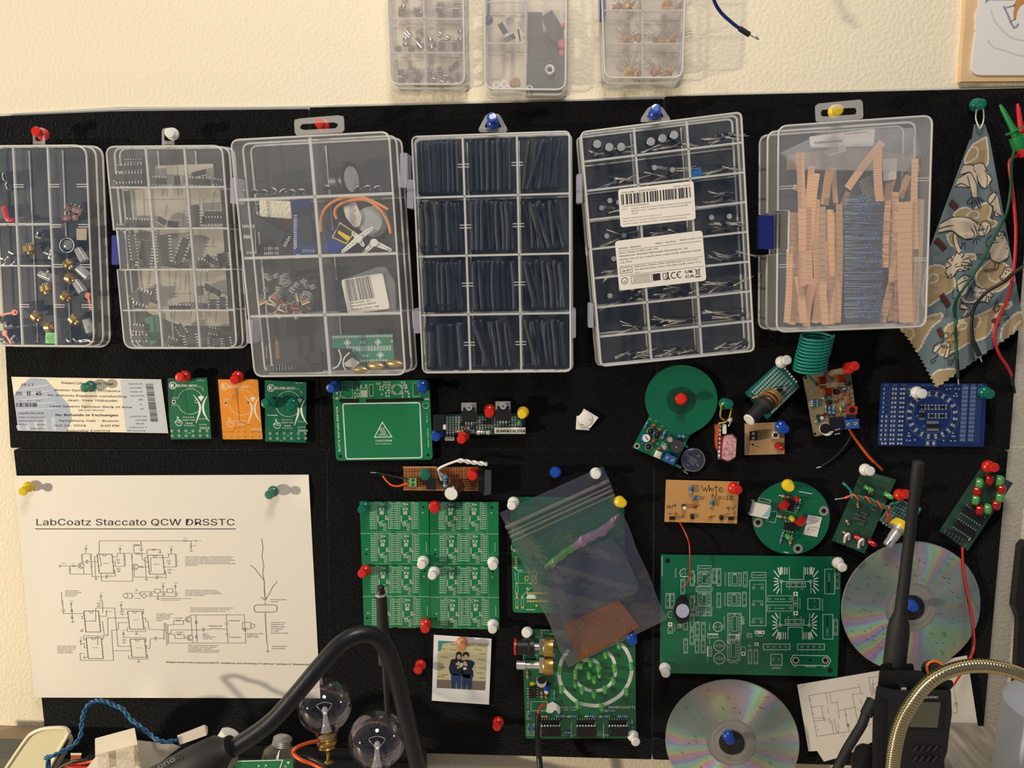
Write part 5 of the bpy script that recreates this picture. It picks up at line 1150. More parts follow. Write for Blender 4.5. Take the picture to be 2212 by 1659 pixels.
part(o, 'cell_engraving', mat('engraving_grey', (170, 170, 186), .5), lambda b: [b.text('+', 915, 1320, 46, 60), b.text('LI-MN CELL', 790, 1290, 22, 190, 35), b.text('LITHIUM BATTERY', 762, 1290, 26, 260, 42), b.text('CR2032', 790, 1360, 26, 120, 42), b.text('3V', 785, 1430, 26, 30, 42)], f, .0042)
part(o, 'solder_tab', STEEL, lambda b: [b.bx(780, 1500, 30, 90, .0012, .0022, 55), b.bx(768, 1530, 90, 14, .0012, .0022, 35), b.bx(800, 1492, 14, 60, .0012, .002, -20)], f)
# ------------------------------------------------------------------ earring
o = thing('earring', 'dangling gold earring with a pink marbled bead and orange beads', 'earring', f(1330, 850, .01))
mb = MB(f); mb.m(BRASS); mb.wire([(1330, 560, .014), (1275, 600, .012), (1262, 660, .011), (1255, 770, .010), (1310, 815, .010)], .0010); mb.wire([(1405, 630, .014), (1400, 690, .013), (1375, 780, .012), (1345, 820, .010)], .0008); mb.wire([(1355, 820, .01), (1300, 850, .011), (1225, 860, .011)], .0010); mb.build('ear_hook', None, o)
mb = MB(f); mb.m(SILVER); mb.wire([(1400, 770, .010), (1390, 840, .010), (1365, 900, .010)], .0007); mb.ball(f(1388, 812, .011), .0022, 8); mb.build('link', None, o)
mb = MB(f); mb.m(mat('pink_marble', (214, 160, 162), .2, coat=.6, var=(420, .45))); mb.slab(rquad([(1300, 1015), (1420, 1000), (1485, 1075), (1470, 1330), (1370, 1392), (1262, 1360), (1270, 1150)], 20, 3), .003, .012, .9); mb.build('pink_bead', None, o)
mb = MB(f); mb.m(mat('dark_red_stone', (128, 26, 48), .2, coat=.5)); mb.slab(rquad([(1255, 1050), (1335, 1010), (1330, 1110), (1290, 1140), (1262, 1370), (1245, 1340)], 10, 3), .002, .009); mb.build('dark_red_bead', None, o)
mb = MB(f); mb.m(WHITEP); mb.slab(rrect(1278, 865, 1338, 1010, 20, 4), .005, .010, .9); mb.build('white_bead', None, o)
mb = MB(f); mb.m(mat('orange_bead', (206, 84, 34), .3, coat=.4)); mb.slab(smooth2([(1165, 870), (1230, 880), (1240, 960), (1215, 1100), (1215, 1230), (1180, 1200), (1168, 1080), (1175, 960)], 3), .003, .010, .85); mb.build('orange_bead', None, o)
mb = MB(f); mb.m(STEEL); mb.slab([(1208, 870), (1262, 880), (1262, 1360), (1212, 1350)], .002, .006); mb.m(SILVER); [mb.ball(f(1240, 900+k*58, .0075), .0016, 6) for k in range(8)]; mb.build('bead_bar', None, o)
# ------------------------------------------------------------------ perfboard with knob
f = F(1600, 700, 5.0273)
TEALB = mat('teal_board', (14, 104, 100), .35, coat=.3)
o, d = board('dial_perfboard', 'tilted teal perfboard with a black dial knob that has a white end', 'circuit board', f, [(45, 745), (390, 435), (455, 480), (645, 680), (285, 1038), (250, 995)], TEALB, .004)
pb, hb = MB(f, d+.00008), MB(f, d+.00012); pb.m(SILK); hb.m(HOLE)
for i in range(13):
    for j in range(9):
        x = 130+i*21.5+j*26.5; y = 735-i*21+j*27.5
        if 395+ (x-390)*1.0 > -1: pb.disc(x, y, 12, 8); hb.disc(x, y, 6, 6)
for k in range(6): pb.rect(482+k*24, 485+k*28, 22, 20, 48)
pb.build('solder_pads', None, o); hb.build('drill_holes', None, o)
A = f(345, 790, d+.008); B = f(90, 1040, d+.026); ax = (B-A).normalized()
mb = MB(f); mb.m(BRASS); mb.lathe(A-ax*.002, ax, [(0, .0080), (.0006, .0087), (.0045, .0087), (.005, .0075)], 24); mb.m(mat('phenolic_brown', (150, 92, 50), .5)); mb.lathe(A+ax*.005, ax, [(0, .0083), (.0018, .0083)], 24); mb.m(STEEL); mb.lathe(A+ax*.0065, ax, [(0, .005), (.006, .0042)], 16); mb.build('potentiometer', None, o)
mb = MB(f); mb.m(BLKM); L = (B-A).length; mb.lathe(A+ax*.010, ax, [(0, .0078), (.004, .0080), (.0055, .0062), (L-.0105, .0052)], 28); mb.m(WHITEP); mb.lathe(B-ax*.001, ax, [(0, .0052), (.0012, .0050), (.0016, .004)], 28); mb.build('knob', None, o, label='black knob with a white end')
mb = MB(f); mb.m(BLK); mb.lathe(f(400, 705, d+.002), f(465, 700, d+.003)-f(400, 705, d+.002), [(0, .0022), (.006, .0022)], 10); mb.m(SILVER); mb.wire([(290, 712, d+.001), (400, 704, d+.002)], .0006); mb.ball(f(470, 702, d+.003), .0024, 8); mb.build('diode', None, o)
for x, y in ((105, 780), (150, 790), (185, 775), (235, 770)): blob(o, f, x, y, 16, 12, d+.001, BRASS, 'solder_lug', .003)
resistor(o, f, 160, 795, 80, -10, d+.002, REST, .0012)
# ------------------------------------------------------------------ beige button board
o, d = board('button_board', 'small beige square board with a button, a red led and a black terminal', 'circuit board', f, [(42, 1080), (475, 1062), (476, 1412), (42, 1424)], TANB2, .003)
terminal(o, f, 138, 1215, 100, 90, 90, d, BLK, 2, .008)
def sw(m):
    m.m(WHITEP); m.bx(378, 1205, 82, 74, d, d+.003); m.m(BLK); m.cyl(378, 1205, 24, d+.003, d+.0045, 16); [m.disc(378+a*30, 1205+b*26, 6, 8, d+.0031) for a in (-1, 1) for b in (-1, 1)]
part(o, 'push_button', WHITEP, sw, f); led(o, f, 390, 1310, 32, d, REDL, (.5, -.35, .8), .008)
marks(o, f, d, lambda b: [b.disc(130, 1310, 12), b.disc(108, 1300, 5), b.line([(150, 1320), (200, 1340)], 4)], HOLE, 'burn_mark')
# ------------------------------------------------------------------ khaki transmitter board
o, d = board('transmitter_board', 'khaki board crowded with coils, a microphone and a blue terminal', 'circuit board', f, rquad([(672, 572), (1190, 455), (1268, 1120), (795, 1225)], 22, 4), KHAKI, .006)
marks(o, f, d, lambda b: [b.disc(704, 582, 16), b.disc(806, 1193, 16)], HOLE, 'mounting_holes')
for x, y, a in ((880, 612, -10), (1092, 592, -8), (944, 738, -8)):
    mb = MB(f); A = f(x-38, y+4, d+.004); B = f(x+38, y-4, d+.004); mb.m(COILM); L = (B-A).length
    mb.lathe(A, B-A, [(L*k/28, .0034 if k % 2 else .0028) for k in range(29)], 14); mb.m(BLK); mb.bx(x+30, y+2, 16, 50, d, d+.006, a); mb.build('coil', None, o)
for x, y in ((1000, 562), (860, 690), (1025, 700), (1110, 765), (1168, 762), (1175, 805), (1180, 850), (1045, 825), (900, 970)): blob(o, f, x, y, 26, 17, d, CERA, 'disc_capacitor', .004, random.uniform(-30, 30))
for x, y in ((960, 850), (1045, 738), (1165, 645)): blob(o, f, x, y, 40, 28, d, BLK, 'transistor', .005)
for x, y, a in ((805, 838, 0), (805, 862, 0), (805, 886, 0), (930, 800, -10), (1150, 700, -8), (925, 930, 85), (965, 935, 85), (1010, 940, 85), (1120, 905, 85), (1170, 1012, 5), (850, 1055, -10)): resistor(o, f, x, y, 90, a, d, RESB, .0013, .75)
marks(o, f, d, lambda b: [b.orect(x, y, w, 20, 3, -10) for x, y, w in ((920, 640, 60), (1010, 530, 70), (1150, 530, 60), (990, 700, 50), (830, 930, 40), (1000, 1000, 60), (850, 1090, 80))]+[b.line([(768, 700), (772, 770)], 10), b.line([(742, 840), (750, 900)], 8)], mat('faint_print', (172, 158, 130), .6), 'silkscreen')
blob(o, f, 1090, 930, 18, 34, d, YELL, 'yellow_capacitor', .004, -20); terminal(o, f, 1210, 935, 120, 90, 6, d, mat('red_terminal', (188, 50, 40), .4), 1, .006, BLK, 'red trimmer block'); can(o, f, 835, 1003, 24, d, .007, BLK, WHITEP, lean=(.2, 0))
mb = MB(f); mb.m(WHITEP); mb.lathe(f(918, 1135, d), (0, -1, 0), [(0, .0052), (.0055, .0052)], 24); mb.m(BLK); mb.lathe(f(918, 1135, d+.0056), (0, -1, 0), [(0, .0045), (.0002, .0044)], 24); mb.build('microphone', None, o)
mb = MB(f); mb.m(mat('black_jack', (24, 24, 34), .4)); mb.bx(1042, 1085, 160, 150, d, d+.009, -4, .96); mb.m(SILVER); mb.bx(1050, 1145, 60, 10, d+.009, d+.0095, -15); mb.bx(1050, 1192, 60, 12, d+.002, d+.008, -10); mb.build('audio_jack', None, o)
terminal(o, f, 1208, 1085, 165, 105, -4, d, BLUET, 2, .009)
mb = MB(f); mb.m(mat('teal_wire', (20, 132, 116), .4))
pts = []
for i in range(0, 11*16+1):
    t = i/(11*16.0); a = i/16.0*2*math.pi
    c = f(836-50*math.sin(t*1.6)*.9-(t*40 if t > .5 else t*24), 120+t*385, d+.012)
    pts.append(c+Vector((math.cos(a)*.0130, -math.sin(a)*.008, -math.sin(a)*.0035)))
mb.tube3(pts, .0011, 8); mb.wire([(712, 505, d+.012), (745, 570, d+.009), (790, 620, d+.004), (818, 668, d)], .0011); mb.build('coil_antenna', None, o, label='teal spring-shaped wire antenna')
mb = MB(f); mb.m(mat('orange_wire', (226, 88, 40), .4)); mb.wire([(1180, 1140, .012), (1215, 1200, .008), (1290, 1310, .005), (1400, 1450, .004), (1540, 1590, .004)], .0012); mb.build('orange_lead', None, o)
mb = MB(f); mb.m(BLK); mb.wire([(1190, 1150, .012), (1195, 1215, .006), (1120, 1340, .004), (1000, 1460, .004), (870, 1550, .004)], .0008); mb.m(SILVER); mb.wire([(870, 1550, .004), (825, 1562, .004)], .0006); mb.build('black_lead', None, o)
# ------------------------------------------------------------------ blue led ring board
f = F(1880, 800, 6.663)
o, d = board('blue_board', 'blue rectangular board with a ring of tiny leds and rows of pads', 'circuit board', f, rquad([(150, 180), (1682, 190), (1635, 1102), (100, 1085)], 32, 4), BLUEB, .004)
GS = mat('blue_grey_silkscreen', (96, 114, 150), .6)
sk = lambda x, y: x-(y-200)*.055
def s(b):
    b.ring(895, 650, 382, 6, 60, ry=355); b.ring(895, 640, 280, 6, 50, ry=265)
    for k in range(13):
        y = 245+k*62
        for x in (1370, 1488): b.rect(sk(x, y), y+10, 85, 50)
        b.orect(sk(1575, y), y+20, 50, 36, 4)
    for x in (235, 365, 485, 1370, 1490, 1590): b.rect(x-5, 212, 64, 12)
    for k in range(6): b.rect(760+k*80, 214, 58, 9)
    b.orect(870, 1050, 150, 78, 5); b.poly([(650, 668), (690, 625), (690, 668)]); b.poly([(735, 820), (785, 780), (785, 820)])
    for k in range(12): [b.orect(sk(x, 270+k*66), 270+k*66, 100, 50, 3) for x in (240, 370)]
marks(o, f, d, s, GS)
def s(b):
    for k in range(12):
        y = 268+k*66
        for c_, (x, g) in enumerate(((225, 62), (352, 44), (470, 40))):
            if c_ == 0 and k < 6: b.rect(sk(x-20, y), y, 18, 24); continue
            b.rect(sk(x-g/2, y), y, 28, 28); b.rect(sk(x+g/2, y), y, 28, 28)
    for x in (172, 218, 288, 332, 398, 446): b.disc(x, 1052, 18, 10)
    b.rect(826, 1050, 36, 50); b.rect(912, 1050, 36, 50)
    for x, y in ((1100, 275), (1150, 268), (1225, 265), (1275, 270), (1205, 370), (1250, 370), (1235, 335), (570, 270), (570, 365), (555, 905), (545, 945), (570, 945), (1190, 905), (1180, 950), (1210, 950), (525, 1005), (570, 1010), (640, 1000), (1055, 1010), (1160, 1015), (1220, 1015)): b.rect(x, y, 24, 18)
marks(o, f, d, s, TIN, 'solder_pads')
for k in range(20):
    a = math.radians(-80+k*18)
    x, y = 895+332*math.cos(a), 645+310*math.sin(a)
    mb = MB(sub(f, x, y, math.degrees(a))); mb.m(TIN); mb.bx(-22, 0, 18, 40, d, d+.0005); mb.bx(22, 0, 18, 40, d, d+.0005); mb.m(CLRL); mb.bx(0, 0, 30, 36, d, d+.0011, 0, .9); mb.build('surface_led', None, o)
chip(o, f, 745, 645, 80, 72, 0, d, 4, .0014, 'both', BLK, 'integrated_circuit', 34); chip(o, f, 900, 802, 175, 62, 0, d, 8, .0014, 'both', BLK, 'integrated_circuit', 44)
GRC = mat('grey_component', (112, 106, 104), .4)
for i in range(8):
    for j in range(2):
        if j == 1 and i in (0, 1): continue
        x = 740+i*50; y = 530+j*125
        mb = MB(f); mb.m(TIN); mb.bx(x, y-28, 26, 18, d, d+.0006); mb.bx(x, y+28, 26, 18, d, d+.0006); mb.m(GRC if i % 3 else BLK); mb.bx(x, y, 26, 44, d, d+.0009); mb.build('chip_resistor', None, o)
# ------------------------------------------------------------------ right hand perfboards
f = F(1780, 980, 5.12)
PERF = mat('perfboard_green', (18, 82, 56), .4, coat=.3)
GP = mat('dull_tin', (122, 122, 118), .4, metal=.6)
def perf(name, label, q, nx, ny, m=PERF, d0=.004, cat='circuit board', pm=GP, margin=.06):
    o, d = board(name, label, cat, f, q, m, d0)
    pb, hb = MB(f, d+.00008), MB(f, d+.00012); pb.m(pm); hb.m(HOLE)
    for i in range(nx):
        for j in range(ny):
            x, y = bil(q, margin+(1-2*margin)*i/(nx-1), .07+.86*j/(ny-1)); pb.disc(x, y, 11.5, 7); hb.disc(x, y, 6, 5)
    for i in range(nx-2):
        for v in (.035, .965):
            x, y = bil(q, margin+(1-2*margin)*(i+1)/(nx-1), v); pb.rect(x, y, 20, 34, math.degrees(math.atan2(q[1][1]-q[0][1], q[1][0]-q[0][0])))
    pb.build('solder_pads', None, o); hb.build('drill_holes', None, o)
    return o, d
q = [(420, 175), (798, 285), (450, 1105), (85, 960)]
o, d = perf('twisted_wire_perfboard', 'tilted green perfboard crossed by a twisted orange and teal wire pair', q, 10, 22)
for x, y, m_, a in ((455, 360, GRNL, 0), (675, 440, GRNL, 0), (335, 905, REDL, 0), (490, 960, REDL, 0)): led(o, f, x, y, 30, d, m_, (.6, -.35, .7), .008)
for x, y, a in ((510, 440, 20), (375, 570, 80), (260, 760, 60), (235, 880, 30)): resistor(o, f, x, y, 70, a, d, REST, .0013)
for x, y in ((250, 920), (405, 980)):
    mb = MB(f); mb.m(WHITEP); mb.wire([(x-22, y+60, d), (x-10, y-10, d+.005), (x+24, y-30, d+.005), (x+20, y+30, d+.001)], .0014); mb.build('white_jumper', None, o)
for x, y in ((370, 700), (440, 680), (420, 760), (560, 600)): chip(o, f, x, y, 60, 34, 20, d, 4, .0025, 'both', DGREY, 'small_chip', 12)
for k, m_ in enumerate((mat('orange_wire', (226, 88, 40), .4), mat('teal_wire', (20, 132, 116), .4))):
    pts = [f(230, 490, .012)] if k == 0 else [f(205, 320, .010), f(245, 355, .011), f(290, 400, .012), f(305, 460, .012)]
    n = 40
    path = catmull([f(x, y, .013) for x, y in ((300, 470), (400, 490), (500, 510), (600, 560), (700, 600), (760, 560) if k else (720, 590))], 8)
    path = [p+Vector((0, math.cos(i*.62+k*math.pi)*.0012, math.sin(i*.62+k*math.pi)*.0016)) for i, p in enumerate(path)]
    mb = MB(f); mb.m(m_); mb.tube3(pts+path, .0011, 7)
    if k: mb.wire([(760, 560, .013), (830, 530, .012), (860, 500, .010)], .0011)
    else: mb.m(SILVER); mb.wire([(230, 490, .012), (120, 505, .012)], .0006)
    mb.build('twisted_lead', None, o, label=('teal wire of the twisted pair' if k else 'orange wire of the twisted pair'))
q = [(785, 490), (1085, 600), (905, 935), (600, 735)]
o, d = perf('small_dial_perfboard', 'small teal perfboard with a yellow-backed dial behind the black antenna', q, 9, 9, mat('teal_board', (14, 104, 100), .35), .004, pm=TIN)
mb = MB(f); mb.m(REDP); mb.wire([(700, 625, d+.004), (712, 690, d+.006), (690, 755, d+.003)], .0012); mb.build('red_lead', None, o)
A = f(850, 800, d+.007); B = f(700, 1015, d+.012); ax = (B-A).normalized()
mb = MB(f); mb.m(YELP); mb.lathe(A-ax*.004, ax, [(0, .007), (.004, .0088), (.007, .0088)], 20); mb.m(STEEL); mb.lathe(A+ax*.003, ax, [(0, .0085), (.002, .0085)], 20); mb.m(SILVER); L = (B-A).length; mb.lathe(A+ax*.005, ax, [(0, .0045), (.008, .0045), (.0085, .0034), (L-.016, .0034), (L-.015, .0040), (L-.005, .0040)], 16); mb.m(BLK); mb.bx(720, 985, 8, 60, d+.0135, d+.016, 28); mb.build('potentiometer', None, o)
mb = MB(f); mb.m(BLK); mb.lathe(f(735, 565, d+.002), f(800, 500, .006)-f(735, 565, d+.002), [(0, .002), (.012, .002)], 8); mb.build('diode', None, o)
q = [(1735, 150), (2090, 325), (1590, 1078), (1275, 850)]
o, d = perf('led_perfboard', 'tilted green perfboard with five red and five green leds, at the far right', q, 12, 26)
for x, y, m_ in ((1720, 330, GRNL), (1832, 292, REDL), (1945, 300, GRNL), (1695, 415, REDL), (1965, 395, REDL), (1680, 510, GRNL), (1945, 485, GRNL), (1720, 622, REDL), (1905, 570, REDL), (1812, 612, GRNL)):
    A = f(x-38, y-8, d+.003); B = f(x+50, y+6, d+.006); mb = MB(f); mb.m(m_); L = (B-A).length; mb.lathe(A, B-A, [(0, .0046), (.0015, .0048), (L*.75, .0044), (L*.93, .003), (L, .0004)], 14); mb.build('led', None, o)
chip(o, f, 1650, 680, 270, 90, 33, d, 8, .004, 'both', BLK, 'integrated_circuit', 16); chip(o, f, 1555, 830, 250, 90, 33, d, 8, .004, 'both', BLK, 'integrated_circuit', 16)
for k in range(6): part(o, 'wire_link', DGREY, lambda m: m.wire([(1370+k*36, 830+k*18, d), (1350+k*36, 860+k*20, d+.003), (1330+k*38, 890+k*22, d)], .0007), f)
mb = MB(f); mb.m(SILVER); mb.wire([(1665, 865, d+.002), (1600, 958, d+.002)], .0006); mb.build('bare_wire', None, o)
mb = MB(PX); mb.m(REDP); mb.wire([(2079, 1182, .006), (2083, 1240, .008), (2100, 1330, .012), (2104, 1400, .014), (2085, 1440, .02), (2060, 1480, .03)], .0010); mb.build('red_lead', None, o)
mb = MB(PX); mb.m(BLK); mb.wire([(2077, 1182, .005), (2080, 1230, .006), (2090, 1290, .008), (2101, 1350, .012), (2098, 1410, .014), (2078, 1438, .02)], .0008); mb.build('black_lead', None, o)
# ------------------------------------------------------------------ frog fabric
def fab_l(y):
    if y < 712: return 2107+(1943-2107)*(y-268)/444.0 if y > 300 else 2104-(y-268)*.16
    t = (y-712)/126.0; return 1943+(2022-1943)*t**.8+(2.6 if int(y/4.2) % 2 else -1.5)
def fab_r(y):
    if y < 300: return 2128+(y-268)*.3
    if y < 703: return 2138+(2212-2138)*((y-300)/403.0)**1.0
    t = (y-703)/135.0; return 2214+(2022-2214)*t+(2.6 if int(y/4.2) % 2 else -1.8)
def fab_d(x, y):
    k = max(.15, min(1, (y-280)/420.0))
    return .0065+.0028*math.sin((x-2117)/(30+60*k)+1.0)*k+.0012*math.sin(x/17.0+y/60.0)
CL = F(1930, 540, 5.351); A2 = lambda p: (1930+p[0]/5.528, 400+p[1]/5.528); B2 = lambda p: (1930+p[0]/5.351, 540+p[1]/5.351); C2 = lambda p: (1930+p[0]/5.184, 240+p[1]/5.184)
clouds = [[C2(p) for p in ((1040, 290), (950, 340), (870, 400), (800, 590), (1030, 620), (1060, 480))],
 [A2(p) for p in ((715, 350), (780, 290), (870, 265), (940, 290), (1080, 215), (1150, 240), (1160, 330), (1130, 400), (1230, 440), (1180, 500), (900, 480), (780, 420))],
 [A2(p) for p in ((640, 600), (700, 560), (760, 640), (720, 730), (670, 690))],
 [A2(p) for p in ((860, 820), (980, 830), (970, 880), (900, 880))],
 [B2(p) for p in ((380, 230), (430, 190), (520, 175), (600, 210), (700, 330), (700, 440), (560, 540), (370, 660), (330, 500))],
 [B2(p) for p in ((1100, 130), (1040, 190), (960, 270), (960, 370), (1010, 420), (1100, 480), (1230, 470), (1330, 390), (1400, 330), (1360, 220), (1200, 110))],
 [B2(p) for p in ((355, 790), (430, 760), (560, 735), (550, 800), (440, 900), (370, 1010), (260, 1175), (60, 980), (70, 905), (330, 880))],
 [B2(p) for p in ((590, 930), (640, 860), (760, 820), (900, 770), (960, 760), (1120, 690), (1180, 640), (1300, 620), (1365, 600), (1340, 660), (1200, 730), (1140, 900), (1060, 1010), (860, 1080), (740, 1150), (560, 1215), (530, 1160), (600, 1060))],
 [B2(p) for p in ((1260, 900), (1340, 800), (1470, 715), (1510, 900), (1260, 1060))],
 [B2(p) for p in ((410, 1490), (500, 1400), (590, 1380), (730, 1385), (700, 1460), (560, 1560), (490, 1640))]]
clouds = [smooth2(c+[c[0]], 3)[:-1] for c in clouds]
cbox = [(min(p[0] for p in c)-4, max(p[0] for p in c)+4, min(p[1] for p in c)-4, max(p[1] for p in c)+4) for c in clouds]
def inside(x, y, c):
    r = False; j = len(c)-1
    for i in range(len(c)):
        if (c[i][1] > y) != (c[j][1] > y) and x < (c[j][0]-c[i][0])*(y-c[i][1])/(c[j][1]-c[i][1])+c[i][0]: r = not r
        j = i
    return r
def edged(x, y, c):
    b = 1e9; j = len(c)-1
    for i in range(len(c)):
        ax, ay = c[j]; bx_, by_ = c[i]; dx, dy = bx_-ax, by_-ay; t = max(0, min(1, ((x-ax)*dx+(y-ay)*dy)/max(1e-6, dx*dx+dy*dy)))
        b = min(b, (ax+dx*t-x)**2+(ay+dy*t-y)**2); j = i
    return b**.5
spirals = [[A2(p) for p in ((870, 370), (930, 310), (1010, 320), (1020, 380), (960, 400))], [B2(p) for p in ((400, 340), (440, 280), (510, 290), (500, 360), (430, 380))], [B2(p) for p in ((1100, 250), (1110, 330), (1180, 370), (1240, 330))], [B2(p) for p in ((740, 890), (780, 840), (850, 850), (830, 900), (780, 920))], [B2(p) for p in ((940, 770), (1000, 790), (990, 870), (930, 930))], [B2(p) for p in ((170, 905), (230, 930), (220, 1010), (150, 1060))], [C2(p) for p in ((880, 400), (940, 420), (930, 520), (800, 590))], [B2(p) for p in ((1390, 950), (1410, 880), (1480, 820))]]
spirals = [smooth2(s_, 3) for s_ in spirals]
FB = mat('printed_cotton', (255, 255, 255), .9, spec=.1)
nt = FB.node_tree; vc = nt.nodes.new('ShaderNodeVertexColor'); vc.layer_name = 'print'
nz = nt.nodes.new('ShaderNodeTexNoise'); nz.inputs['Scale'].default_value = 38; tcn = nt.nodes.new('ShaderNodeTexCoord'); nt.links.new(tcn.outputs['Object'], nz.inputs['Vector'])
mr = nt.nodes.new('ShaderNodeMapRange'); mr.inputs['To Min'].default_value = .8; mr.inputs['To Max'].default_value = 1.2; nt.links.new(nz.outputs['Fac'], mr.inputs['Value'])
hs = nt.nodes.new('ShaderNodeHueSaturation'); nt.links.new(vc.outputs['Color'], hs.inputs['Color']); nt.links.new(mr.outputs[0], hs.inputs['Value']); nt.links.new(hs.outputs[0], nt.nodes['Principled BSDF'].inputs['Base Color'])
o = thing('fabric_swatch', 'pinked-edge cotton swatch printed with frogs and tan clouds on blue grey', 'fabric', P(2117, 268, .006))
mb = MB(PX); mb.m(FB); mb.smooth = True
NY_, NX_ = 285, 110; cols = []; ids = []
cb, ct, cw = rgb(112, 126, 132), rgb(176, 154, 118), rgb(222, 212, 194)
def linedist(x, y, s_):
    b = 1e9
    for (ax, ay), (bx_, by_) in zip(s_, s_[1:]):
        dx, dy = bx_-ax, by_-ay; t = max(0, min(1, ((x-ax)*dx+(y-ay)*dy)/max(1e-6, dx*dx+dy*dy)))
        b = min(b, (ax+dx*t-x)**2+(ay+dy*t-y)**2)
    return b**.5
for j in range(NY_+1):
    y = 268+570.0*j/NY_; xl, xr = fab_l(y), fab_r(y)
    if xr < xl+.5: xr = xl+.5
    row = []
    for i in range(NX_+1):
        x = xl+(xr-xl)*i/NX_; row.append(P(x, y, fab_d(x, y))); c = cb
        for k, cl in enumerate(clouds):
            q_ = cbox[k]
            if q_[0] < x < q_[1] and q_[2] < y < q_[3]:
                ins = inside(x, y, cl); e = edged(x, y, cl)
                if e < 1.7: c = cw; break
                if ins: c = ct; break
        if c is ct:
            for s_ in spirals:
                if abs(x-s_[0][0]) < 30 and abs(y-s_[0][1]) < 45 and linedist(x, y, s_) < 1.5: c = cw; break
        cols.append(c)
    ids.append(mb.add(row))
for j in range(NY_):
    for i in range(NX_): mb.face((ids[j][i], ids[j][i+1], ids[j+1][i+1], ids[j+1][i]))
fo = mb.build('printed_cloth', None, o)
ca = fo.data.color_attributes.new('print', 'FLOAT_COLOR', 'POINT')
for i, c in enumerate(cols): ca.data[i].color = c
mb = MB(PX, lambda x, y: fab_d(x, y)+.0006); mb.m(mat('frog_body_print', (214, 196, 172), .8))
fl = [[A2(p) for p in s_] for s_ in (((560, 460), (660, 400), (740, 380), (900, 390), (1010, 460), (1060, 430), (1150, 450), (1160, 520), (1100, 600), (1000, 600), (960, 640), (860, 645), (760, 580), (690, 540), (530, 570)), ((720, 590), (760, 590), (770, 660), (810, 780), (770, 830), (720, 740)), ((640, 890), (690, 860), (740, 820), (850, 820), (900, 880), (935, 940), (900, 1000), (840, 1020), (760, 1020), (700, 1100), (650, 1100), (620, 1040), (620, 990)), ((1170, 690), (1240, 560), (1310, 570), (1350, 660), (1380, 760), (1370, 860), (1260, 925), (1170, 890), (1140, 800)), ((770, 1120), (860, 1080), (930, 1120), (1040, 1230), (1150, 1260), (1180, 1310), (1130, 1400), (1060, 1380), (960, 1410), (820, 1400), (800, 1330), (760, 1240)), ((1130, 150), (1200, 90), (1240, 120), (1290, 360), (1220, 370), (1190, 260), (1130, 220)), ((920, 0), (1000, 0), (1010, 150), (940, 140)))]
fl += [[C2(p) for p in s_] for s_ in (((790, 600), (890, 600), (1000, 580), (1040, 670), (1100, 760), (1080, 800), (1040, 860), (990, 850), (940, 760), (940, 960), (880, 960), (850, 850), (690, 840), (730, 740)),)]
fl += [[B2(p) for p in s_] for s_ in (((560, 1080), (650, 1090), (660, 1130), (620, 1250), (590, 1240), (600, 1130), (560, 1110), (500, 1190), (460, 1180), (480, 1120)), ((770, 620), (850, 650), (890, 700), (830, 780), (790, 780), (840, 700), (760, 670)), ((1270, 240), (1330, 190), (1360, 260), (1300, 320), (1240, 320)))]
for p in fl: mb.poly(p)
mb.build('frog_body_print', None, o)
mb = MB(PX, lambda x, y: fab_d(x, y)+.0009); mb.m(INK)
def strokes(cv, w, ss):
    for s_ in ss: mb.line(smooth2([cv(p) for p in s_], 3), w)
strokes(C2, 1.5, (((780, 602), (880, 602), (930, 660), (940, 760)), ((890, 600), (1000, 582), (1045, 672), (1000, 660), (930, 690), (895, 640)), ((905, 630), (980, 622), (995, 660)), ((730, 745), (850, 682), (890, 730), (935, 830), (938, 960)), ((735, 715), (850, 680)), ((695, 840), (760, 810), (855, 855)), ((830, 730), (860, 850), (880, 960)), ((940, 700), (940, 770), (990, 850), (1040, 860), (1050, 760), (1030, 700), (960, 680)), ((1030, 680), (1090, 730), (1100, 780), (1080, 800), (1090, 880), (1110, 880)), ((880, 960), (820, 1020), (870, 1030), (895, 980), (880, 1080), (905, 1085), (915, 990), (960, 1080), (975, 1050), (940, 975), (1005, 1010), (1000, 990), (940, 960))))
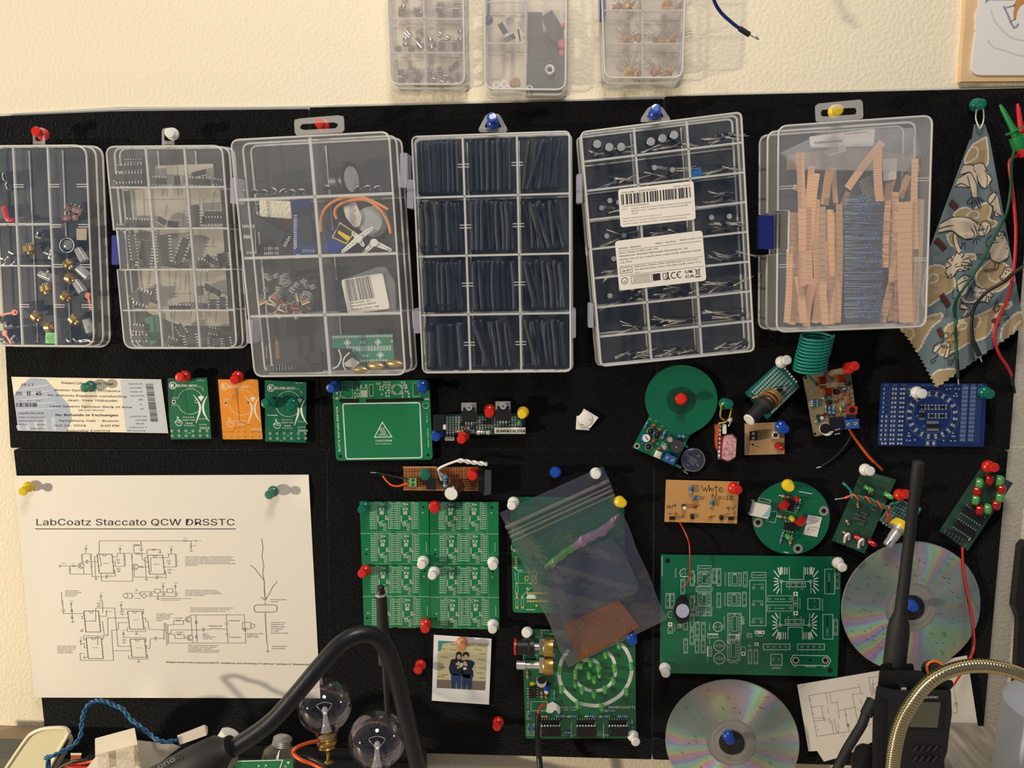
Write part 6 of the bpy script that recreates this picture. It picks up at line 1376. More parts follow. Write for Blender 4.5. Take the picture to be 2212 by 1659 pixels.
strokes(A2, 1.5, (((560, 460), (660, 400), (740, 380), (830, 392)), ((740, 380), (900, 390), (1000, 440), (1050, 480)), ((780, 430), (880, 405), (960, 430), (1010, 470)), ((540, 520), (640, 490), (730, 480)), ((530, 570), (690, 540), (760, 590), (830, 640), (900, 640), (960, 620), (965, 570), (900, 490), (830, 498)), ((830, 465), (940, 465), (980, 510), (1000, 590)), ((1050, 440), (1100, 425), (1160, 470), (1160, 540)), ((1050, 440), (1020, 520), (1020, 590), (1070, 610), (1100, 560), (1130, 480)), ((1060, 480), (1075, 580)), ((720, 560), (715, 660), (760, 800), (800, 830)), ((750, 580), (770, 680), (800, 760)), ((810, 660), (830, 700), (860, 680)), ((830, 690), (800, 760)), ((860, 690), (850, 760)), ((970, 640), (950, 690)), ((985, 630), (1000, 700)), ((1000, 620), (1045, 655)),
 ((640, 890), (690, 860), (700, 910), (740, 820), (760, 910), (850, 820), (800, 900), (900, 870), (935, 940), (890, 950), (900, 1000), (850, 980), (840, 1020), (800, 1000), (760, 1020), (740, 1060), (700, 1100), (690, 1060), (650, 1100), (640, 1060), (620, 1040), (640, 1000), (620, 990), (690, 960), (650, 920), (640, 890)), ((730, 960), (800, 920), (920, 930)), ((740, 980), (830, 960), (920, 960)),
 ((1170, 600), (1120, 640), (1110, 720), (1150, 740)), ((1180, 690), (1240, 680), (1320, 660)), ((1240, 600), (1280, 640)), ((1150, 800), (1160, 880), (1260, 925), (1350, 890), (1380, 840)), ((1140, 760), (1180, 690)), ((1270, 560), (1330, 570), (1350, 660)), ((1060, 830), (990, 820), (1000, 850), (1060, 880), (1140, 870)), ((1210, 920), (1210, 990), (1150, 1000), (1080, 1020), (1130, 1030), (1240, 1000), (1260, 930)), ((1320, 720), (1350, 700)), ((1320, 770), (1360, 750)),
 ((770, 1130), (850, 1070), (940, 1110), (980, 1190), (1040, 1230)), ((770, 1190), (850, 1140), (930, 1120)), ((760, 1200), (790, 1300), (820, 1330)), ((820, 1330), (880, 1300), (920, 1230)), ((920, 1200), (940, 1260), (990, 1280)), ((940, 1280), (930, 1330)), ((800, 1350), (830, 1400), (960, 1410), (1000, 1370)), ((1000, 1330), (1010, 1390), (1090, 1390), (1110, 1320), (1070, 1280), (1020, 1290)), ((1050, 1250), (1060, 1230), (1120, 1250), (1180, 1310), (1160, 1340), (1130, 1330), (1140, 1400), (1100, 1400), (1110, 1350)), ((820, 1400), (790, 1460), (850, 1480), (900, 1490), (860, 1560), (800, 1580)), ((860, 1430), (920, 1490), (900, 1560), (840, 1590)), ((720, 1220), (700, 1330), (740, 1350), (790, 1320), (760, 1240)),
 ((1240, 100), (1200, 80), (1150, 120), (1125, 190), (1160, 220), (1230, 120)), ((1150, 230), (1190, 260), (1170, 370), (1190, 410)), ((1220, 300), (1190, 370)), ((1230, 330), (1290, 370)), ((1330, 980), (1300, 1060), (1270, 1090), (1290, 1130), (1370, 1150)), ((1330, 980), (1400, 980))))
for x, y in ((1220, 655), (1305, 632), (1285, 590), (1318, 598), (1255, 600), (815, 945), (852, 1108), (718, 480), (1350, 1010), (1375, 1020), (1340, 1050)): p = A2((x, y)); mb.disc(p[0], p[1], 1.7, 8)
strokes(B2, 1.4, (((610, 1030), (550, 1060), (500, 1080), (455, 1130), (470, 1190), (520, 1150), (555, 1090)), ((555, 1070), (600, 1060), (700, 1060), (750, 1040)), ((555, 1080), (560, 1120), (620, 1130), (655, 1100), (640, 1080)), ((620, 1130), (585, 1240), (610, 1250), (700, 1190), (735, 1180)), ((655, 1110), (640, 1190)), ((735, 1200), (690, 1270), (650, 1270), (630, 1300), (660, 1330), (690, 1270)), ((520, 1200), (480, 1250), (430, 1280), (450, 1310), (490, 1270)), ((570, 1040), (590, 960), (640, 970), (620, 1020), (580, 1010)), ((660, 1020), (680, 960), (750, 950), (740, 1000)), ((1150, 690), (1190, 610), (1220, 680), (1180, 720), (1160, 650)), ((1170, 640), (1240, 650)), ((1240, 760), (1300, 745), (1340, 790), (1280, 790), (1300, 830)), ((1190, 600), (1200, 560))))
for k in range(4): mb.line([B2((570+k*15, 1095)), B2((572+k*15, 1118))], 1.6)
mb.build('frog_outline_print', None, o)
mb = MB(PX, lambda x, y: fab_d(x, y)+.0009); mb.m(mat('dark_red_seal', (84, 38, 36), .8))
for q_ in ([A2(p) for p in ((705, 165), (780, 250), (735, 300), (660, 225))], [A2(p) for p in ((525, 620), (640, 740), (590, 785), (480, 675))], [A2(p) for p in ((600, 1285), (685, 1420), (635, 1465), (548, 1325))], [B2(p) for p in ((540, 890), (580, 980), (545, 1030), (495, 920))], [B2(p) for p in ((1180, 780), (1220, 870), (1190, 890), (1130, 810))]): mb.poly(q_)
mb.build('seal_print', None, o)
mb = MB(PX); mb.m(WHITEP)
for x in (2110, 2124): mb.wire([(2117+(x-2117)*.3, 224, .012), (x, 236, .011), (x-2 if x < 2117 else x+1, 256, .010), (2117+(x-2117)*.55, 272, .011), (2116, 278, .010)], .0006)
mb.build('wire_hook', None, None, 'thin white wire loop hooking the frog fabric to the teal pin', 'hook')
# ------------------------------------------------------------------ test leads hanging at the right
GRT = mat('green_clip_plastic', (24, 130, 66), .35); RDT = mat('red_clip_plastic', (206, 34, 42), .35)
f = F(1930, 240, 5.184)
o = thing('test_hook_lead', 'green test hook with a thin green wire crossing the frog fabric', 'test lead', P(2185, 290, .02))
def hook(m, A, B, Cc, E, mt):
    m.m(mt); ax = B-A; L = ax.length; m.lathe(A, ax, [(0, .0008), (.004, .0016), (L*.6, .0019), (L, .0023)], 10)
    m.lathe(B-ax.normalized()*.001, Cc-B, [(0, .0062), (.0009, .0062), (.0012, .0030), (.0045, .0034)], 18)
    ax2 = E-B; m.lathe(B+ax2.normalized()*.004, ax2, [(0, .0052), (ax2.length-.006, .0056), (ax2.length-.004, .0046)], 6)
part(o, 'hook_body', GRT, lambda m: hook(m, P(2160, 226, .03), P(2191, 284, .032), P(2195, 292, .032), P(2206, 322, .032), GRT), PX)
mb = MB(PX); mb.m(mat('dark_green_wire', (18, 84, 56), .4)); mb.wire([(2194, 318, .032), (2185, 350, .028), (2184, 400, .022), (2174, 460, .018), (2150, 510, .017), (2118, 570, .017), (2090, 612, .017), (2066, 650, .016), (2064, 700, .016), (2068, 780, .015)], .0011, 8); mb.build('green_wire', None, o)
mb = MB(PX); mb.m(mat('dark_green_wire', (18, 84, 56), .4)); mb.wire([(2064, 648, .017), (2060, 670, .018), (2067, 690, .018), (2062, 715, .018), (2067, 740, .016)], .0009, 8); mb.build('wire_strand', None, o)
mb = MB(PX); mb.m(BLKM); mb.wire([(2068, 780, .015), (2070, 818, .014)], .0014, 6); mb.m(SILVER); mb.wire([(2070, 816, .014), (2070.5, 831, .013)], .0006); mb.build('jumper_end', None, o)
o = thing('test_hook_lead', 'red test hook behind the green one with a long red wire', 'test lead', P(2205, 290, .014))
part(o, 'hook_body', RDT, lambda m: hook(m, P(2198, 224, .016), P(2206, 286, .018), P(2208, 294, .018), P(2216, 338, .018), RDT), PX)
mb = MB(PX); mb.m(RDT); mb.wire([(2204, 334, .018), (2182, 345, .02), (2181, 370, .02), (2188, 420, .018), (2194, 500, .016), (2190, 580, .015), (2178, 640, .015), (2160, 682, .016), (2148, 720, .016), (2156, 760, .014), (2175, 790, .010), (2186, 812, .006)], .0012, 8); mb.build('red_wire', None, o)
mb = MB(PX); mb.m(BLKM); mb.wire([(2185, 810, .006), (2191, 848, .005)], .0014); mb.m(SILVER); mb.wire([(2192, 846, .005), (2195, 860, .005)], .0007); mb.build('jumper_end', None, o)
o = thing('jumper_wire', 'black jumper wire ending in a black plug on the frog fabric', 'wire', P(2150, 640, .02))
mb = MB(PX); mb.m(BLK); mb.wire([(2300, 540, .05), (2212, 574, .03), (2170, 608, .022), (2130, 632, .020), (2105, 665, .019), (2099, 700, .018), (2102, 738, .017)], .0013, 8); mb.build('insulated_wire', None, o)
mb = MB(PX); mb.m(BLKM); mb.wire([(2101, 736, .017), (2116, 768, .016)], .0021, 4); mb.m(SILVER); mb.wire([(2117, 770, .016), (2121, 782, .015)], .0006); mb.build('jumper_plug', None, o)
# ------------------------------------------------------------------ zip bag
BAG = mat('antistatic_film', (176, 178, 196), .14, metal=.85, alpha=.22, bump=(30, 1.0, .006), edge=.4)
q = [(1079, 1108), (1302, 1007), (1441, 1338), (1227, 1442)]
o = thing('zip_bag', 'grey shiny see-through zip bag pinned askew over green boards', 'bag', P(1302, 1015, .01))
rb = random.Random(3)
ph = [(rb.uniform(2, 9), rb.uniform(2, 9), rb.uniform(0, 6)) for _ in range(6)]
def bagd(u, v, side):
    e = min(u, 1-u, v, 1-v)*4; e = min(1, e)
    w = sum(math.sin(a*u*2+b*v*1.6+c) for a, b, c in ph)/6.0
    cr = abs(math.sin(9*u-7*v+2*math.sin(5*v)))**6*.0012
    return .0085+side*(.0015+.0055*e)+.0016*w*e+cr*e
def sheet(side):
    def fn(m):
        m.smooth = True; N_ = 60; ids = []
        for j in range(N_+1):
            row = []
            for i in range(N_+1):
                u, v = i/N_, j/N_; uu = u+.006*math.sin(v*20)*(1 if u > .98 or u < .02 else 0); x, y = bil(q, uu, v); row.append(P(x, y, bagd(u, v, side)))
            ids.append(m.add(row))
        for j in range(N_):
            for i in range(N_): m.face((ids[j][i], ids[j][i+1], ids[j+1][i+1], ids[j+1][i]))
    return fn
part(o, 'front_film', BAG, sheet(1)); part(o, 'back_film', BAG, sheet(0))
ZIP = mat('zip_ridge_plastic', (150, 146, 138), .25, alpha=.3)
for v, r_ in ((.095, .0019), (.13, .0008), (.155, .0011), (.185, .0007)):
    mb = MB(PX); mb.m(ZIP); mb.tube3([P(*bil(q, i/24, v), bagd(i/24, v, 1)+.0006) for i in range(25)], r_, 6); mb.build('zip_ridge', None, o)
for nm_, m_, pts in (('pink_sheen_strip', mat('painted_sheen_pink', (226, 176, 226), .2, metal=.8, film=520, alpha=.5), ((.03, .43, 3), (.1, .45, 9), (.2, .475, 12), (.33, .475, 10), (.43, .48, 13), (.52, .49, 7))), ('green_sheen_strip', mat('painted_sheen_green', (168, 220, 150), .2, metal=.8, film=360, alpha=.5), ((.52, .49, 7), (.62, .5, 9), (.74, .52, 10), (.83, .53, 4)))):  # the film's coloured sheen, put into the base colour of added raised strips
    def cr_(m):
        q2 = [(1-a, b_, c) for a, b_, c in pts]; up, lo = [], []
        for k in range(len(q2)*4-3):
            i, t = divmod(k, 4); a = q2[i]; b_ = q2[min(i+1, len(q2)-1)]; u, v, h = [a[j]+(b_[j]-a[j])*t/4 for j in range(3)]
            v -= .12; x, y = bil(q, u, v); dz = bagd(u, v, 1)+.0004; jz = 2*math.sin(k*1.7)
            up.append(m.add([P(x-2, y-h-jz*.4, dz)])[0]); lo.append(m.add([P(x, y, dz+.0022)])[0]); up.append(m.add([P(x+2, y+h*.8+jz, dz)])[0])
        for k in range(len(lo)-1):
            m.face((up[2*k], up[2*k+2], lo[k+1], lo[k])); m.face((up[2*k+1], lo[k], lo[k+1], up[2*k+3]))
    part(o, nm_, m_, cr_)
GRC2 = mat('grey_antistatic_card', (74, 82, 98), .4, coat=.2)
o = thing('grey_pouch', 'folded grey pouch inside the zip bag', 'pouch', P(1280, 1230, .01))
part(o, 'folded_film', GRC2, lambda m: m.slab([(1176, 1228), (1320, 1158), (1352, 1200), (1380, 1262), (1372, 1286), (1340, 1292), (1215, 1346)], .0108, .012))
f = F(1100, 1330, 5.04)
BR2 = mat('brown_bagged_board', (136, 78, 34), .45)
o, d = board('bagged_board', 'brown bare board in the bottom of the zip bag', 'circuit board', f, [(578, 66), (1178, -190), (1420, 120), (760, 486)], BR2, .0095, .0014)
marks(o, f, d, lambda b: [b.ring(770, 90, 35, 10, 16), b.line([(740, 60), (830, 120)], 8), b.line([(1240, 20), (1260, 130)], 5), b.line([(1190, -60), (1230, 140)], 4), b.orect(820, 370, 40, 60, 6, -25), b.line([(690, 120), (740, 250)], 5), b.line([(650, 70), (720, 100)], 5)], mat('light_brown_trace', (176, 116, 66), .5), 'trace')
# ------------------------------------------------------------------ discs
CD = bpy.data.materials.new('diffraction_disc'); CD.use_nodes = True; MATS['cd'] = CD
nt = CD.node_tree; N = nt.nodes; L = nt.links; b = N['Principled BSDF']
b.inputs['Metallic'].default_value = .6; b.inputs['Roughness'].default_value = .4; b.inputs['Anisotropic'].default_value = .85
tg = N.new('ShaderNodeTangent'); tg.direction_type = 'RADIAL'; tg.axis = 'Y'; L.new(tg.outputs[0], b.inputs['Tangent'])
ge = N.new('ShaderNodeNewGeometry')
cr = N.new('ShaderNodeVectorMath'); cr.operation = 'CROSS_PRODUCT'; L.new(tg.outputs[0], cr.inputs[0]); L.new(ge.outputs['Normal'], cr.inputs[1])
dt = N.new('ShaderNodeVectorMath'); dt.operation = 'DOT_PRODUCT'; L.new(cr.outputs[0], dt.inputs[0]); L.new(ge.outputs['Incoming'], dt.inputs[1])
tc = N.new('ShaderNodeTexCoord'); nz = N.new('ShaderNodeTexNoise'); nz.inputs['Scale'].default_value = 26; nz.inputs['Detail'].default_value = 6; L.new(tc.outputs['Object'], nz.inputs['Vector'])
ma = N.new('ShaderNodeMath'); ma.operation = 'MULTIPLY_ADD'; ma.inputs[1].default_value = 5.5; L.new(dt.outputs['Value'], ma.inputs[0]); L.new(nz.outputs['Fac'], ma.inputs[2])
fr_ = N.new('ShaderNodeMath'); fr_.operation = 'FRACT'; L.new(ma.outputs[0], fr_.inputs[0])
hsv = N.new('ShaderNodeCombineColor'); hsv.mode = 'HSV'; L.new(fr_.outputs[0], hsv.inputs[0]); hsv.inputs[1].default_value = .42; hsv.inputs[2].default_value = .72
mx = N.new('ShaderNodeMix'); mx.data_type = 'RGBA'; mx.inputs[6].default_value = rgb(150, 166, 158); L.new(hsv.outputs[0], mx.inputs[7])
nz2 = N.new('ShaderNodeTexNoise'); nz2.inputs['Scale'].default_value = 12; L.new(tc.outputs['Object'], nz2.inputs['Vector'])
mr2 = N.new('ShaderNodeMapRange'); mr2.inputs['From Min'].default_value = .4; mr2.inputs['From Max'].default_value = .62; mr2.inputs['To Max'].default_value = 1.0; L.new(nz2.outputs['Fac'], mr2.inputs['Value']); L.new(mr2.outputs[0], mx.inputs[0])
L.new(mx.outputs[2], b.inputs['Base Color'])
nb = N.new('ShaderNodeTexNoise'); nb.inputs['Scale'].default_value = 90; nb.inputs['Distortion'].default_value = 1.5; L.new(tc.outputs['Object'], nb.inputs['Vector'])
bu = N.new('ShaderNodeBump'); bu.inputs['Strength'].default_value = .35; bu.inputs['Distance'].default_value = .0008; L.new(nb.outputs['Fac'], bu.inputs['Height']); L.new(bu.outputs[0], b.inputs['Normal'])
def disc_(cx, cy, label, tip, scr):
    C = P(cx, cy, .006); o = thing('optical_disc', label, 'disc', C, 'scratched discs on the board')
    ny = Vector((tip[0], -1, tip[1])).normalized()
    u = ny.cross(Vector((0, 0, 1))).normalized(); v = u.cross(ny)
    def rg(m, r0, r1, th=.0012, n=90, z=0):
        A = []
        for i in range(n):
            a = 2*math.pi*i/n; e = u*math.cos(a)+v*math.sin(a); c0 = C+ny*z
            A.append(m.add([c0+e*r0, c0+e*r1, c0+e*r0+ny*th, c0+e*r1+ny*th]))
        for i in range(n):
            a, b_ = A[i], A[(i+1) % n]; m.face((a[2], a[3], b_[3], b_[2])); m.face((a[0], a[1], b_[1], b_[0])); m.face((a[1], b_[1], b_[3], a[3])); m.face((a[0], b_[0], b_[2], a[2]))
    CLR = mat('clear_disc_hub', (210, 206, 200), .15, alpha=.3, spec=.8)
    part(o, 'data_area', CD, lambda m: rg(m, .0225, .0595)); part(o, 'outer_rim', CLR, lambda m: rg(m, .0595, .0602))
    part(o, 'clear_hub', CLR, lambda m: rg(m, .0115, .0225)); part(o, 'hub_ring', STEEL, lambda m: [rg(m, .0205, .0212, .0003, 60, .0012), rg(m, .0165, .0169, .0003, 60, .0012), rg(m, .0222, .0226, .0003, 60, .0012)])
    part(o, 'centre_disc', BLKM, lambda m: rg(m, .004, .0115, .0022, 40)); part(o, 'centre_cap', BLK, lambda m: rg(m, .0001, .0062, .0020, 30))
    rr = random.Random(int(cx))
    def sc(m):
        for _ in range(scr):
            a = rr.uniform(0, 6.28); r = rr.uniform(.026, .057); p = C+(u*math.cos(a)+v*math.sin(a))*r+ny*.00135; t = rr.uniform(-.6, .6)+.7; e = u*math.cos(t)+v*math.sin(t)
            pts = [p]; 
            for k in range(rr.randint(2, 4)): pts.append(pts[-1]+e*rr.uniform(.0006, .0014)+v*rr.uniform(-.0006, .0006)+u*rr.uniform(-.0005, .0005))
            for a_, b_ in zip(pts, pts[1:]):
                n_ = (b_-a_).cross(ny).normalized()*.00016; m.face(m.add([a_+n_, b_+n_, b_-n_, a_-n_]))
    part(o, 'scratches', mat('scratch_dark', (46, 50, 46), .8), sc)
disc_(1966, 1311, 'upper scratched silver disc behind the black antenna', (.03, .02), 60)
disc_(1580, 1602, 'lower rainbow-tinted disc hanging below the large green board', (-.06, .05), 26)
# ------------------------------------------------------------------ hand drawn sheet behind the radio
f = F(1700, 1380, 4.3203)
o = thing('creased_sheet', 'creased white sheet with a hand copied circuit, behind the two-way radio', 'paper', f(800, 600, .01))
part(o, 'sheet', PAPER, lambda m: m.slab([(95, 428), (1680, 155), (1795, 900), (800, 960), (540, 1092), (345, 1146), (280, 1046), (200, 1050)], .004, .0045), f)
def s(b):
    w = 3.4
    def l(*p): b.line(p, w)
    l((205, 530), (680, 450), (690, 510)); l((205, 530), (280, 910), (600, 862), (700, 850), (790, 790)); l((365, 505), (378, 600)); l((400, 500), (410, 590)); l((215, 640), (320, 625), (345, 760)); l((250, 745), (350, 735)); l((255, 768), (350, 758)); l((610, 520), (665, 800)); l((610, 520), (690, 510)); l((480, 668), (640, 640)); l((540, 655), (562, 790), (580, 860)); l((415, 760), (435, 885)); l((440, 750), (465, 880)); l((760, 365), (850, 350)); l((760, 365), (790, 530)); l((790, 425), (840, 415), ); l((790, 425), (800, 530)); l((815, 460), (830, 545)); l((800, 380), (810, 520)); l((730, 540), (790, 550)); l((740, 562), (800, 575)); l((410, 600), (470, 590), (490, 750)); l((1555, 440), (1578, 600)); l((1585, 630), (1590, 690), (1545, 695)); b.ring(1576, 612, 16, 4, 12)
    b.poly([(555, 795), (585, 792), (570, 820)]); l((555, 822), (588, 818)); l((118, 460), (170, 428))
    for x, y, t in ((205, 560, 'R1'), (232, 690, 'R2'), (330, 620, 'Q'), (350, 740, '741'), (545, 700, 'R5'), (470, 795, '10uF'), (470, 850, '10k'), (660, 420, '5V'), (700, 500, 'Q1'), (650, 650, 'D'), (455, 675, 'C'), (280, 840, 'C2'), (520, 890, '-9V'), (370, 640, '0.1uF'), (385, 740, 'DRIVE'), (1570, 600, 'C6'), (265, 800, 'C1'), (680, 560, '4.7k')): b.text(t, x, y, 17, 11*len(t), 78)
marks(o, f, .0045, s, GINK, 'pencil_circuit')
# ------------------------------------------------------------------ picture at the top right
f = fixed(-.004, 2040, 0, 8.297)
WOOD = mat('pale_plywood', (222, 188, 146), .6, var=(40, .08))
o = thing('plywood_picture', 'pale plywood panel with a torn-edged white painting, in the top right corner', 'picture', f(900, 700, -.01))
part(o, 'plywood_panel', WOOD, lambda m: m.slab([(425, -600), (2400, -600), (2400, 1440), (318, 1450), (345, 900), (390, 400)], -.0119, -.006), f)
pw = [(625, -600), (632, 130), (575, 210), (562, 330), (580, 450), (548, 510), (570, 560), (540, 720), (515, 960), (498, 1100), (496, 1250), (520, 1290), (590, 1335), (700, 1345), (2400, 1345), (2400, -600)]
part(o, 'painted_paper', mat('painted_paper', (228, 224, 222), .8), lambda m: m.slab(pw, -.006, -.0045), f)
def s(b):
    b.m(mat('grey_blue_paint', (150, 148, 172), .7)); b.line([(1070, 115), (1140, 260), (1200, 410), (1250, 495), (1300, 475), (1325, 430)], 34); b.line([(1110, 135), (1260, 95)], 26); b.line([(1200, 380), (1270, 345)], 20); b.poly([(740, 60), (800, 0), (1240, 0), (1290, -20), (1290, -100), (735, -100)])
    b.m(mat('ochre_paint', (196, 140, 72), .7)); b.poly([(1290, 0), (1250, 80), (1255, 150), (1240, 220), (1245, 350), (1285, 345), (1310, 200), (1360, 110), (1430, 60), (1500, -60), (1320, -60)])
    b.m(mat('pale_grey_paint', (208, 206, 206), .8)); b.line(smooth2([(840, 180), (880, 330), (1000, 490), (1160, 640), (1300, 700), (1500, 730)]), 26); b.line(smooth2([(780, 730), (900, 850), (1080, 900), (1300, 980), (1500, 1000)]), 22)
mb = MB(f, -.0043); s(mb); mb.build('brush_strokes', None, o)
o = thing('jumper_wire', 'blue jumper wire dangling in front of the cream wall at the top', 'wire', P(1560, 20, .05))
mb = MB(PX); mb.m(NAVY); mb.wire([(1536, -60, .06), (1541, -5, .05), (1556, 25, .045), (1580, 48, .042), (1598, 62, .04)], .0013, 8); mb.build('insulated_wire', None, o)
mb = MB(PX); mb.m(BLKM); mb.wire([(1597, 61, .04), (1619, 75, .038)], .0021, 4); mb.m(SILVER); mb.wire([(1620, 75, .038), (1638, 85, .036), (1633, 78, .038)], .0006); mb.build('jumper_plug', None, o)
# ------------------------------------------------------------------ desk and clutter in front
ZD = P(1100, 1740, -.012).z
DESKM = mat('pale_desk_laminate', (190, 176, 158), .5, var=(30, .06))
mb = MB(); mb.m(DESKM)
def wbox(m, x0, x1, y0, y1, z0, z1):
    a = m.add([(x0, y0, z0), (x1, y0, z0), (x1, y1, z0), (x0, y1, z0)]); b_ = m.add([(x0, y0, z1), (x1, y0, z1), (x1, y1, z1), (x0, y1, z1)])
    m.face(a); m.face(b_[::-1])
    for i in range(4): m.face((a[i], a[(i+1) % 4], b_[(i+1) % 4], b_[i]))
wbox(mb, -.9, .9, -.5, .0115, ZD-.03, ZD)
dk = thing('desk', 'pale desk top below the board, mostly hidden', 'desk', (0, -.2, 0)); mb.build('desk_top', None, dk)
for x in (-.85, .85):
    for y in (-.45, -.04): mb = MB(); mb.m(DESKM); wbox(mb, x-.02, x+.02, y-.02, y+.02, .0005, ZD-.03); mb.build('leg', None, dk)
# wooden block at the right under the radio
zr = P(2100, 1568, .012).z
xr0, xr1 = P(1905, 1568, .012).x, P(2158, 1568, .012).x
mb = MB(); mb.m(mat('streaked_grey_wood', (166, 156, 140), .6, var=(30, .4, (5, .6, 1)))); wbox(mb, xr0, xr1, -.19, -.012, ZD+.0005, zr)
mb.build('wood_block', None, None, 'streaked grey wooden block under the two-way radio', 'block')
# left ledge and grey block
zl = P(40, 1570, -.010).z; yl = -.035
mb = MB(); mb.m(mat('brown_ledge', (164, 142, 118), .6, var=(30, .12))); wbox(mb, P(-120, 1570, 0).x, P(120, 1570, 0).x, -.022, .0105, zl-.03, zl); mb.build('wood_ledge', None, None, 'brown wooden ledge along the wall at the lower left', 'ledge')
zg = P(40, 1602, .04).z
mb = MB(); mb.m(mat('grey_box_card', (92, 90, 84), .7)); wbox(mb, P(-160, 1600, .04).x, P(118, 1600, .04).x, -.066, -.036, ZD+.0005, zg); mb.build('grey_box', None, None, 'grey box with a purple scuff at the lower left corner', 'box')
# black ridged box
zb = P(300, 1640, .03).z
o = thing('black_case', 'black ridged equipment case standing behind the clutter at the lower left', 'case', P(330, 1640, .03))
mb = MB(); mb.m(BLKM); wbox(mb, P(150, 1620, .05).x, P(900, 1640, .05).x, -.12, -.004, ZD+.0005, zb); mb.build('case_body', None, o)
mb = MB(); mb.m(BLK)
for k in range(4): wbox(mb, P(150, 1620, .05).x, P(900, 1640, .05).x, -.02-k*.02-.004, -.02-k*.02, zb, zb+.0012)
mb.build('ridges', None, o)
# white tray
f = F(0, 1480, 4.608)
TRAYM = mat('yellowed_plastic', (222, 210, 172), .4, coat=.2)
o = thing('plastic_tray', 'yellowed rounded plastic lid leaning at the lower left', 'lid', f(400, 600, .1))
def tr(m):
    out = smooth2([(60, 830), (260, 540), (340, 470), (440, 434), (560, 424), (640, 428), (680, 460), (675, 500), (560, 700), (380, 1050), (120, 1300), (-100, 1100)], 4)
    m.slab(out, .075, .082, .985)
part(o, 'lid_body', TRAYM, tr, f)
part(o, 'lid_rim', mat('pale_rim', (232, 222, 190), .35), lambda m: m.tube3([m.fr(x, y, .082) for x, y in smooth2([(60, 830), (260, 540), (340, 470), (440, 434), (560, 424), (640, 428), (680, 460), (675, 500), (560, 700), (380, 1050)], 5)], .0016, 8), f)
part(o, 'clear_edge', TABM, lambda m: m.tube3([m.fr(x, y, .07) for x, y in smooth2([(690, 500), (705, 530), (690, 590), (560, 810), (400, 1080)], 5)], .0018, 8), f, label='clear second edge')
# twisted blue wire
BW1, BW2 = mat('blue_wire', (40, 78, 160), .35), mat('teal_blue_wire', (24, 112, 124), .35)
path = catmull([f(x, y, d_) for x, y, d_ in ((470, 1000, .10), (480, 740, .10), (460, 725, .10), (530, 700, .10), (640, 650, .095), (740, 590, .09), (800, 500, .085), (815, 370, .08), (840, 260, .075), (900, 180, .07), (970, 155, .07), (1050, 165, .07), (1140, 205, .07), (1220, 240, .072), (1290, 330, .075), (1380, 400, .078), (1480, 480, .079), (1560, 540, .09), (1650, 565, .092), (1770, 545, .090))], 14)
o = thing('twisted_wire', 'twisted blue and teal wire pair arching over the lower left clutter', 'wire', path[120])
for k, m_ in enumerate((BW1, BW2)):
    mb = MB(); mb.m(m_)
    pts = []
    for i, p in enumerate(path):
        t = (path[min(i+1, len(path)-1)]-path[max(0, i-1)]).normalized(); u = t.cross(Vector((0, 1, 0))).normalized(); v = t.cross(u); a = i*.34+k*math.pi
        pts.append(p+(u*math.cos(a)+v*math.sin(a))*.0010)
    mb.tube3(pts, .00105, 8); mb.build('wire_strand', None, o, 'blue strand' if k == 0 else 'teal strand')
# white plastic bracket, connector, small switch, wires
IVORY = mat('ivory_plastic', (232, 222, 206), .4)
o = thing('printed_bracket', 'ivory plastic bracket block in the lower left clutter', 'bracket', f(1150, 700, .09))
part(o, 'upright_plate', IVORY, lambda m: m.slab(rquad([(945, 530), (1340, 424), (1375, 620), (1400, 900), (950, 900)], 12, 3), .085, .092), f)
part(o, 'base_plate', IVORY, lambda m: m.slab([(1365, 548), (1720, 585), (1800, 610), (1420, 900), (1380, 900)], .07, .084), f)
part(o, 'foot', IVORY, lambda m: m.slab([(860, 830), (955, 710), (1400, 760), (1400, 1000), (850, 1000)], .093, .105), f)
part(o, 'clear_block', mat('clear_scuffed_plastic', (240, 226, 206), .3, alpha=.55, bump=(200, .8, .002)), lambda m: [m.slab([(965, 690), (1330, 600), (1390, 740), (1380, 820), (980, 830)], .093, .112), m.slab([(1050, 670), (1080, 662), (1090, 820), (1060, 820)], .112, .115), m.slab([(1290, 610), (1330, 600), (1340, 800), (1300, 810)], .112, .115)], f)
o = thing('white_connector', 'white two-pin connector at the end of the twisted blue wire', 'connector', f(1900, 500, .09))
part(o, 'connector_housing', mat('pinkish_white_plastic', (222, 208, 198), .4), lambda m: m.slab([(1762, 500), (2040, 392), (2060, 500), (1790, 596)], .085, .094, .97), f)
part(o, 'connector_side', IVORY, lambda m: m.slab([(2040, 395), (2065, 410), (2070, 470), (2058, 500)], .08, .092), f)
o = thing('slide_switch', 'tiny brown slide switch standing up in the lower left clutter', 'switch', f(755, 710, .09))
part(o, 'switch_body', CERA, lambda m: m.bx(755, 715, 100, 50, .088, .094), f); part(o, 'switch_cap', IVORY, lambda m: m.bx(757, 686, 108, 20, .088, .095), f); part(o, 'solder_leg', SILVER, lambda m: [m.bx(x, 742, 12, 20, .09, .092) for x in (712, 740, 772)], f)
for k, (m_, pts, lab) in enumerate(((REDP, [(560, 860), (640, 810), (760, 790), (890, 765), (960, 740)], 'red wire in the lower left clutter, upper of the two red ones'), (REDP, [(600, 870), (700, 820), (860, 820), (1000, 800)], 'red wire in the lower left clutter, lower of the two red ones'), (BLK, [(540, 880), (600, 820), (700, 770), (780, 745), (860, 750)], 'black wire beside the red ones in the lower left clutter'))):
    mb = MB(f, .1); mb.m(m_); mb.wire([(x, y, .098+k*.003) for x, y in pts], .0012, 8); mb.build('loose_wire', None, None, lab, 'wire')
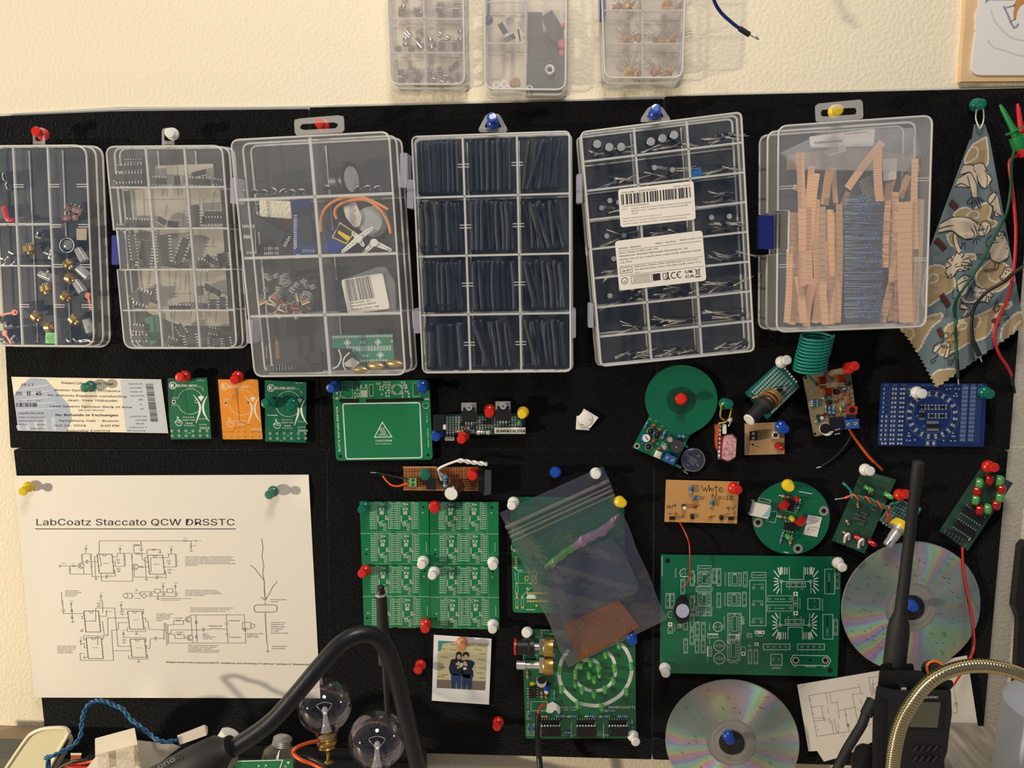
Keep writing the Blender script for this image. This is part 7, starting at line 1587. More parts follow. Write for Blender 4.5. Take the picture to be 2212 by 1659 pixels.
# green board piece bottom
f = F(440, 1440, 4.424)
o, d = board('lying_green_board', 'green board with a white corner line lying at the bottom edge', 'circuit board', f, rquad([(300, 895), (845, 885), (872, 1050), (860, 1300), (300, 1300)], 20, 3), GREEN2, .10)
marks(o, f, d, lambda b: [b.line([(330, 905), (755, 893), (700, 1050)], 9), b.text('E', 770, 965, 30, 24), b.disc(808, 918, 12), b.disc(525, 950, 9), b.disc(595, 945, 9), b.disc(580, 972, 7)])
# ------------------------------------------------------------------ bulbs
def globe(cx, cy, rpx, d_, label, down):
    C = P(cx, cy, d_); r = (P(cx+rpx, cy, d_)-C).length; dn = Vector(down).normalized()
    o = thing('globe_bulb', label, 'light bulb', C, 'clear globe bulbs')
    prof = []
    for i in range(25):
        a = math.pi*.0+math.pi*.84*i/24; prof.append((-r*math.cos(a), max(1e-4, r*math.sin(a))))
    rn = prof[-1][1]
    prof += [(r*1.05, rn*.82), (r*1.2, rn*.72)]
    def g(m): m.smooth = True; m.lathe(C, dn, prof, 40)
    part(o, 'glass_globe', GLASS, g)
    part(o, 'glass_stem', mat('stem_glass', (225, 215, 225), .08, spec=1, alpha=.3), lambda m: [m.lathe(C+dn*r*.95, -dn, [(0, r*.2), (r*.25, r*.12), (r*.6, r*.07), (r*.78, r*.12), (r*.85, r*.02)], 14), m.ball(C+dn*r*.15, r*.1, 8)])
    side = dn.cross(Vector((0, 1, 0))).normalized()
    part(o, 'filament', STEEL, lambda m: [m.tube3([C+dn*r*.3+side*s_*r*.06, C-dn*r*.02+side*s_*r*.30+Vector((0, -r*.05, 0))], .0003, 5) for s_ in (-1, 1)]+[m.tube3(catmull([C-dn*r*.02-side*r*.30, C-dn*r*.1, C-dn*r*.02+side*r*.30], 8), .00035, 5)])
    part(o, 'screw_base', BRASS, lambda m: m.lathe(C+dn*r*1.12, dn, [(h*r*.05, r*(.27 if h % 2 else .31)) for h in range(9)]+[(r*.5, r*.12)], 20))
    return o, C, r, dn
o, C, r, dn = globe(701, 1523, 57.5, .075, 'clear globe bulb with a brass base, behind the bend of the black cable', (.10, -.25, -1))
part(o, 'ring_terminal', BRASS, lambda m: [m.lathe(C+dn*r*1.3, dn, [(0, r*.36), (r*.08, r*.36)], 20), m.tube3([C+dn*r*1.4, C+dn*r*2.0], .0017, 8), m.lathe(C+dn*r*1.98, dn, [(0, r*.1), (r*.06, r*.2), (r*.12, r*.12)], 12)])
mb = MB(F(440, 1440, 4.424)); mb.m(mat('orange_wire', (226, 88, 40), .4)); mb.wire([(1110, 710, .085), (1000, 730, .09), (880, 780, .1), (860, 830, .1), (930, 890, .105), (1040, 930, .105), (1160, 990, .11)], .0016, 8); mb.build('orange_lead', None, None, 'orange wire curling from the base of the upper globe bulb', 'wire')
mb = MB(F(440, 1440, 4.424)); mb.m(BLK); mb.wire([(880, 870, .1), (960, 865, .1), (1060, 890, .105), (1130, 930, .108), (1200, 1000, .11)], .0016, 8); mb.build('black_lead', None, None, 'black wire crossing the orange one near the bottom edge', 'wire')
globe(815, 1597, 61, .10, 'clear globe bulb below the black stylus, the lower of the two', (.02, -.35, -1))
SMK = mat('smoked_glass', (150, 142, 120), .05, spec=1, alpha=.28)
def small_bulb(label, A, B, rb_, top):
    A, B = P(*A), P(*B); ax = B-A; L = ax.length; o = thing('small_bulb', label, 'light bulb', A)
    part(o, 'glass_envelope', SMK, lambda m: m.lathe(A, ax, [(0, rb_*.3), (L*.1, rb_*.75), (L*.3, rb_), (L*.5, rb_*.95), (L*.7, rb_*.6), (L*.75, rb_*.5)], 24))
    part(o, 'metal_cap', top, lambda m: m.lathe(A+ax*.72, ax, [(k*L*.03, rb_*(.56 if k % 2 else .5)) for k in range(8)]+[(L*.25, rb_*.45), (L*.29, rb_*.2)], 24))
small_bulb('frosted small bulb with a white cap, lying left of the black cable end', (455, 1660, .10), (503, 1580, .09), .0165, WHITEP)
small_bulb('smoky small bulb with a threaded metal base, above the lying green board', (598, 1660, .08), (612, 1590, .075), .0145, STEEL)
# ------------------------------------------------------------------ black cable
CABM = mat('black_rubber', (24, 26, 34), .38, bump=(180, .15, .0006))
o = thing('thick_black_cable', 'thick black cable bending across the lower left foreground', 'cable', P(790, 1370, .2))
cp = [(470, 1632, .225), (520, 1606, .223), (585, 1560, .22), (640, 1500, .215), (690, 1440, .21), (735, 1392, .205), (775, 1371, .20), (812, 1376, .195), (838, 1410, .19), (858, 1470, .185), (880, 1560, .18), (905, 1670, .17), (930, 1800, .16)]
mb = MB(PX); mb.m(CABM); mb.wire(cp, .0057, 20, 8); mb.build('cable_sleeve', None, o)
A = P(330, 1700, .225); B = P(500, 1612, .225)
mb = MB(PX); mb.m(BLKM); ax = B-A; L = ax.length
mb.lathe(A-ax*.8, ax, [(0, .011), (L*1.35, .0125), (L*1.62, .0118), (L*1.72, .0075), (L*1.8, .0072)], 28); mb.build('plug_body', None, o)
mb = MB(PX); mb.m(mat('dull_grey_print', (120, 122, 128), .5)); mb.text('ono', 342, 1662, 15, 42, -27, lambda x, y: .2253+math.sqrt(max(0, .01255**2-((((x-330)*-88-(y-1700)*170)/191.4)/3690)**2))); mb.build('plug_lettering', None, o)
# ------------------------------------------------------------------ stylus
A = P(838, 1560, .10); B = P(822, 1262, .11); ax = B-A; L = ax.length
o = thing('black_stylus', 'black stylus with a rounded tip standing up in front of the panelled boards', 'stylus', A)
part(o, 'barrel', BLKM, lambda m: m.lathe(A, ax, [(0, .0020), (L*.42, .0024), (L*.44, .0050), (L*.93, .0042)], 22))
part(o, 'metal_ring', SILVER, lambda m: m.lathe(A+ax*.925, ax, [(0, .0043), (.0016, .0043)], 22)); part(o, 'rubber_tip', BLK, lambda m: m.lathe(A+ax*.93, ax, [(.001, .0034), (.003, .0031), (.0038, .0026), (.005, .0029), (.0066, .0026), (.0078, .0014), (.0082, .0002)], 20))
# ------------------------------------------------------------------ two-way radio
o = thing('two_way_radio', 'black two-way radio with a long thick antenna and an orange ringed knob', 'radio', P(1960, 1700, .12))
f = F(1700, 1380, 4.3203); zr_ = zr
yb = (py_at(1960, .14, zr_+.0006)-1380)*4.3203
def rad(m):
    m.slab(rquad([(835, 430), (1000, 470), (1530, 470), (1540, 700), (1512, 900), (1495, 1060), (1468, 1130), (1490, yb-40), (1480, yb), (800, yb), (780, yb-60), (800, 700)], [30, 0, 20, 20, 0, 0, 0, 20, 30, 30, 20, 0], 4), .108, .142, .99)
part(o, 'radio_body', BLKM, rad, f)
part(o, 'top_housing', BLK, lambda m: [m.slab(rquad([(862, 290), (1230, 292), (1260, 300), (1400, 400), (1540, 380), (1560, 430), (1530, 475), (840, 475)], 22, 4), .106, .136, .98), m.slab(rquad([(870, 240), (920, 228), (1180, 230), (1188, 300), (865, 330)], 20, 4), .112, .130)], f)
def knob(m):
    c = f(1375, 290, .125); ax_ = (f(1362, 250, .125)-f(1380, 330, .125)+Vector((0, -.012, 0))).normalized()
    m.m(BLK); m.lathe(c-ax_*.008, ax_, [(0, .0068), (.010, .0066)], 24); m.m(BLKM); m.lathe(c+ax_*.004, ax_, [(0, .0046), (.0005, .0045)], 20)
part(o, 'volume_knob', BLK, knob, f)
def kring(m):
    c = f(1375, 290, .125); ax_ = (f(1362, 250, .125)-f(1380, 330, .125)+Vector((0, -.012, 0))).normalized(); u = ax_.orthogonal().normalized(); v = ax_.cross(u)
    m.tube3([c+ax_*.0035+(u*math.cos(2*math.pi*k/30)+v*math.sin(2*math.pi*k/30))*.0060 for k in range(31)], .0011, 8, False); m.bx(1318, 335, 26, 24, .134, .137)
part(o, 'orange_ring', mat('orange_plastic', (232, 116, 28), .4), kring, f)
part(o, 'display', mat('grey_lcd', (92, 92, 78), .15, coat=.4), lambda m: m.slab(rquad([(1215, 588), (1435, 592), (1405, 830), (1140, 822)], 12, 3), .142, .1424), f)
part(o, 'display_bezel', BLK, lambda m: m.line([(1190, 568), (1470, 572), (1440, 850), (1110, 845)], 18, .1425, True), f)
part(o, 'front_lettering', mat('radio_white_print', (190, 188, 180), .5), lambda m: m.text('BAOFSHENG', 1195, 556, 30, 215, 0, .1424, bold=2), f)
for j in range(2):
    for i in range(4):
        part(o, 'key_mark', mat('key_grey', (58, 58, 58), .5), lambda m: m.bx(1200+i*62-j*4, 1025+j*95, 20, 62, .142, .1432, 38), f)
part(o, 'side_grip', BLK, lambda m: [m.slab([(880, 560), (900, 560), (880, yb-80), (860, yb-80)], .142, .144)], f)
part(o, 'battery_latch', WHITEP, lambda m: m.bx(1090, 470, 50, 30, .136, .139), f)
A = P(1927, 1478, .122); B = P(1984, 996, .135); ax = B-A; L = ax.length
part(o, 'antenna', BLKM, lambda m: m.lathe(A, ax, [(0, .0078), (L*.10, .0078), (L*.25, .0076), (L*.29, .0068), (L*.335, .0044), (L*.42, .0041), (L*.88, .0036), (L*.885, .0039), (L*.995, .0038), (L, .0025)], 24))
# speaker mic plug at its left
o = thing('radio_cable', 'black cable and plug running down left of the two-way radio', 'cable', f(700, 800, .14))
part(o, 'cable_sleeve', BLKM, lambda m: [m.wire([(800, 580, .135), (770, 640, .138), (735, 710, .14)], .0042, 12), m.wire([(735, 700, .14), (700, 800, .142), (640, 900, .144), (560, 1030, .147), (500, 1150, .15), (430, 1300, .15)], .0033, 12)], f)
o = thing('faceted_dial', 'faceted black knob standing at the lower left of the radio', 'knob', f(720, 1100, .12))
part(o, 'knob_body', BLKM, lambda m: m.slab(rquad([(640, 1000), (700, 970), (775, 985), (830, 1060), (830, 1400), (600, 1400), (600, 1100)], 20, 3), .10, .135, .95), f)
# ------------------------------------------------------------------ gooseneck
GN = mat('gilt_chrome', (226, 206, 158), .16, metal=1)
path = catmull([f(x, y, d_) for x, y, d_ in ((1010, 1700, .16), (985, 1400, .17), (985, 1205, .175), (1010, 1000, .18), (1060, 800, .183), (1150, 620, .185), (1290, 440, .185), (1450, 325, .185), (1650, 262, .183), (1850, 252, .18), (2050, 285, .178), (2212, 345, .176), (2500, 480, .17), (2800, 700, .165))], 60)
ds = [0]
for a, b_ in zip(path, path[1:]): ds.append(ds[-1]+(b_-a).length)
# resample evenly
tot = ds[-1]; n = int(tot/.00035); res_ = []; j = 0
for i in range(n+1):
    s_ = tot*i/n
    while j < len(ds)-2 and ds[j+1] < s_: j += 1
    t = (s_-ds[j])/max(1e-9, ds[j+1]-ds[j]); res_.append(path[j].lerp(path[j+1], t))
o = thing('gooseneck_lamp', 'shiny gilt ribbed gooseneck arching in front of the radio', 'lamp', path[0])
mb = MB(); mb.m(GN); mb.tube3(res_, lambda i: .0040+.0006*abs(math.sin(math.pi*i/6.0)), 18); mb.build('gooseneck_tube', None, o)
# ------------------------------------------------------------------ bottle and black object at the right
JUG = mat('milky_polyethylene', (214, 216, 224), .35, spec=.4, alpha=.82)
C = P(2246, 1470, .10); zt = C.z-.018; rB = .030
o = thing('milky_bottle', 'milky translucent bottle cut by the right edge of the frame', 'bottle', Vector((C.x+.005, C.y, zr)))
cx_, cy_ = P(2184, 1560, .10).x+.044, -.095
part(o, 'bottle_body', JUG, lambda m: m.lathe((cx_, cy_, zr+.0006), (0, 0, 1), [(0, .042), (.003, .046), ((zt-zr)*.9, .043), ((zt-zr)*.97, .038), ((zt-zr), .028), ((zt-zr)+.004, .012)], 48))
part(o, 'bottle_neck', JUG, lambda m: m.lathe((cx_, cy_, zt), (0, 0, 1), [(0, .014), (.004, .013), (.02, .013)], 30))
o = thing('black_housing', 'black plastic housing on the wall at the right edge', 'box', P(2230, 1250, .0))
part(o, 'housing_body', BLK, lambda m: m.slab([(2206, 1182), (2216, 1172), (2330, 1170), (2330, 1345), (2201, 1334), (2192, 1312)], -.0115, -.003, .99), fixed(-.003))
part(o, 'housing_stem', BLK, lambda m: m.slab([(2201, 1334), (2330, 1345), (2330, 1700), (2180, 1700)], -.0115, -.005), fixed(-.005))
# ------------------------------------------------------------------ contents of the cases
rc = random.Random(21)
def small(name, label, cat, group, mb): return mb.build(name, None, None, label, cat, group)
TUBEM = mat('heat_shrink_black', (40, 46, 54), .55); TUBEM2 = mat('heat_shrink_brownish', (52, 50, 46), .5)
# heat shrink, three columns by four rows
colx = [((893, 298, 998), (1003, 294, 1113), (1118, 290, 1228))]
def cellq(q, u0, u1, v0, v1): return [bil(q, u0, v0), bil(q, u1, v0), bil(q, u1, v1), bil(q, u0, v1)]
U = [0, .32, .665, 1]; V = [0, .258, .508, .757, 1]
CN = ['left', 'middle', 'right']; RN = ['top', 'second', 'third', 'bottom']
for ci in range(3):
    for ri in range(4):
        cq = cellq(q4, U[ci]+.02, U[ci+1]-.02, V[ri]+.015, V[ri+1]-.012)
        n = [[22, 8, 9], [11, 9, 10], [9, 9, 11], [4, 8, 12]][ri][ci]
        lab = 'black heat shrink tube in the %s column, %s row of the tubing case' % (CN[ci], RN[ri]); grp = 'heat shrink tubes, %s %s compartment' % (CN[ci], RN[ri])
        for k in range(n):
            t = (k+.5)/n; r_ = .0046/2*(1.0 if ci or ri else .62); r_ *= rc.uniform(.75, 1.1)
            if ci == 0 and ri == 3: r_ = .0042
            if ci == 0 and ri == 1 and k in (3, 4): r_ = .004
            if ci == 2 or (ci == 1 and ri == 3):
                tb = .15+.8*t*.9; tt = min(.97, max(.03, tb+(rc.uniform(.0, .35) if ci == 2 and ri == 0 else rc.uniform(-.35, .15)) if k % 2 else tb))
                a = bil(cq, tt, rc.uniform(.03, .12)); b_ = bil(cq, min(.96, max(.05, (t*.8 if ri == 0 else .2+.78*t))), .97)
            else:
                a = bil(cq, t*.93+.035, rc.uniform(.01, .06)+(.0 if ri < 3 or ci else .05)); b_ = bil(cq, t*.93+.035+rc.uniform(-.02, .05 if ri else .005), .985)
            m_ = ((a[0]+b_[0])/2+rc.uniform(-3, 3)*(1 if ri else .2), (a[1]+b_[1])/2); dz = .012+rc.uniform(0, .012)
            mb = MB(PX); mb.m(TUBEM if rc.random() > .15 else TUBEM2); p3 = catmull([P(a[0], a[1], dz), P(m_[0], m_[1], dz), P(b_[0], b_[1], dz)], 5); mb.tube3(p3, r_, 8)
            small('heat_shrink_tube', lab, 'tube', grp, mb)
# capacitors in the stickered case
LEADM = mat('dull_lead_wire', (196, 190, 178), .35, metal=.4)
rows = ['top', 'second', 'third', 'fourth', 'fifth', 'sixth', 'seventh', 'bottom']
U5 = [0, .33, .66, 1]
def capac(x, y, ang, d_, ln, r_, up=False):
    mb = MB(PX); a = math.radians(ang); c, s_ = math.cos(a), math.sin(a)
    if up:
        A = P(x, y, d_); mb.m(BLK); mb.lathe(A, (.1, -1, .05), [(0, r_), (.007, r_), (.0075, r_*.92)], 16); mb.m(SILVER); mb.lathe(A+Vector((.0008, -.0076, .0004)), (.1, -1, .05), [(0, r_*.85), (.0002, r_*.8)], 16)
        return mb
    A = P(x, y, d_); B = P(x+c*10, y+s_*10, d_); mb.m(BLK); mb.lathe(A, B-A, [(0, r_*.9), (.0005, r_), ((B-A).length, r_)], 10)
    mb.m(LEADM)
    for sd in (-1, 1):
        mb.tube3([A+Vector((0, 0, sd*.0006)), P(x-c*ln*.5+sd*1.5, y-s_*ln*.5+rc.uniform(-2, 2), d_), P(x-c*ln+sd*rc.uniform(0, 4), y-s_*ln+rc.uniform(-5, 5), d_+.001)], .0004, 5)
    return mb
for ri in range(8):
    for ci in range(3):
        cq = cellq(q5, U5[ci]+.02, U5[ci+1]-.02, ri/8+.008, (ri+1)/8-.008)
        lab = 'radial capacitor in the %s row, %s column of the stickered case' % (rows[ri], CN[ci]); grp = 'capacitors, %s row %s column' % (rows[ri], CN[ci])
        ups = {(0, 0): 3, (2, 0): 4, (3, 0): 2, (4, 0): 1, (5, 0): 3, (1, 1): 2, (0, 1): 3, (3, 2): 2}.get((ri, ci), 0)
        if ci == 1 and ri in (2, 3, 4): nn = 2
        else: nn = 5
        for k in range(ups):
            x, y = bil(cq, .15+.75*(k+.3)/max(1, ups), rc.uniform(.35, .75)); small('capacitor', lab, 'capacitor', grp, capac(x, y, 0, .010, 0, .0026+.0014*(ri == 0), True))
        for k in range(nn):
            x, y = bil(cq, rc.uniform(.45, .85), rc.uniform(.62, .93)); small('capacitor', lab, 'capacitor', grp, capac(x, y, rc.uniform(-28, 16)+(180 if rc.random() < .35 else 0), .008+k*.002, rc.uniform(26, 52), .0016))
mb = MB(PX); mb.m(mat('blue_film_capacitor', (30, 110, 180), .4)); mb.slab(rquad([(1495, 364), (1514, 360), (1516, 380), (1494, 384)], 3, 2), .010, .014); small('film_capacitor', 'blue film capacitor in the right column of the stickered case', 'capacitor', None, mb)
# black chips
f = F(220, 260, 3.319)
mb = MB(f); mb.m(mat('grey_insert_paper', (176, 168, 152), .8)); mb.slab(rquad([(380, 325), (800, 310), (808, 480), (850, 500), (915, 1478), (560, 1470), (330, 1380), (270, 1200), (200, 500), (380, 480)], 12, 2), .0035, .0038)
o = mb.build('paper_insert', None, None, 'grey paper insert listing parts at the back of the black chip case', 'paper'); 
mb = MB(f, .0041); mb.m(mat('faded_print', (110, 106, 98), .8))
for t, x, y, h, w in (('150pcs', 340, 1200, 26, 120), ('M339 10pcs', 525, 1215, 16, 130), ('Motor drive', 560, 1215, 12, 110), ('Comparator', 600, 1215, 14, 120), ('NE555', 290, 850, 24, 70), ('TDA', 440, 545, 16, 50), ('Audio', 470, 545, 16, 50), ('ULN', 575, 545, 16, 50), ('LM358 5pcs', 462, 690, 18, 90), ('UA741CN', 800, 640, 18, 130), ('OPTO', 742, 880, 14, 60), ('PC817', 800, 900, 14, 60), ('DS1302', 750, 1440, 14, 70), ('MAX232', 820, 1450, 14, 80), ('LM386', 520, 1440, 14, 70), ('ULN2003N', 585, 770, 14, 120), ('LM324', 730, 640, 13, 80)): mb.text(t, x, y, h, w, -86)
for ln_ in ([(290, 570), (590, 562)], [(390, 330), (400, 480)], [(540, 330), (545, 560)], [(300, 505), (310, 1000)], [(500, 1245), (640, 1240)], [(730, 905), (820, 905)], [(700, 560), (710, 1420)], [(480, 1080), (500, 1420)], [(620, 1080), (640, 1400)], [(750, 1090), (770, 1400)]): mb.line(ln_, 3)
mb.build('insert_print', None, o)
ORIG[o.name] = ORIG[o.name]
CH = [(195, 410, 200, 60, -2, 9, 'top left'), (200, 340, 190, 40, -3, 8, 'top left'), (225, 290, 130, 20, -2, 7, 'top left'), (185, 455, 220, 36, 0, 9, 'top left'), (410, 435, 110, 50, 2, 5, 'top middle'), (540, 430, 60, 50, 85, 4, 'top middle'), (700, 440, 170, 50, 3, 7, 'top right'), (695, 380, 110, 40, -15, 5, 'top right'), (840, 445, 90, 36, 10, 4, 'top right'),
 (255, 742, 170, 60, 2, 8, 'second row left'), (130, 760, 60, 24, 5, 3, 'second row left'), (430, 720, 70, 44, 30, 4, 'second row middle'), (510, 745, 80, 50, 5, 4, 'second row middle'), (665, 685, 160, 80, 88, 7, 'second row right'), (790, 715, 150, 60, 0, 7, 'second row right'), (800, 670, 130, 40, 0, 6, 'second row right'),
 (155, 945, 150, 44, 86, 8, 'third row left'), (225, 910, 190, 44, 82, 8, 'third row left'), (310, 960, 190, 90, 96, 9, 'third row left'), (440, 920, 200, 90, 86, 9, 'third row middle'), (575, 930, 180, 60, 110, 7, 'third row middle'), (500, 1035, 120, 40, 10, 5, 'third row middle'), (600, 1035, 50, 50, 0, 3, 'third row middle'), (725, 1035, 90, 70, 5, 4, 'third row right'), (780, 1000, 90, 44, 35, 4, 'third row right'), (870, 1000, 100, 80, 80, 5, 'third row right'),
 (290, 1270, 120, 90, 20, 5, 'fourth row left'), (360, 1250, 90, 60, 85, 4, 'fourth row left'), (240, 1260, 70, 50, 50, 3, 'fourth row left'), (560, 1345, 160, 40, 0, 7, 'fourth row middle'), (700, 1220, 70, 60, 80, 4, 'fourth row right'), (760, 1200, 60, 50, 30, 3, 'fourth row right'), (820, 1230, 80, 44, 30, 4, 'fourth row right'), (725, 1330, 70, 44, 5, 4, 'fourth row right'), (795, 1320, 60, 50, 90, 3, 'fourth row right'), (865, 1310, 90, 50, 88, 4, 'fourth row right'),
 (250, 1490, 110, 44, 5, 5, 'bottom left'), (270, 1560, 120, 40, 0, 5, 'bottom left'), (500, 1590, 80, 50, 20, 4, 'bottom middle'), (570, 1500, 90, 50, 60, 4, 'bottom middle'), (640, 1580, 100, 80, 80, 5, 'bottom middle'), (735, 1590, 70, 50, 85, 4, 'bottom right'), (800, 1510, 80, 40, 10, 4, 'bottom right'), (830, 1595, 70, 50, 85, 4, 'bottom right'), (900, 1590, 80, 44, 80, 4, 'bottom right')]
for x, y, w, h, a, n, where in CH:
    mb = MB(sub(f, x, y, a)); d_ = .007+rc.uniform(0, .006); mb.m(BLK); mb.bx(0, 0, w, h, d_, d_+.0032, 0, .97); mb.m(SILVER)
    for k in range(n):
        for s_ in (-1, 1): mb.bx(-w/2+(k+.5)*w/n, s_*(h/2+h*.08), w/n*.4, max(10, h*.28), d_+.001, d_+.0034)
    small('loose_chip', 'black chip with silver legs in the %s compartment of the chip case' % where, 'chip', 'chips, %s compartment' % where, mb)
mb = MB(f); mb.m(GREEN3); mb.slab([(300, 1420), (400, 1390), (420, 1560), (350, 1620), (330, 1500)], .006, .008); small('green_board_scrap', 'small green board on edge in the bottom left compartment of the chip case', 'circuit board', None, mb)
# tall case
f = F(490, 400, 3.951)
LB = mat('oled_black_board', (30, 34, 42), .35, coat=.3)
def oled(label, pts, m_, d_, scr, pads):
    o, d = board('display_board', label, 'circuit board', f, pts, m_, d_, .0014)
    part(o, 'screen', mat('dark_screen', (52, 58, 64), .15, coat=.4), lambda b: b.slab(scr, d, d+.0014), f)
    marks(o, f, d+.0002, pads, SILK, 'silkscreen')
oled('black display board standing at the left of the second row in the tall case', [(118, 188), (228, 184), (258, 590), (165, 594)], LB, .016, [(126, 196), (218, 192), (226, 330), (136, 334)], lambda b: [b.rect(135+k*15, 350, 8, 26) for k in range(7)]+[b.rect(150+k*15, 440, 9, 30) for k in range(5)]+[b.ring(180+k*26, 575, 9, 4, 8) for k in range(3)]+[b.line([(250, 585), (230, 190)], 3)])
oled('black display board lying aslant in the second row of the tall case', [(235, 240), (300, 270), (545, 410), (495, 545), (240, 380)], LB, .020, [(240, 250), (500, 400), (460, 490), (245, 360)], lambda b: [b.ring(495+k*13, 515-k*23, 9, 4, 8) for k in range(4)]+[b.ring(272, 242, 13, 4, 10), b.line([(300, 285), (500, 402)], 4)])
oled('blue display board at the right of the second row in the tall case', [(548, 135), (715, 130), (752, 600), (565, 612)], mat('blue_display_board', (24, 56, 130), .35, coat=.3), .018, [(600, 200), (715, 200), (735, 500), (630, 505)], lambda b: [b.rect(585, 260+k*18, 28, 9) for k in range(16)]+[b.ring(655+k*28, 560, 9, 4, 8) for k in range(4)]+[b.ring(608, 606, 16, 6, 12), b.ring(580, 535, 8, 4, 8)])
FO = mat('white_foam_chunk', (226, 220, 200), .9, bump=(500, 1, .002))
mb = MB(f); mb.m(FO); mb.slab(rquad([(275, 125), (545, 135), (560, 290), (285, 268)], 16, 3), .022, .032, .96); small('foam_block', 'white foam block above the display boards in the tall case', 'foam', None, mb)
mb = MB(f); mb.m(LB); mb.slab([(180, 520), (560, 480), (562, 620), (190, 622)], .010, .0115); mb.m(SILK); [mb.rect(325+k*16, 540+j*40, 7, 26, 0, .0117) for k in range(8) for j in range(2)]; small('display_board', 'black display board lowest in the second row of the tall case', 'circuit board', None, mb)
mb = MB(f); mb.m(CERA); mb.slab([(400, 290), (540, 290), (545, 370), (420, 375)], .009, .011); mb.m(COPPER); [mb.line([(460, 310+k*14), (540, 312+k*14)], 5, .0112) for k in range(4)]; small('ribbon_tail', 'orange ribbon tail behind the display boards in the tall case', 'ribbon cable', None, mb)
SB = mat('servo_blue', (30, 58, 150), .25, coat=.4, alpha=.85)
o = thing('servo_motor', 'small blue servo with a yellow-bordered label in the tall case', 'servo', f(950, 440, .02))
part(o, 'servo_body', SB, lambda m: m.slab([(945, 290), (1110, 400), (930, 592), (820, 560), (860, 480)], .010, .022), f)
part(o, 'servo_label', mat('servo_label', (26, 30, 34), .4), lambda m: [m.slab([(965, 320), (1090, 400), (1020, 500), (900, 445)], .022, .0223), m.m(YELP).line([(965, 322), (1088, 402), (1018, 498), (902, 444)], 9, .0225, True), m.slab([(955, 385), (1050, 440), (1035, 480), (945, 410)], .0223, .0226)], f)
part(o, 'mounting_ear', SB, lambda m: m.slab([(820, 520), (870, 490), (980, 600), (900, 610)], .012, .015), f)
for pts, nm in ((((805, 400), (805, 290), (850, 190), (960, 120), (1130, 100), (1270, 150), (1380, 210)), 'outer'), (((940, 290), (920, 230), (960, 170), (1080, 128), (1200, 130), (1300, 200), (1370, 300), (1400, 415)), 'inner')):
    mb = MB(f); mb.m(mat('servo_orange_wire', (224, 136, 62), .4)); mb.wire([(x, y, .03) for x, y in pts], .0013, 8); mb.build('servo_wire', None, o)
WH = mat('white_nylon', (224, 222, 216), .4)
def horn(label, arms, c, d_):
    mb = MB(f); mb.m(WH)
    for (x, y) in arms:
        v = Vector((x-c[0], y-c[1])); n = Vector((-v.y, v.x)).normalized(); mb.slab([tuple(Vector(c)+n*26), tuple(Vector((x, y))+n*14), tuple(Vector((x, y))+v.normalized()*12), tuple(Vector((x, y))-n*14), tuple(Vector(c)-n*26)], d_, d_+.002)
    mb.cyl(c[0], c[1], 34, d_, d_+.0035, 16); mb.m(HOLE)
    for (x, y) in arms:
        for t in (.35, .5, .65, .8, .92): mb.disc(c[0]+(x-c[0])*t, c[1]+(y-c[1])*t, 4.5, 6, d_+.0021)
    small('servo_horn', label, 'servo horn', None, mb)
horn('white four-arm servo horn in the tall case', [(1240, 365), (985, 570), (1075, 405), (1165, 515)], (1122, 455), .034)
horn('white single-arm servo horn at the lower right of the four-arm one', [(1400, 555), (1160, 590)], (1255, 490), .030)
mb = MB(f); mb.m(mat('sparkling_foam', (222, 214, 206), .8, bump=(400, 1, .002))); mb.slab(rquad([(990, 180), (1100, 140), (1160, 270), (1140, 360), (1090, 370), (1010, 270)], 25, 4), .016, .028, .9); small('foam_tube', 'white foam roll above the blue servo in the tall case', 'foam', None, mb)
mb = MB(f); mb.m(mat('frosted_cup', (206, 208, 208), .3, alpha=.6)); mb.lathe(f(1250, 310, .012), (0, -1, 0), [(0, .013), (.014, .011), (.0142, .002)], 24); small('clear_cup', 'clear round cup right of the foam roll in the tall case', 'cup', None, mb)
# pile of connectors
for k in range(26):
    x, y = (rc.uniform(225, 700), rc.uniform(950, 1120)); a = rc.uniform(-60, 80); y = min(1120, max(y, 900+abs(x-430)*.2))
    mb = MB(sub(f, x, y, a)); d_ = .008+rc.uniform(0, .022); mb.m(mat('ivory_connector', (206, 194, 172), .4) if k % 3 else CERA); mb.bx(0, 0, 74, 34, d_, d_+.004, 0, .95); mb.m(BLK if k % 2 else CERA); mb.bx(0, -6, 58, 14, d_+.004, d_+.0043); mb.m(SILVER); [mb.bx(-26+i*17, -40, 4, 48, d_+.002, d_+.0026) for i in range(4)]
    small('pin_connector', 'ivory pin connector in the lower pile of the third row of the tall case', 'connector', 'loose connectors in the pile', mb)
CC = mat('clear_connector', (214, 212, 208), .25, alpha=.55)
for k in range(34):
    x = rc.uniform(310, 740); y = rc.uniform(760, 930)+max(0, (x-500)*.25); a = rc.uniform(-30, 60)
    mb = MB(sub(f, x, y, a)); d_ = .012+rc.uniform(0, .022); mb.m(CC); mb.bx(0, 0, 46, 34, d_, d_+.005, 0, .9); mb.m(DGREY); mb.ring(-8, 0, 9, 5, 8, d_+.0052); mb.rect(12, 0, 12, 20, 0, d_+.0052)
    small('clear_connector', 'clear plastic connector heaped above the ivory ones in the tall case', 'connector', 'clear connectors in the heap', mb)
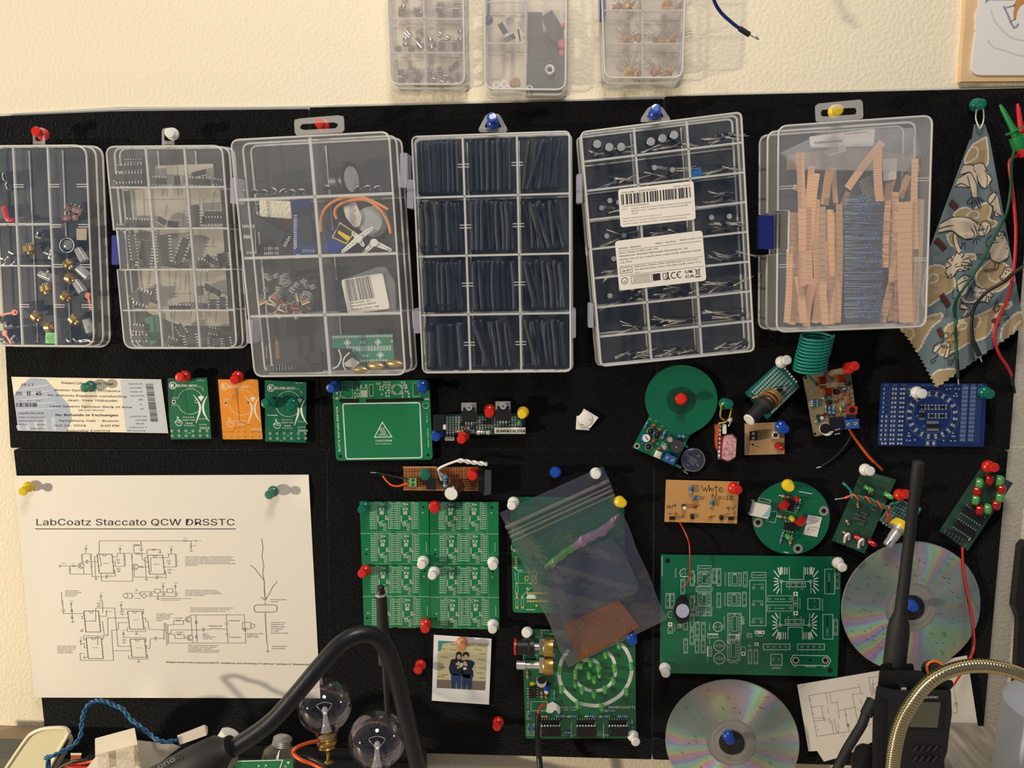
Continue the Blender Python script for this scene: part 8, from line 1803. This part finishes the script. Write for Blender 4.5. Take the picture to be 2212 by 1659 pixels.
# black bits in the two top cells
for k in range(13):
    left = k < 7; x = 160+k*80 if left else 860+(k-7)*85; y = 55+rc.uniform(-8, 10) if left else 35+rc.uniform(-12, 8); a = rc.uniform(-40, 40)
    mb = MB(sub(f, x, y, a)); mb.m(BLK); mb.bx(0, 0, 66, 34, .010, .020, 0, .9); mb.m(SILVER); mb.tube3([mb.fr(-30, -12, .021), mb.fr(0, -20, .022), mb.fr(30, -8, .021)], .0006, 5); mb.bx(20, 14, 14, 10, .020, .021)
    small('push_switch', 'small black switch with silver legs in the top %s cell of the tall case' % ('left' if left else 'right'), 'switch', 'small switches, top %s cell' % ('left' if left else 'right'), mb)
o = thing('round_buzzer', 'round black buzzer in the top right cell of the tall case', 'buzzer', F(480, 220, 2.719)(725, 460, .02))
part(o, 'buzzer_body', BLK, lambda m: m.lathe(m.fr(685, 460, .018), (1, -.35, 0), [(0, .0145), (.012, .0145), (.0125, .013)], 24), F(480, 220, 2.719)); part(o, 'buzzer_sticker', mat('sticker_grey', (190, 190, 186), .5), lambda m: m.lathe(m.fr(685, 460, .018)+Vector((1, -.35, 0)).normalized()*.0127, (1, -.35, 0), [(0, .0105), (.0003, .0105)], 24), F(480, 220, 2.719))
# bag with barcode
o = thing('barcode_bag', 'clear bag with a white barcode label in the tall case', 'bag', f(1180, 920, .03))
part(o, 'bag_film', mat('crinkled_clear_film', (210, 210, 212), .15, alpha=.22, spec=1, bump=(60, 1, .004)), lambda m: m.slab([(1000, 800), (1290, 695), (1360, 700), (1440, 830), (1450, 1090), (1040, 1095)], .018, .032, .97), f)
part(o, 'bag_contents', BLKM, lambda m: m.slab([(920, 810), (1380, 790), (1420, 1095), (960, 1105)], .008, .016), f)
part(o, 'barcode_label', PAPER, lambda m: m.slab(rquad([(975, 808), (1330, 750), (1392, 1055), (1035, 1102)], 26, 4), .0325, .033), f)
def s(b):
    qq = [(1010, 810), (1220, 775), (1262, 962), (1050, 995)]; rr = random.Random(12); u = 0
    while u < 1:
        w = rr.choice((.01, .018, .028)); b.poly([bil(qq, u, 0), bil(qq, min(1, u+w), 0), bil(qq, min(1, u+w), 1), bil(qq, u, 1)]); u += w+rr.choice((.012, .02, .03))
    b.text('UP12345  45', 1046, 1018, 18, 180, -9, bold=1); b.text('4896591/1/NO/9', 1052, 1044, 18, 220, -9, bold=1); b.text('Made In China  YW', 1060, 1068, 18, 240, -7, bold=1)
marks(o, f, .033, s, INK, 'label_print')
# bottom cells
mb = MB(f)
for k in range(5):
    mb = MB(f); mb.m(BLK); y = 1530+k*14; mb.slab([(330, y+20-k*4), (620+k*30, y-20-k*10), (640+k*30, y-5-k*10), (335, y+36-k*4)], .008+k*.004, .011+k*.004); mb.m(SILVER); [mb.bx(345+i*26, y+12-k*5-i*2, 5, 16, .011+k*.004, .0115+k*.004) for i in range(10)]
    small('header_strip', 'black pin header strip in the bottom left cell of the tall case', 'pin header', 'pin header strips', mb)
mb = MB(f); mb.m(BLKM); mb.slab([(440, 1560), (810, 1390), (820, 1600), (330, 1610)], .010, .020, .95); small('black_wedge', 'dark foam wedge in the bottom left cell of the tall case', 'foam', None, mb)
for x, h in ((438, 150), (340, 110), (422, 190)):
    mb = MB(f); mb.m(BRASS); mb.bx(x, 1480-h*.5, 9, h, .02, .0215, -3); small('gold_pin', 'long gold pin standing in the bottom left cell of the tall case', 'pin', 'long gold pins', mb)
o, d = board('adapter_board', 'small green board with diamond chip pads in the bottom right cell of the tall case', 'circuit board', f, [(900, 1282), (1415, 1270), (1430, 1500), (1120, 1510), (1060, 1400), (905, 1390)], mat('adapter_green', (40, 130, 106), .4), .026)
marks(o, f, d, lambda b: [b.ring(910+k*26, 1297-k*.6, 8, 5, 8) for k in range(20)]+[b.ring(1030+k*26, 1388-k*.6, 8, 5, 8) for k in range(15)]+[b.ring(1080+k*26, 1408-k*.6, 8, 5, 8) for k in range(13)]+[b.ring(1150+k*26, 1500-k*.6, 8, 5, 8) for k in range(9)]+[b.orect(x, y, 40, 40, 5, 45) for x, y in ((1028, 1345), (1290, 1340), (1310, 1450))]+[b.rect(x, y, 24, 24, 45) for x, y in ((1028, 1345), (1290, 1340), (1310, 1450))]+[b.orect(x, y, 14, 14, 4) for x, y in ((1148, 1342), (1174, 1342), (1168, 1455), (1196, 1455), (1408, 1332))])
mb = MB(f); mb.m(BLK); mb.slab(smooth2([(905, 1470), (960, 1400), (1050, 1400), (1110, 1470), (1100, 1560), (920, 1580)], 3), .022, .030, .95); mb.m(WH); mb.line(smooth2([(955, 1405), (975, 1470), (950, 1540), (905, 1565)]), 12, .0305); mb.line(smooth2([(1045, 1430), (1000, 1480), (995, 1540), (1018, 1582)]), 12, .0305); small('black_module', 'round black module with two white arcs in the tall case', 'electronic module', None, mb)
mb = MB(f); mb.m(mat('grey_foil', (196, 190, 184), .4)); mb.slab([(1000, 1520), (1070, 1470), (1135, 1515), (1090, 1560), (1010, 1545)], .031, .033); small('foil_scrap', 'pale foil scrap beside the round black module', 'scrap', None, mb)
for x, y, a in ((1240, 1535, 10), (1400, 1515, -15), (1100, 1565, -8)):
    mb = MB(f); mb.m(BRASS); mb.lathe(f(x-30, y, .028), f(x+30, y+6, .03)-f(x-30, y, .028), [(0, .002), (.004, .0038), (.012, .003), (.015, .001)], 10); small('brass_fitting', 'gold fitting at the bottom of the tall case', 'fitting', 'gold fittings', mb)
# leftmost case: potentiometers, knobs
f = F(0, 480, 5.925)
def potm(x, y, a, label):
    mb = MB(sub(f, x, y, a)); d_ = .006+rc.uniform(0, .004); mb.m(BRASS); mb.lathe(mb.fr(-40, 0, d_+.005), mb.fr(60, 0, d_+.006)-mb.fr(-40, 0, d_+.005), [(0, .004), (.0008, .0050), (.0055, .0050), (.0056, .0028), (.008, .0026)], 14)
    mb.m(mat('phenolic_redbrown', (110, 52, 40), .5)); mb.bx(-48, 0, 14, 110, d_, d_+.008); mb.m(SILVER); [mb.bx(-62, -30+k*30, 26, 7, d_+.004, d_+.005) for k in range(3)]
    small('potentiometer', label, 'potentiometer', 'gold potentiometers in the leftmost case', mb)
for x, y, a, w in ((380, 340, 80, 'fourth'), (590, 850, 75, 'fourth'), (470, 1210, 40, 'fourth'), (640, 1345, 0, 'lowest'), (880, 540, 50, 'third'), (850, 960, 40, 'third'), (950, 1250, 45, 'lowest'), (900, 720, 20, 'third')):
    potm(x, y, a, 'gold-bodied potentiometer lying loose in the leftmost case')
for x, y, a in ((1020, 380, 60), (1040, 620, 40), (990, 790, 55), (1120, 1290, 70), (560, 680, 20)):
    mb = MB(sub(f, x, y, a)); mb.m(mat('clear_fluted_plastic', (206, 204, 200), .12, alpha=.45, spec=1)); mb.lathe(mb.fr(-50, 0, .012), mb.fr(50, 0, .012)-mb.fr(-50, 0, .012), [(0, .0035), (.012, .0042), (.0125, .003)], 8); mb.m(SILVER); [mb.bx(0, -14+k*14, 70, 3, .0164, .0168) for k in range(3)]; small('fluted_dial', 'clear fluted knob in the right column of the leftmost case', 'knob', 'clear fluted knobs', mb)
OR = mat('orange_knob_plastic', (214, 96, 64), .4)
for (x, y, a, lab) in ((1125, 940, 80, 'orange pointer knob in the right column of the leftmost case'), (185, 1155, 170, 'orange pointer knob in the left column of the leftmost case'), (60, 1420, 60, 'orange pointer knob at the bottom left of the leftmost case')):
    mb = MB(sub(f, x, y, a)); mb.m(OR); mb.cyl(0, 0, 46, .010, .020, 18, ry=40, taper=.9); mb.slab([(0, -14), (190, -12), (190, 12), (0, 14)], .019, .021); mb.m(BLKM); mb.bx(-10, 60, 60, 100, .008, .016); small('pointer_knob', lab, 'knob', None, mb)
mb = MB(f); mb.m(BLK); mb.lathe(f(855, 295, .008), (.1, -1, 0), [(0, .0075), (.008, .0075)], 24); mb.m(SILVER); mb.ring(855, 295, 92, 10, 26, .0165); mb.m(mat('grey_dome', (120, 122, 122), .15)); mb.lathe(f(875, 290, .0162), (.1, -1, 0), [(0, .0045), (.001, .004), (.0015, .002)], 18); small('silver_ringed_dial', 'black round knob with a silver ring in the leftmost case', 'knob', None, mb)
mb = MB(f); mb.m(mat('bright_green_plastic', (96, 200, 92), .4)); mb.bx(655, 1485, 150, 145, .010, .018, 3, .97); mb.m(mat('dark_green_relief', (40, 130, 60), .4)); mb.ring(655, 1485, 50, 6, 24, .0183); mb.ring(655, 1485, 24, 6, 18, .0183); mb.line([(655, 1440), (655, 1530)], 5, .0184); small('green_block', 'bright green square block at the bottom of the leftmost case', 'block', None, mb)
mb = MB(f); mb.m(mat('beige_component', (168, 150, 128), .4)); mb.bx(1045, 155, 140, 160, .008, .018, 0, .9); small('beige_block', 'beige block in the second row of the leftmost case', 'block', None, mb)
for k in range(10):
    x, y = ((rc.uniform(430, 680), rc.uniform(160, 640)) if k < 4 else (rc.uniform(-60, 240), rc.uniform(1200, 1500))); mb = MB(sub(f, x, y, rc.uniform(-60, 60))); mb.m(BLKM); mb.bx(0, 0, 110, 80, .005, .012, 0, .9); mb.m(SILVER); mb.tube3([mb.fr(-40, -30, .013), mb.fr(-30, 40, .013), mb.fr(40, 30, .013)], .0012, 6)
    small('toggle_switch', 'black toggle switch with a silver lever in the leftmost case', 'switch', 'toggle switches in the leftmost case', mb)
for k in range(12):
    x, y = ((rc.uniform(0, 180), rc.uniform(380, 540)) if k < 5 else (rc.uniform(790, 1180), rc.uniform(1480, 1540))); mb = MB(sub(f, x, y, rc.uniform(-50, 50))); mb.m(SILVER); mb.bx(0, 0, 70, 18, .010, .013); small('metal_pin', 'loose silver pin at the bottom of a cell in the leftmost case', 'pin', 'loose silver pins', mb)
f2 = F(0, 220, 6.38)
for x, y, a in ((1010, 1490, 20), (960, 1600, -10)): mb = MB(sub(f2, x, y, a)); mb.m(mat('phenolic_redbrown', (110, 52, 40), .5)); mb.bx(0, 0, 230, 100, .010, .013); mb.m(SILVER); [mb.ring(-60+k*60, 0, 18, 8, 10, .0132) for k in range(3)]; [mb.bx(-60+k*60, -66, 12, 44, .011, .012) for k in range(3)]; small('terminal_plate', 'red brown terminal plate high in the leftmost case', 'terminal plate', 'terminal plates', mb)
for pts, m_, lab in (((( 60, 1440), (110, 1620), (200, 1640)), REDP, 'red lever switch arm in the left column of the leftmost case'),):
    mb = MB(f2); mb.m(m_); mb.wire([(x, y, .014) for x, y in pts], .0022, 8); mb.m(DGREY); mb.bx(20, 1530, 90, 160, .006, .012); small('lever_switch', lab, 'switch', None, mb)
for k in range(4): mb = MB(sub(f2, 20+k*22, 1020+k*60, rc.uniform(-50, 50))); mb.m(BLK); mb.bx(0, 0, 110, 60, .006, .014); mb.m(SILVER); mb.bx(10, -20, 16, 50, .014, .015); small('slide_switch', 'black slide switch high in the left column of the leftmost case', 'switch', 'black slide switches', mb)
# resistor case
f = F(1620, 180, 2.5135)
TAPE = mat('tan_paper_tape', (240, 190, 138), .7); TAPE2 = mat('pink_paper_tape', (232, 180, 132), .7)
ST = [(272, 375, 285, 1100, 42), (335, 450, 310, 720, 36), (365, 490, 330, 860, 30), (435, 450, 405, 660, 44), (455, 460, 465, 650, 26), (360, 630, 370, 1080, 40), (320, 670, 325, 1090, 36), (392, 670, 410, 1310, 38), (435, 685, 440, 1310, 40), (485, 655, 475, 1300, 36), (535, 590, 505, 660, 34), (720, 320, 530, 570, 40), (697, 360, 705, 640, 46), (775, 510, 750, 640, 44), (860, 500, 820, 620, 34), (897, 410, 900, 900, 36), (750, 640, 735, 1000, 34), (790, 590, 770, 1080, 36), (845, 645, 850, 1300, 76), (925, 630, 885, 1310, 42), (930, 700, 900, 1290, 30), (780, 1050, 720, 1300, 40), (240, 700, 225, 1310, 46), (215, 900, 200, 1300, 36), (350, 1060, 305, 1320, 42), (420, 1000, 350, 1300, 34), (260, 1050, 290, 1300, 40), (810, 1000, 800, 1290, 36), (300, 660, 270, 1300, 70), (390, 700, 370, 1300, 70), (460, 700, 455, 1300, 60), (790, 640, 790, 1290, 80), (880, 640, 880, 1300, 80), (235, 560, 330, 600, 30)]
for k, (x0, y0, x1, y1, w) in enumerate(ST):
    d_ = .012+rc.uniform(0, .034) if k < 28 else .007; n = Vector((y0-y1, x1-x0)).normalized()*w/2; pts0 = []
    mb = MB(f); mb.m(TAPE if k % 3 else TAPE2); S_ = 10; rows_ = []
    bow = rc.uniform(-12, 12)
    for i in range(S_+1):
        t = i/S_; cx_ = x0+(x1-x0)*t+bow*math.sin(math.pi*t); cy2 = y0+(y1-y0)*t; rows_.append(((cx_+n[0], cy2+n[1]), (cx_-n[0], cy2-n[1])))
    for a, b_ in zip(rows_, rows_[1:]): mb.slab([a[0], a[1], b_[1], b_[0]], d_, d_+.0006)
    mb.m(mat('tape_crease', (226, 172, 122), .7))
    for i in range(1, S_*2): t = i/(S_*2); cx_ = x0+(x1-x0)*t+bow*math.sin(math.pi*t); cy2 = y0+(y1-y0)*t; mb.line([(cx_+n[0]*.9, cy2+n[1]*.9), (cx_-n[0]*.9, cy2-n[1]*.9)], 2.4, d_+.0008)
    small('resistor_tape', 'tan paper tape strip holding resistor leads in the milky case', 'tape strip', 'paper tape strips', mb)
DRES = mat('dark_blue_resistor', (62, 92, 140), .4)
for k in range(88):
    t = (k+rc.uniform(0, .5))/88; y = 610+690*t; xs = 512+rc.uniform(-4, 4); xe = 722+rc.uniform(-6, 6); d_ = .010+rc.uniform(0, .030); xb = rc.choice((rc.uniform(600, 640), rc.uniform(660, 705)))
    mb = MB(f); mb.m(mat('blue_grey_lead', (132, 150, 178), .4, metal=.3)); mb.tube3([f(xs, y+rc.uniform(-4, 4), d_), f(xb, y, d_), f(xe, y+rc.uniform(-4, 4), d_)], .00035, 4); mb.m(DRES); A, B = f(xb-17, y, d_), f(xb+17, y, d_); L_ = (B-A).length; mb.lathe(A, B-A, [(0, .001), (L_*.15, .0018), (L_*.3, .0015), (L_*.7, .0015), (L_*.85, .0018), (L_, .001)], 6)
    small('taped_resistor', 'blue resistor in the middle rows of the milky case', 'resistor', 'taped blue resistors', mb)
for k in range(10):
    y = 470+k*12; mb = MB(f); mb.m(LEADM); A, B = f(590+k*4, y+70, .02), f(700, y+8, .022); mb.tube3([A, B], .00035, 4); mb.m(RESB); m0 = A.lerp(B, .7); mb.lathe(m0, B-A, [(0, .001), (.001, .0014), (.004, .0012), (.005, .001)], 6); small('taped_resistor', 'blue resistor above the rows in the milky case, tilted', 'resistor', 'tilted blue resistors', mb)
mb = MB(f); mb.m(mat('clear_brown_bag', (190, 160, 130), .4, alpha=.5)); mb.slab([(200, 390), (520, 350), (900, 390), (930, 480), (200, 470)], .010, .014); small('brown_packet', 'brown translucent packet behind the tapes in the milky case', 'packet', None, mb)
mb = MB(f); mb.m(PAPER); mb.slab(rquad([(320, 290), (680, 245), (672, 340), (330, 350)], 14, 3), .012, .0124); mb.m(GINK); [mb.line([(350, 322), (500, 312)], 9, .0127), mb.line([(510, 275), (640, 262)], 4, .0127)]; small('paper_label', 'faded white label at the top of the milky case', 'label', None, mb)
mb = MB(f); mb.m(PAPER); mb.slab([(405, 370), (515, 335), (525, 370), (420, 395)], .02, .0205); mb.m(INK); [mb.line([(420+k*12, 385-k*3), (428+k*12, 362-k*3)], 5, .0208) for k in range(5)]; small('barcode_slip', 'slip with black bars under the faded label of the milky case', 'label', None, mb)
mb = MB(f); mb.m(PAPER); mb.slab([(722, 412), (798, 406), (795, 520), (724, 530)], .018, .0185); small('white_slip', 'white slip between the tapes at the right of the milky case', 'paper', None, mb)
mb = MB(f); mb.m(mat('crinkled_clear_film', (210, 210, 212), .15, alpha=.22)); mb.slab([(160, 380), (430, 250), (900, 240), (930, 380), (860, 480), (300, 470)], .024, .034, .95); small('clear_packet', 'crinkled clear packet at the top of the milky case', 'packet', None, mb)
# fuses
f = F(850, 0, 5.672)
FG = mat('fuse_glass', (214, 210, 200), .05, spec=1, alpha=.22); CAPM = mat('nickel_cap', (196, 188, 174), .25, metal=1)
for x, y, a, l, w in ((210, 170, 0, 300, 'upper left'), (200, 130, 2, 270, 'upper left'), (130, 50, 100, 120, 'upper left'), (680, 60, -3, 290, 'upper right'), (670, 120, 2, 290, 'upper right'), (680, 180, 0, 250, 'upper right'), (250, 500, 48, 290, 'middle left'), (140, 600, 0, 230, 'middle left'), (330, 450, -55, 130, 'middle left'), (150, 520, 90, 100, 'middle left'), (620, 450, 30, 150, 'middle right'), (460, 540, 80, 140, 'middle right'), (680, 530, 0, 220, 'middle right'), (680, 600, 0, 260, 'middle right'), (820, 440, 90, 140, 'middle right'), (540, 545, 5, 110, 'middle right'),
                   (190, 890, 2, 270, 'lower left'), (230, 935, 0, 240, 'lower left'), (200, 990, 0, 270, 'lower left'), (700, 880, -50, 320, 'lower right'), (640, 850, -5, 200, 'lower right'), (560, 930, 10, 240, 'lower right'), (550, 1000, 20, 160, 'lower right'), (755, 970, -20, 130, 'lower right'), (520, 890, 0, 180, 'lower right')):
    aa = math.radians(a); dx, dy = math.cos(aa)*l/2, math.sin(aa)*l/2; d_ = -.006+rc.uniform(0, .006); A, B = f(x-dx, y-dy, d_), f(x+dx, y+dy, d_+.001); L_ = (B-A).length
    mb = MB(f); mb.m(FG); mb.lathe(A, B-A, [(L_*.15, .0024), (L_*.85, .0024)], 12); cpl = min(.0065, L_*.28); mb.m(CAPM); mb.lathe(A, B-A, [(0, .0020), (.0004, .0027), (cpl, .0027), (cpl+.0002, .0024)], 14); mb.lathe(B, A-B, [(0, .0020), (.0004, .0027), (cpl, .0027), (cpl+.0002, .0024)], 14); mb.tube3([A, B], .0002, 4)
    small('glass_fuse', 'glass fuse with metal end caps in the %s cell of the fuse case' % w, 'fuse', 'glass fuses, %s cell' % w, mb)
# grey sheets and washers
GS2 = mat('grey_thermal_pad', (84, 92, 94), .8)
for pts, d_, lab in (([(1650, 150), (1820, 148), (1830, 480), (1930, 700), (1880, 760), (1640, 750)], -.004, 'grey pad sheet standing upright at the left of its case column'), ([(1820, 200), (1940, 120), (2085, 360), (2080, 560), (1940, 480), (1835, 280)], -.001, 'grey pad sheet tilted at the upper right of the top middle case'), ([(1640, 740), (1930, 750), (1950, 700), (2080, 710), (2078, 1060), (2040, 1085), (1630, 1085)], .002, 'grey pad sheet lowest in the top middle case, behind a white washer'), ([(1830, 480), (2050, 500), (2050, 720), (1800, 730)], -.006, 'grey pad sheet in the middle of the stack of pads')):
    mb = MB(f); mb.m(GS2); mb.slab(pts, d_, d_+.0012); small('grey_pad', lab, 'pad', None, mb)
PK = mat('pink_plastic', (222, 96, 110), .4)
for x, y, r_ in ((2080, 330, 26), (2065, 550, 50), (2060, 660, 34)): mb = MB(f); mb.m(PK); mb.lathe(f(x, y, 0), (0, -1, 0), [(0, r_/5.672*.00039), (.005, r_/5.672*.00036)], 14); small('pink_cap', 'pink cap behind the grey pads', 'cap', 'pink caps', mb)
WS = mat('white_washer', (238, 236, 232), .4)
for x, y, r_, ti, lab in ((1915, 853, 44, 0, 'white washer lying on the grey pads of the top middle case'), (1368, 1035, 36, 0, 'white washer in the bottom left cell of the top middle case, facing front'), (1268, 1050, 36, 1, 'leftmost white washer of the heap in the top middle case'), (1448, 1062, 34, 1, 'white washer right of the front-facing one in the top middle case'), (1530, 1058, 34, 1, 'rightmost white washer of the heap in the top middle case'), (1670, 1075, 30, 1, 'white washer under the grey pads of the top middle case')):
    mb = MB(f); mb.m(WS); c = f(x, y, .006); s_ = r_/5.672*.00040; ax_ = Vector((.2*ti, -1, .8*ti)).normalized(); u = ax_.orthogonal().normalized(); v = ax_.cross(u); mb.tube3([c+(u*math.cos(2*math.pi*k/20)+v*math.sin(2*math.pi*k/20))*s_ for k in range(21)], s_*.36, 8, False); small('washer', lab, 'washer', None, mb)
mb = MB(f); mb.m(BRASS); mb.lathe(f(1490, 1030, .004), (.3, -1, .2), [(0, .0045), (.004, .0038)], 14); small('brass_nut', 'brass nut behind the white washers of the top middle case', 'nut', None, mb)
mb = MB(f); mb.m(mat('mica_pad', (206, 202, 192), .4, alpha=.8)); mb.slab(rquad([(1350, 230), (1460, 190), (1520, 380), (1410, 420)], 14, 3), .006, .0068); mb.m(mat('mica_hole', (160, 156, 150), .5)); mb.disc(1425, 260, 42, 20, .007); small('mica_pad', 'pale insulating pad with a round mark in the top middle case', 'pad', None, mb)
for x, y, a, lab in ((1420, 470, -25, 'black transistor with three bright legs in the top middle case'), (1340, 350, 60, 'dark transistor leaning behind the pale pad in the top middle case'), (1540, 430, 80, 'thin dark transistor edge at the right of the pale pad')):
    mb = MB(sub(f, x, y, a)); mb.m(BLK); mb.bx(0, 0, 150, 70 if lab[0] != 't' else 24, -.002, .003, 0, .92); mb.m(SILVER); [mb.bx(-20, -22+k*22, 110, 7, .0032, .004) for k in range(3)] if lab[0] == 'b' else None; small('transistor', lab, 'transistor', None, mb)
mb = MB(f); mb.m(WS); mb.bx(1295, 860, 60, 16, .004, .008, 20); mb.bx(1295, 860, 16, 60, .004, .008, 20); small('white_cross', 'small white plastic cross in the bottom left cell of the top middle case', 'spacer', None, mb)
# ochre capacitors
f = F(820, 0, 2.5136); OC = mat('ochre_ceramic', (202, 150, 62), .35, coat=.3)
for (cx_, cy2, w, n, nm) in ((1350, 38, 130, 8, 'upper left'), (1590, 35, 110, 8, 'upper right'), (1365, 215, 120, 9, 'middle left'), (1560, 215, 130, 8, 'middle right'), (1365, 395, 100, 9, 'lower left'), (1540, 390, 120, 10, 'lower right')):
    for k in range(n):
        x = cx_+rc.uniform(-w/2, w/2); y = cy2+rc.uniform(-22, 18)*(1-abs(x-cx_)/w); c = f(x, y, rc.uniform(-.006, .008)); ax_ = Vector((rc.uniform(-1, 1), -rc.uniform(.2, 1), rc.uniform(-1, 1))).normalized()
        mb = MB(f); mb.m(OC); mb.smooth = True; mb.lathe(c-ax_*.0012, ax_, [(0, .0012), (.0004, .0026), (.0012, .0032), (.002, .0026), (.0024, .0012)], 12); mb.m(LEADM); e = Vector((rc.uniform(-1, 1), 0, rc.uniform(.05, .9))).normalized()
        for s_ in (-1, 1): mb.tube3([c+e.cross(ax_)*s_*.001, c+e*.009+e.cross(ax_)*s_*.0014, c+e*.015+e.cross(ax_)*s_*.002], .00028, 4)
        small('disc_capacitor', 'ochre disc capacitor in the %s cell of its case' % nm, 'capacitor', 'ochre capacitors, %s cell' % nm, mb)
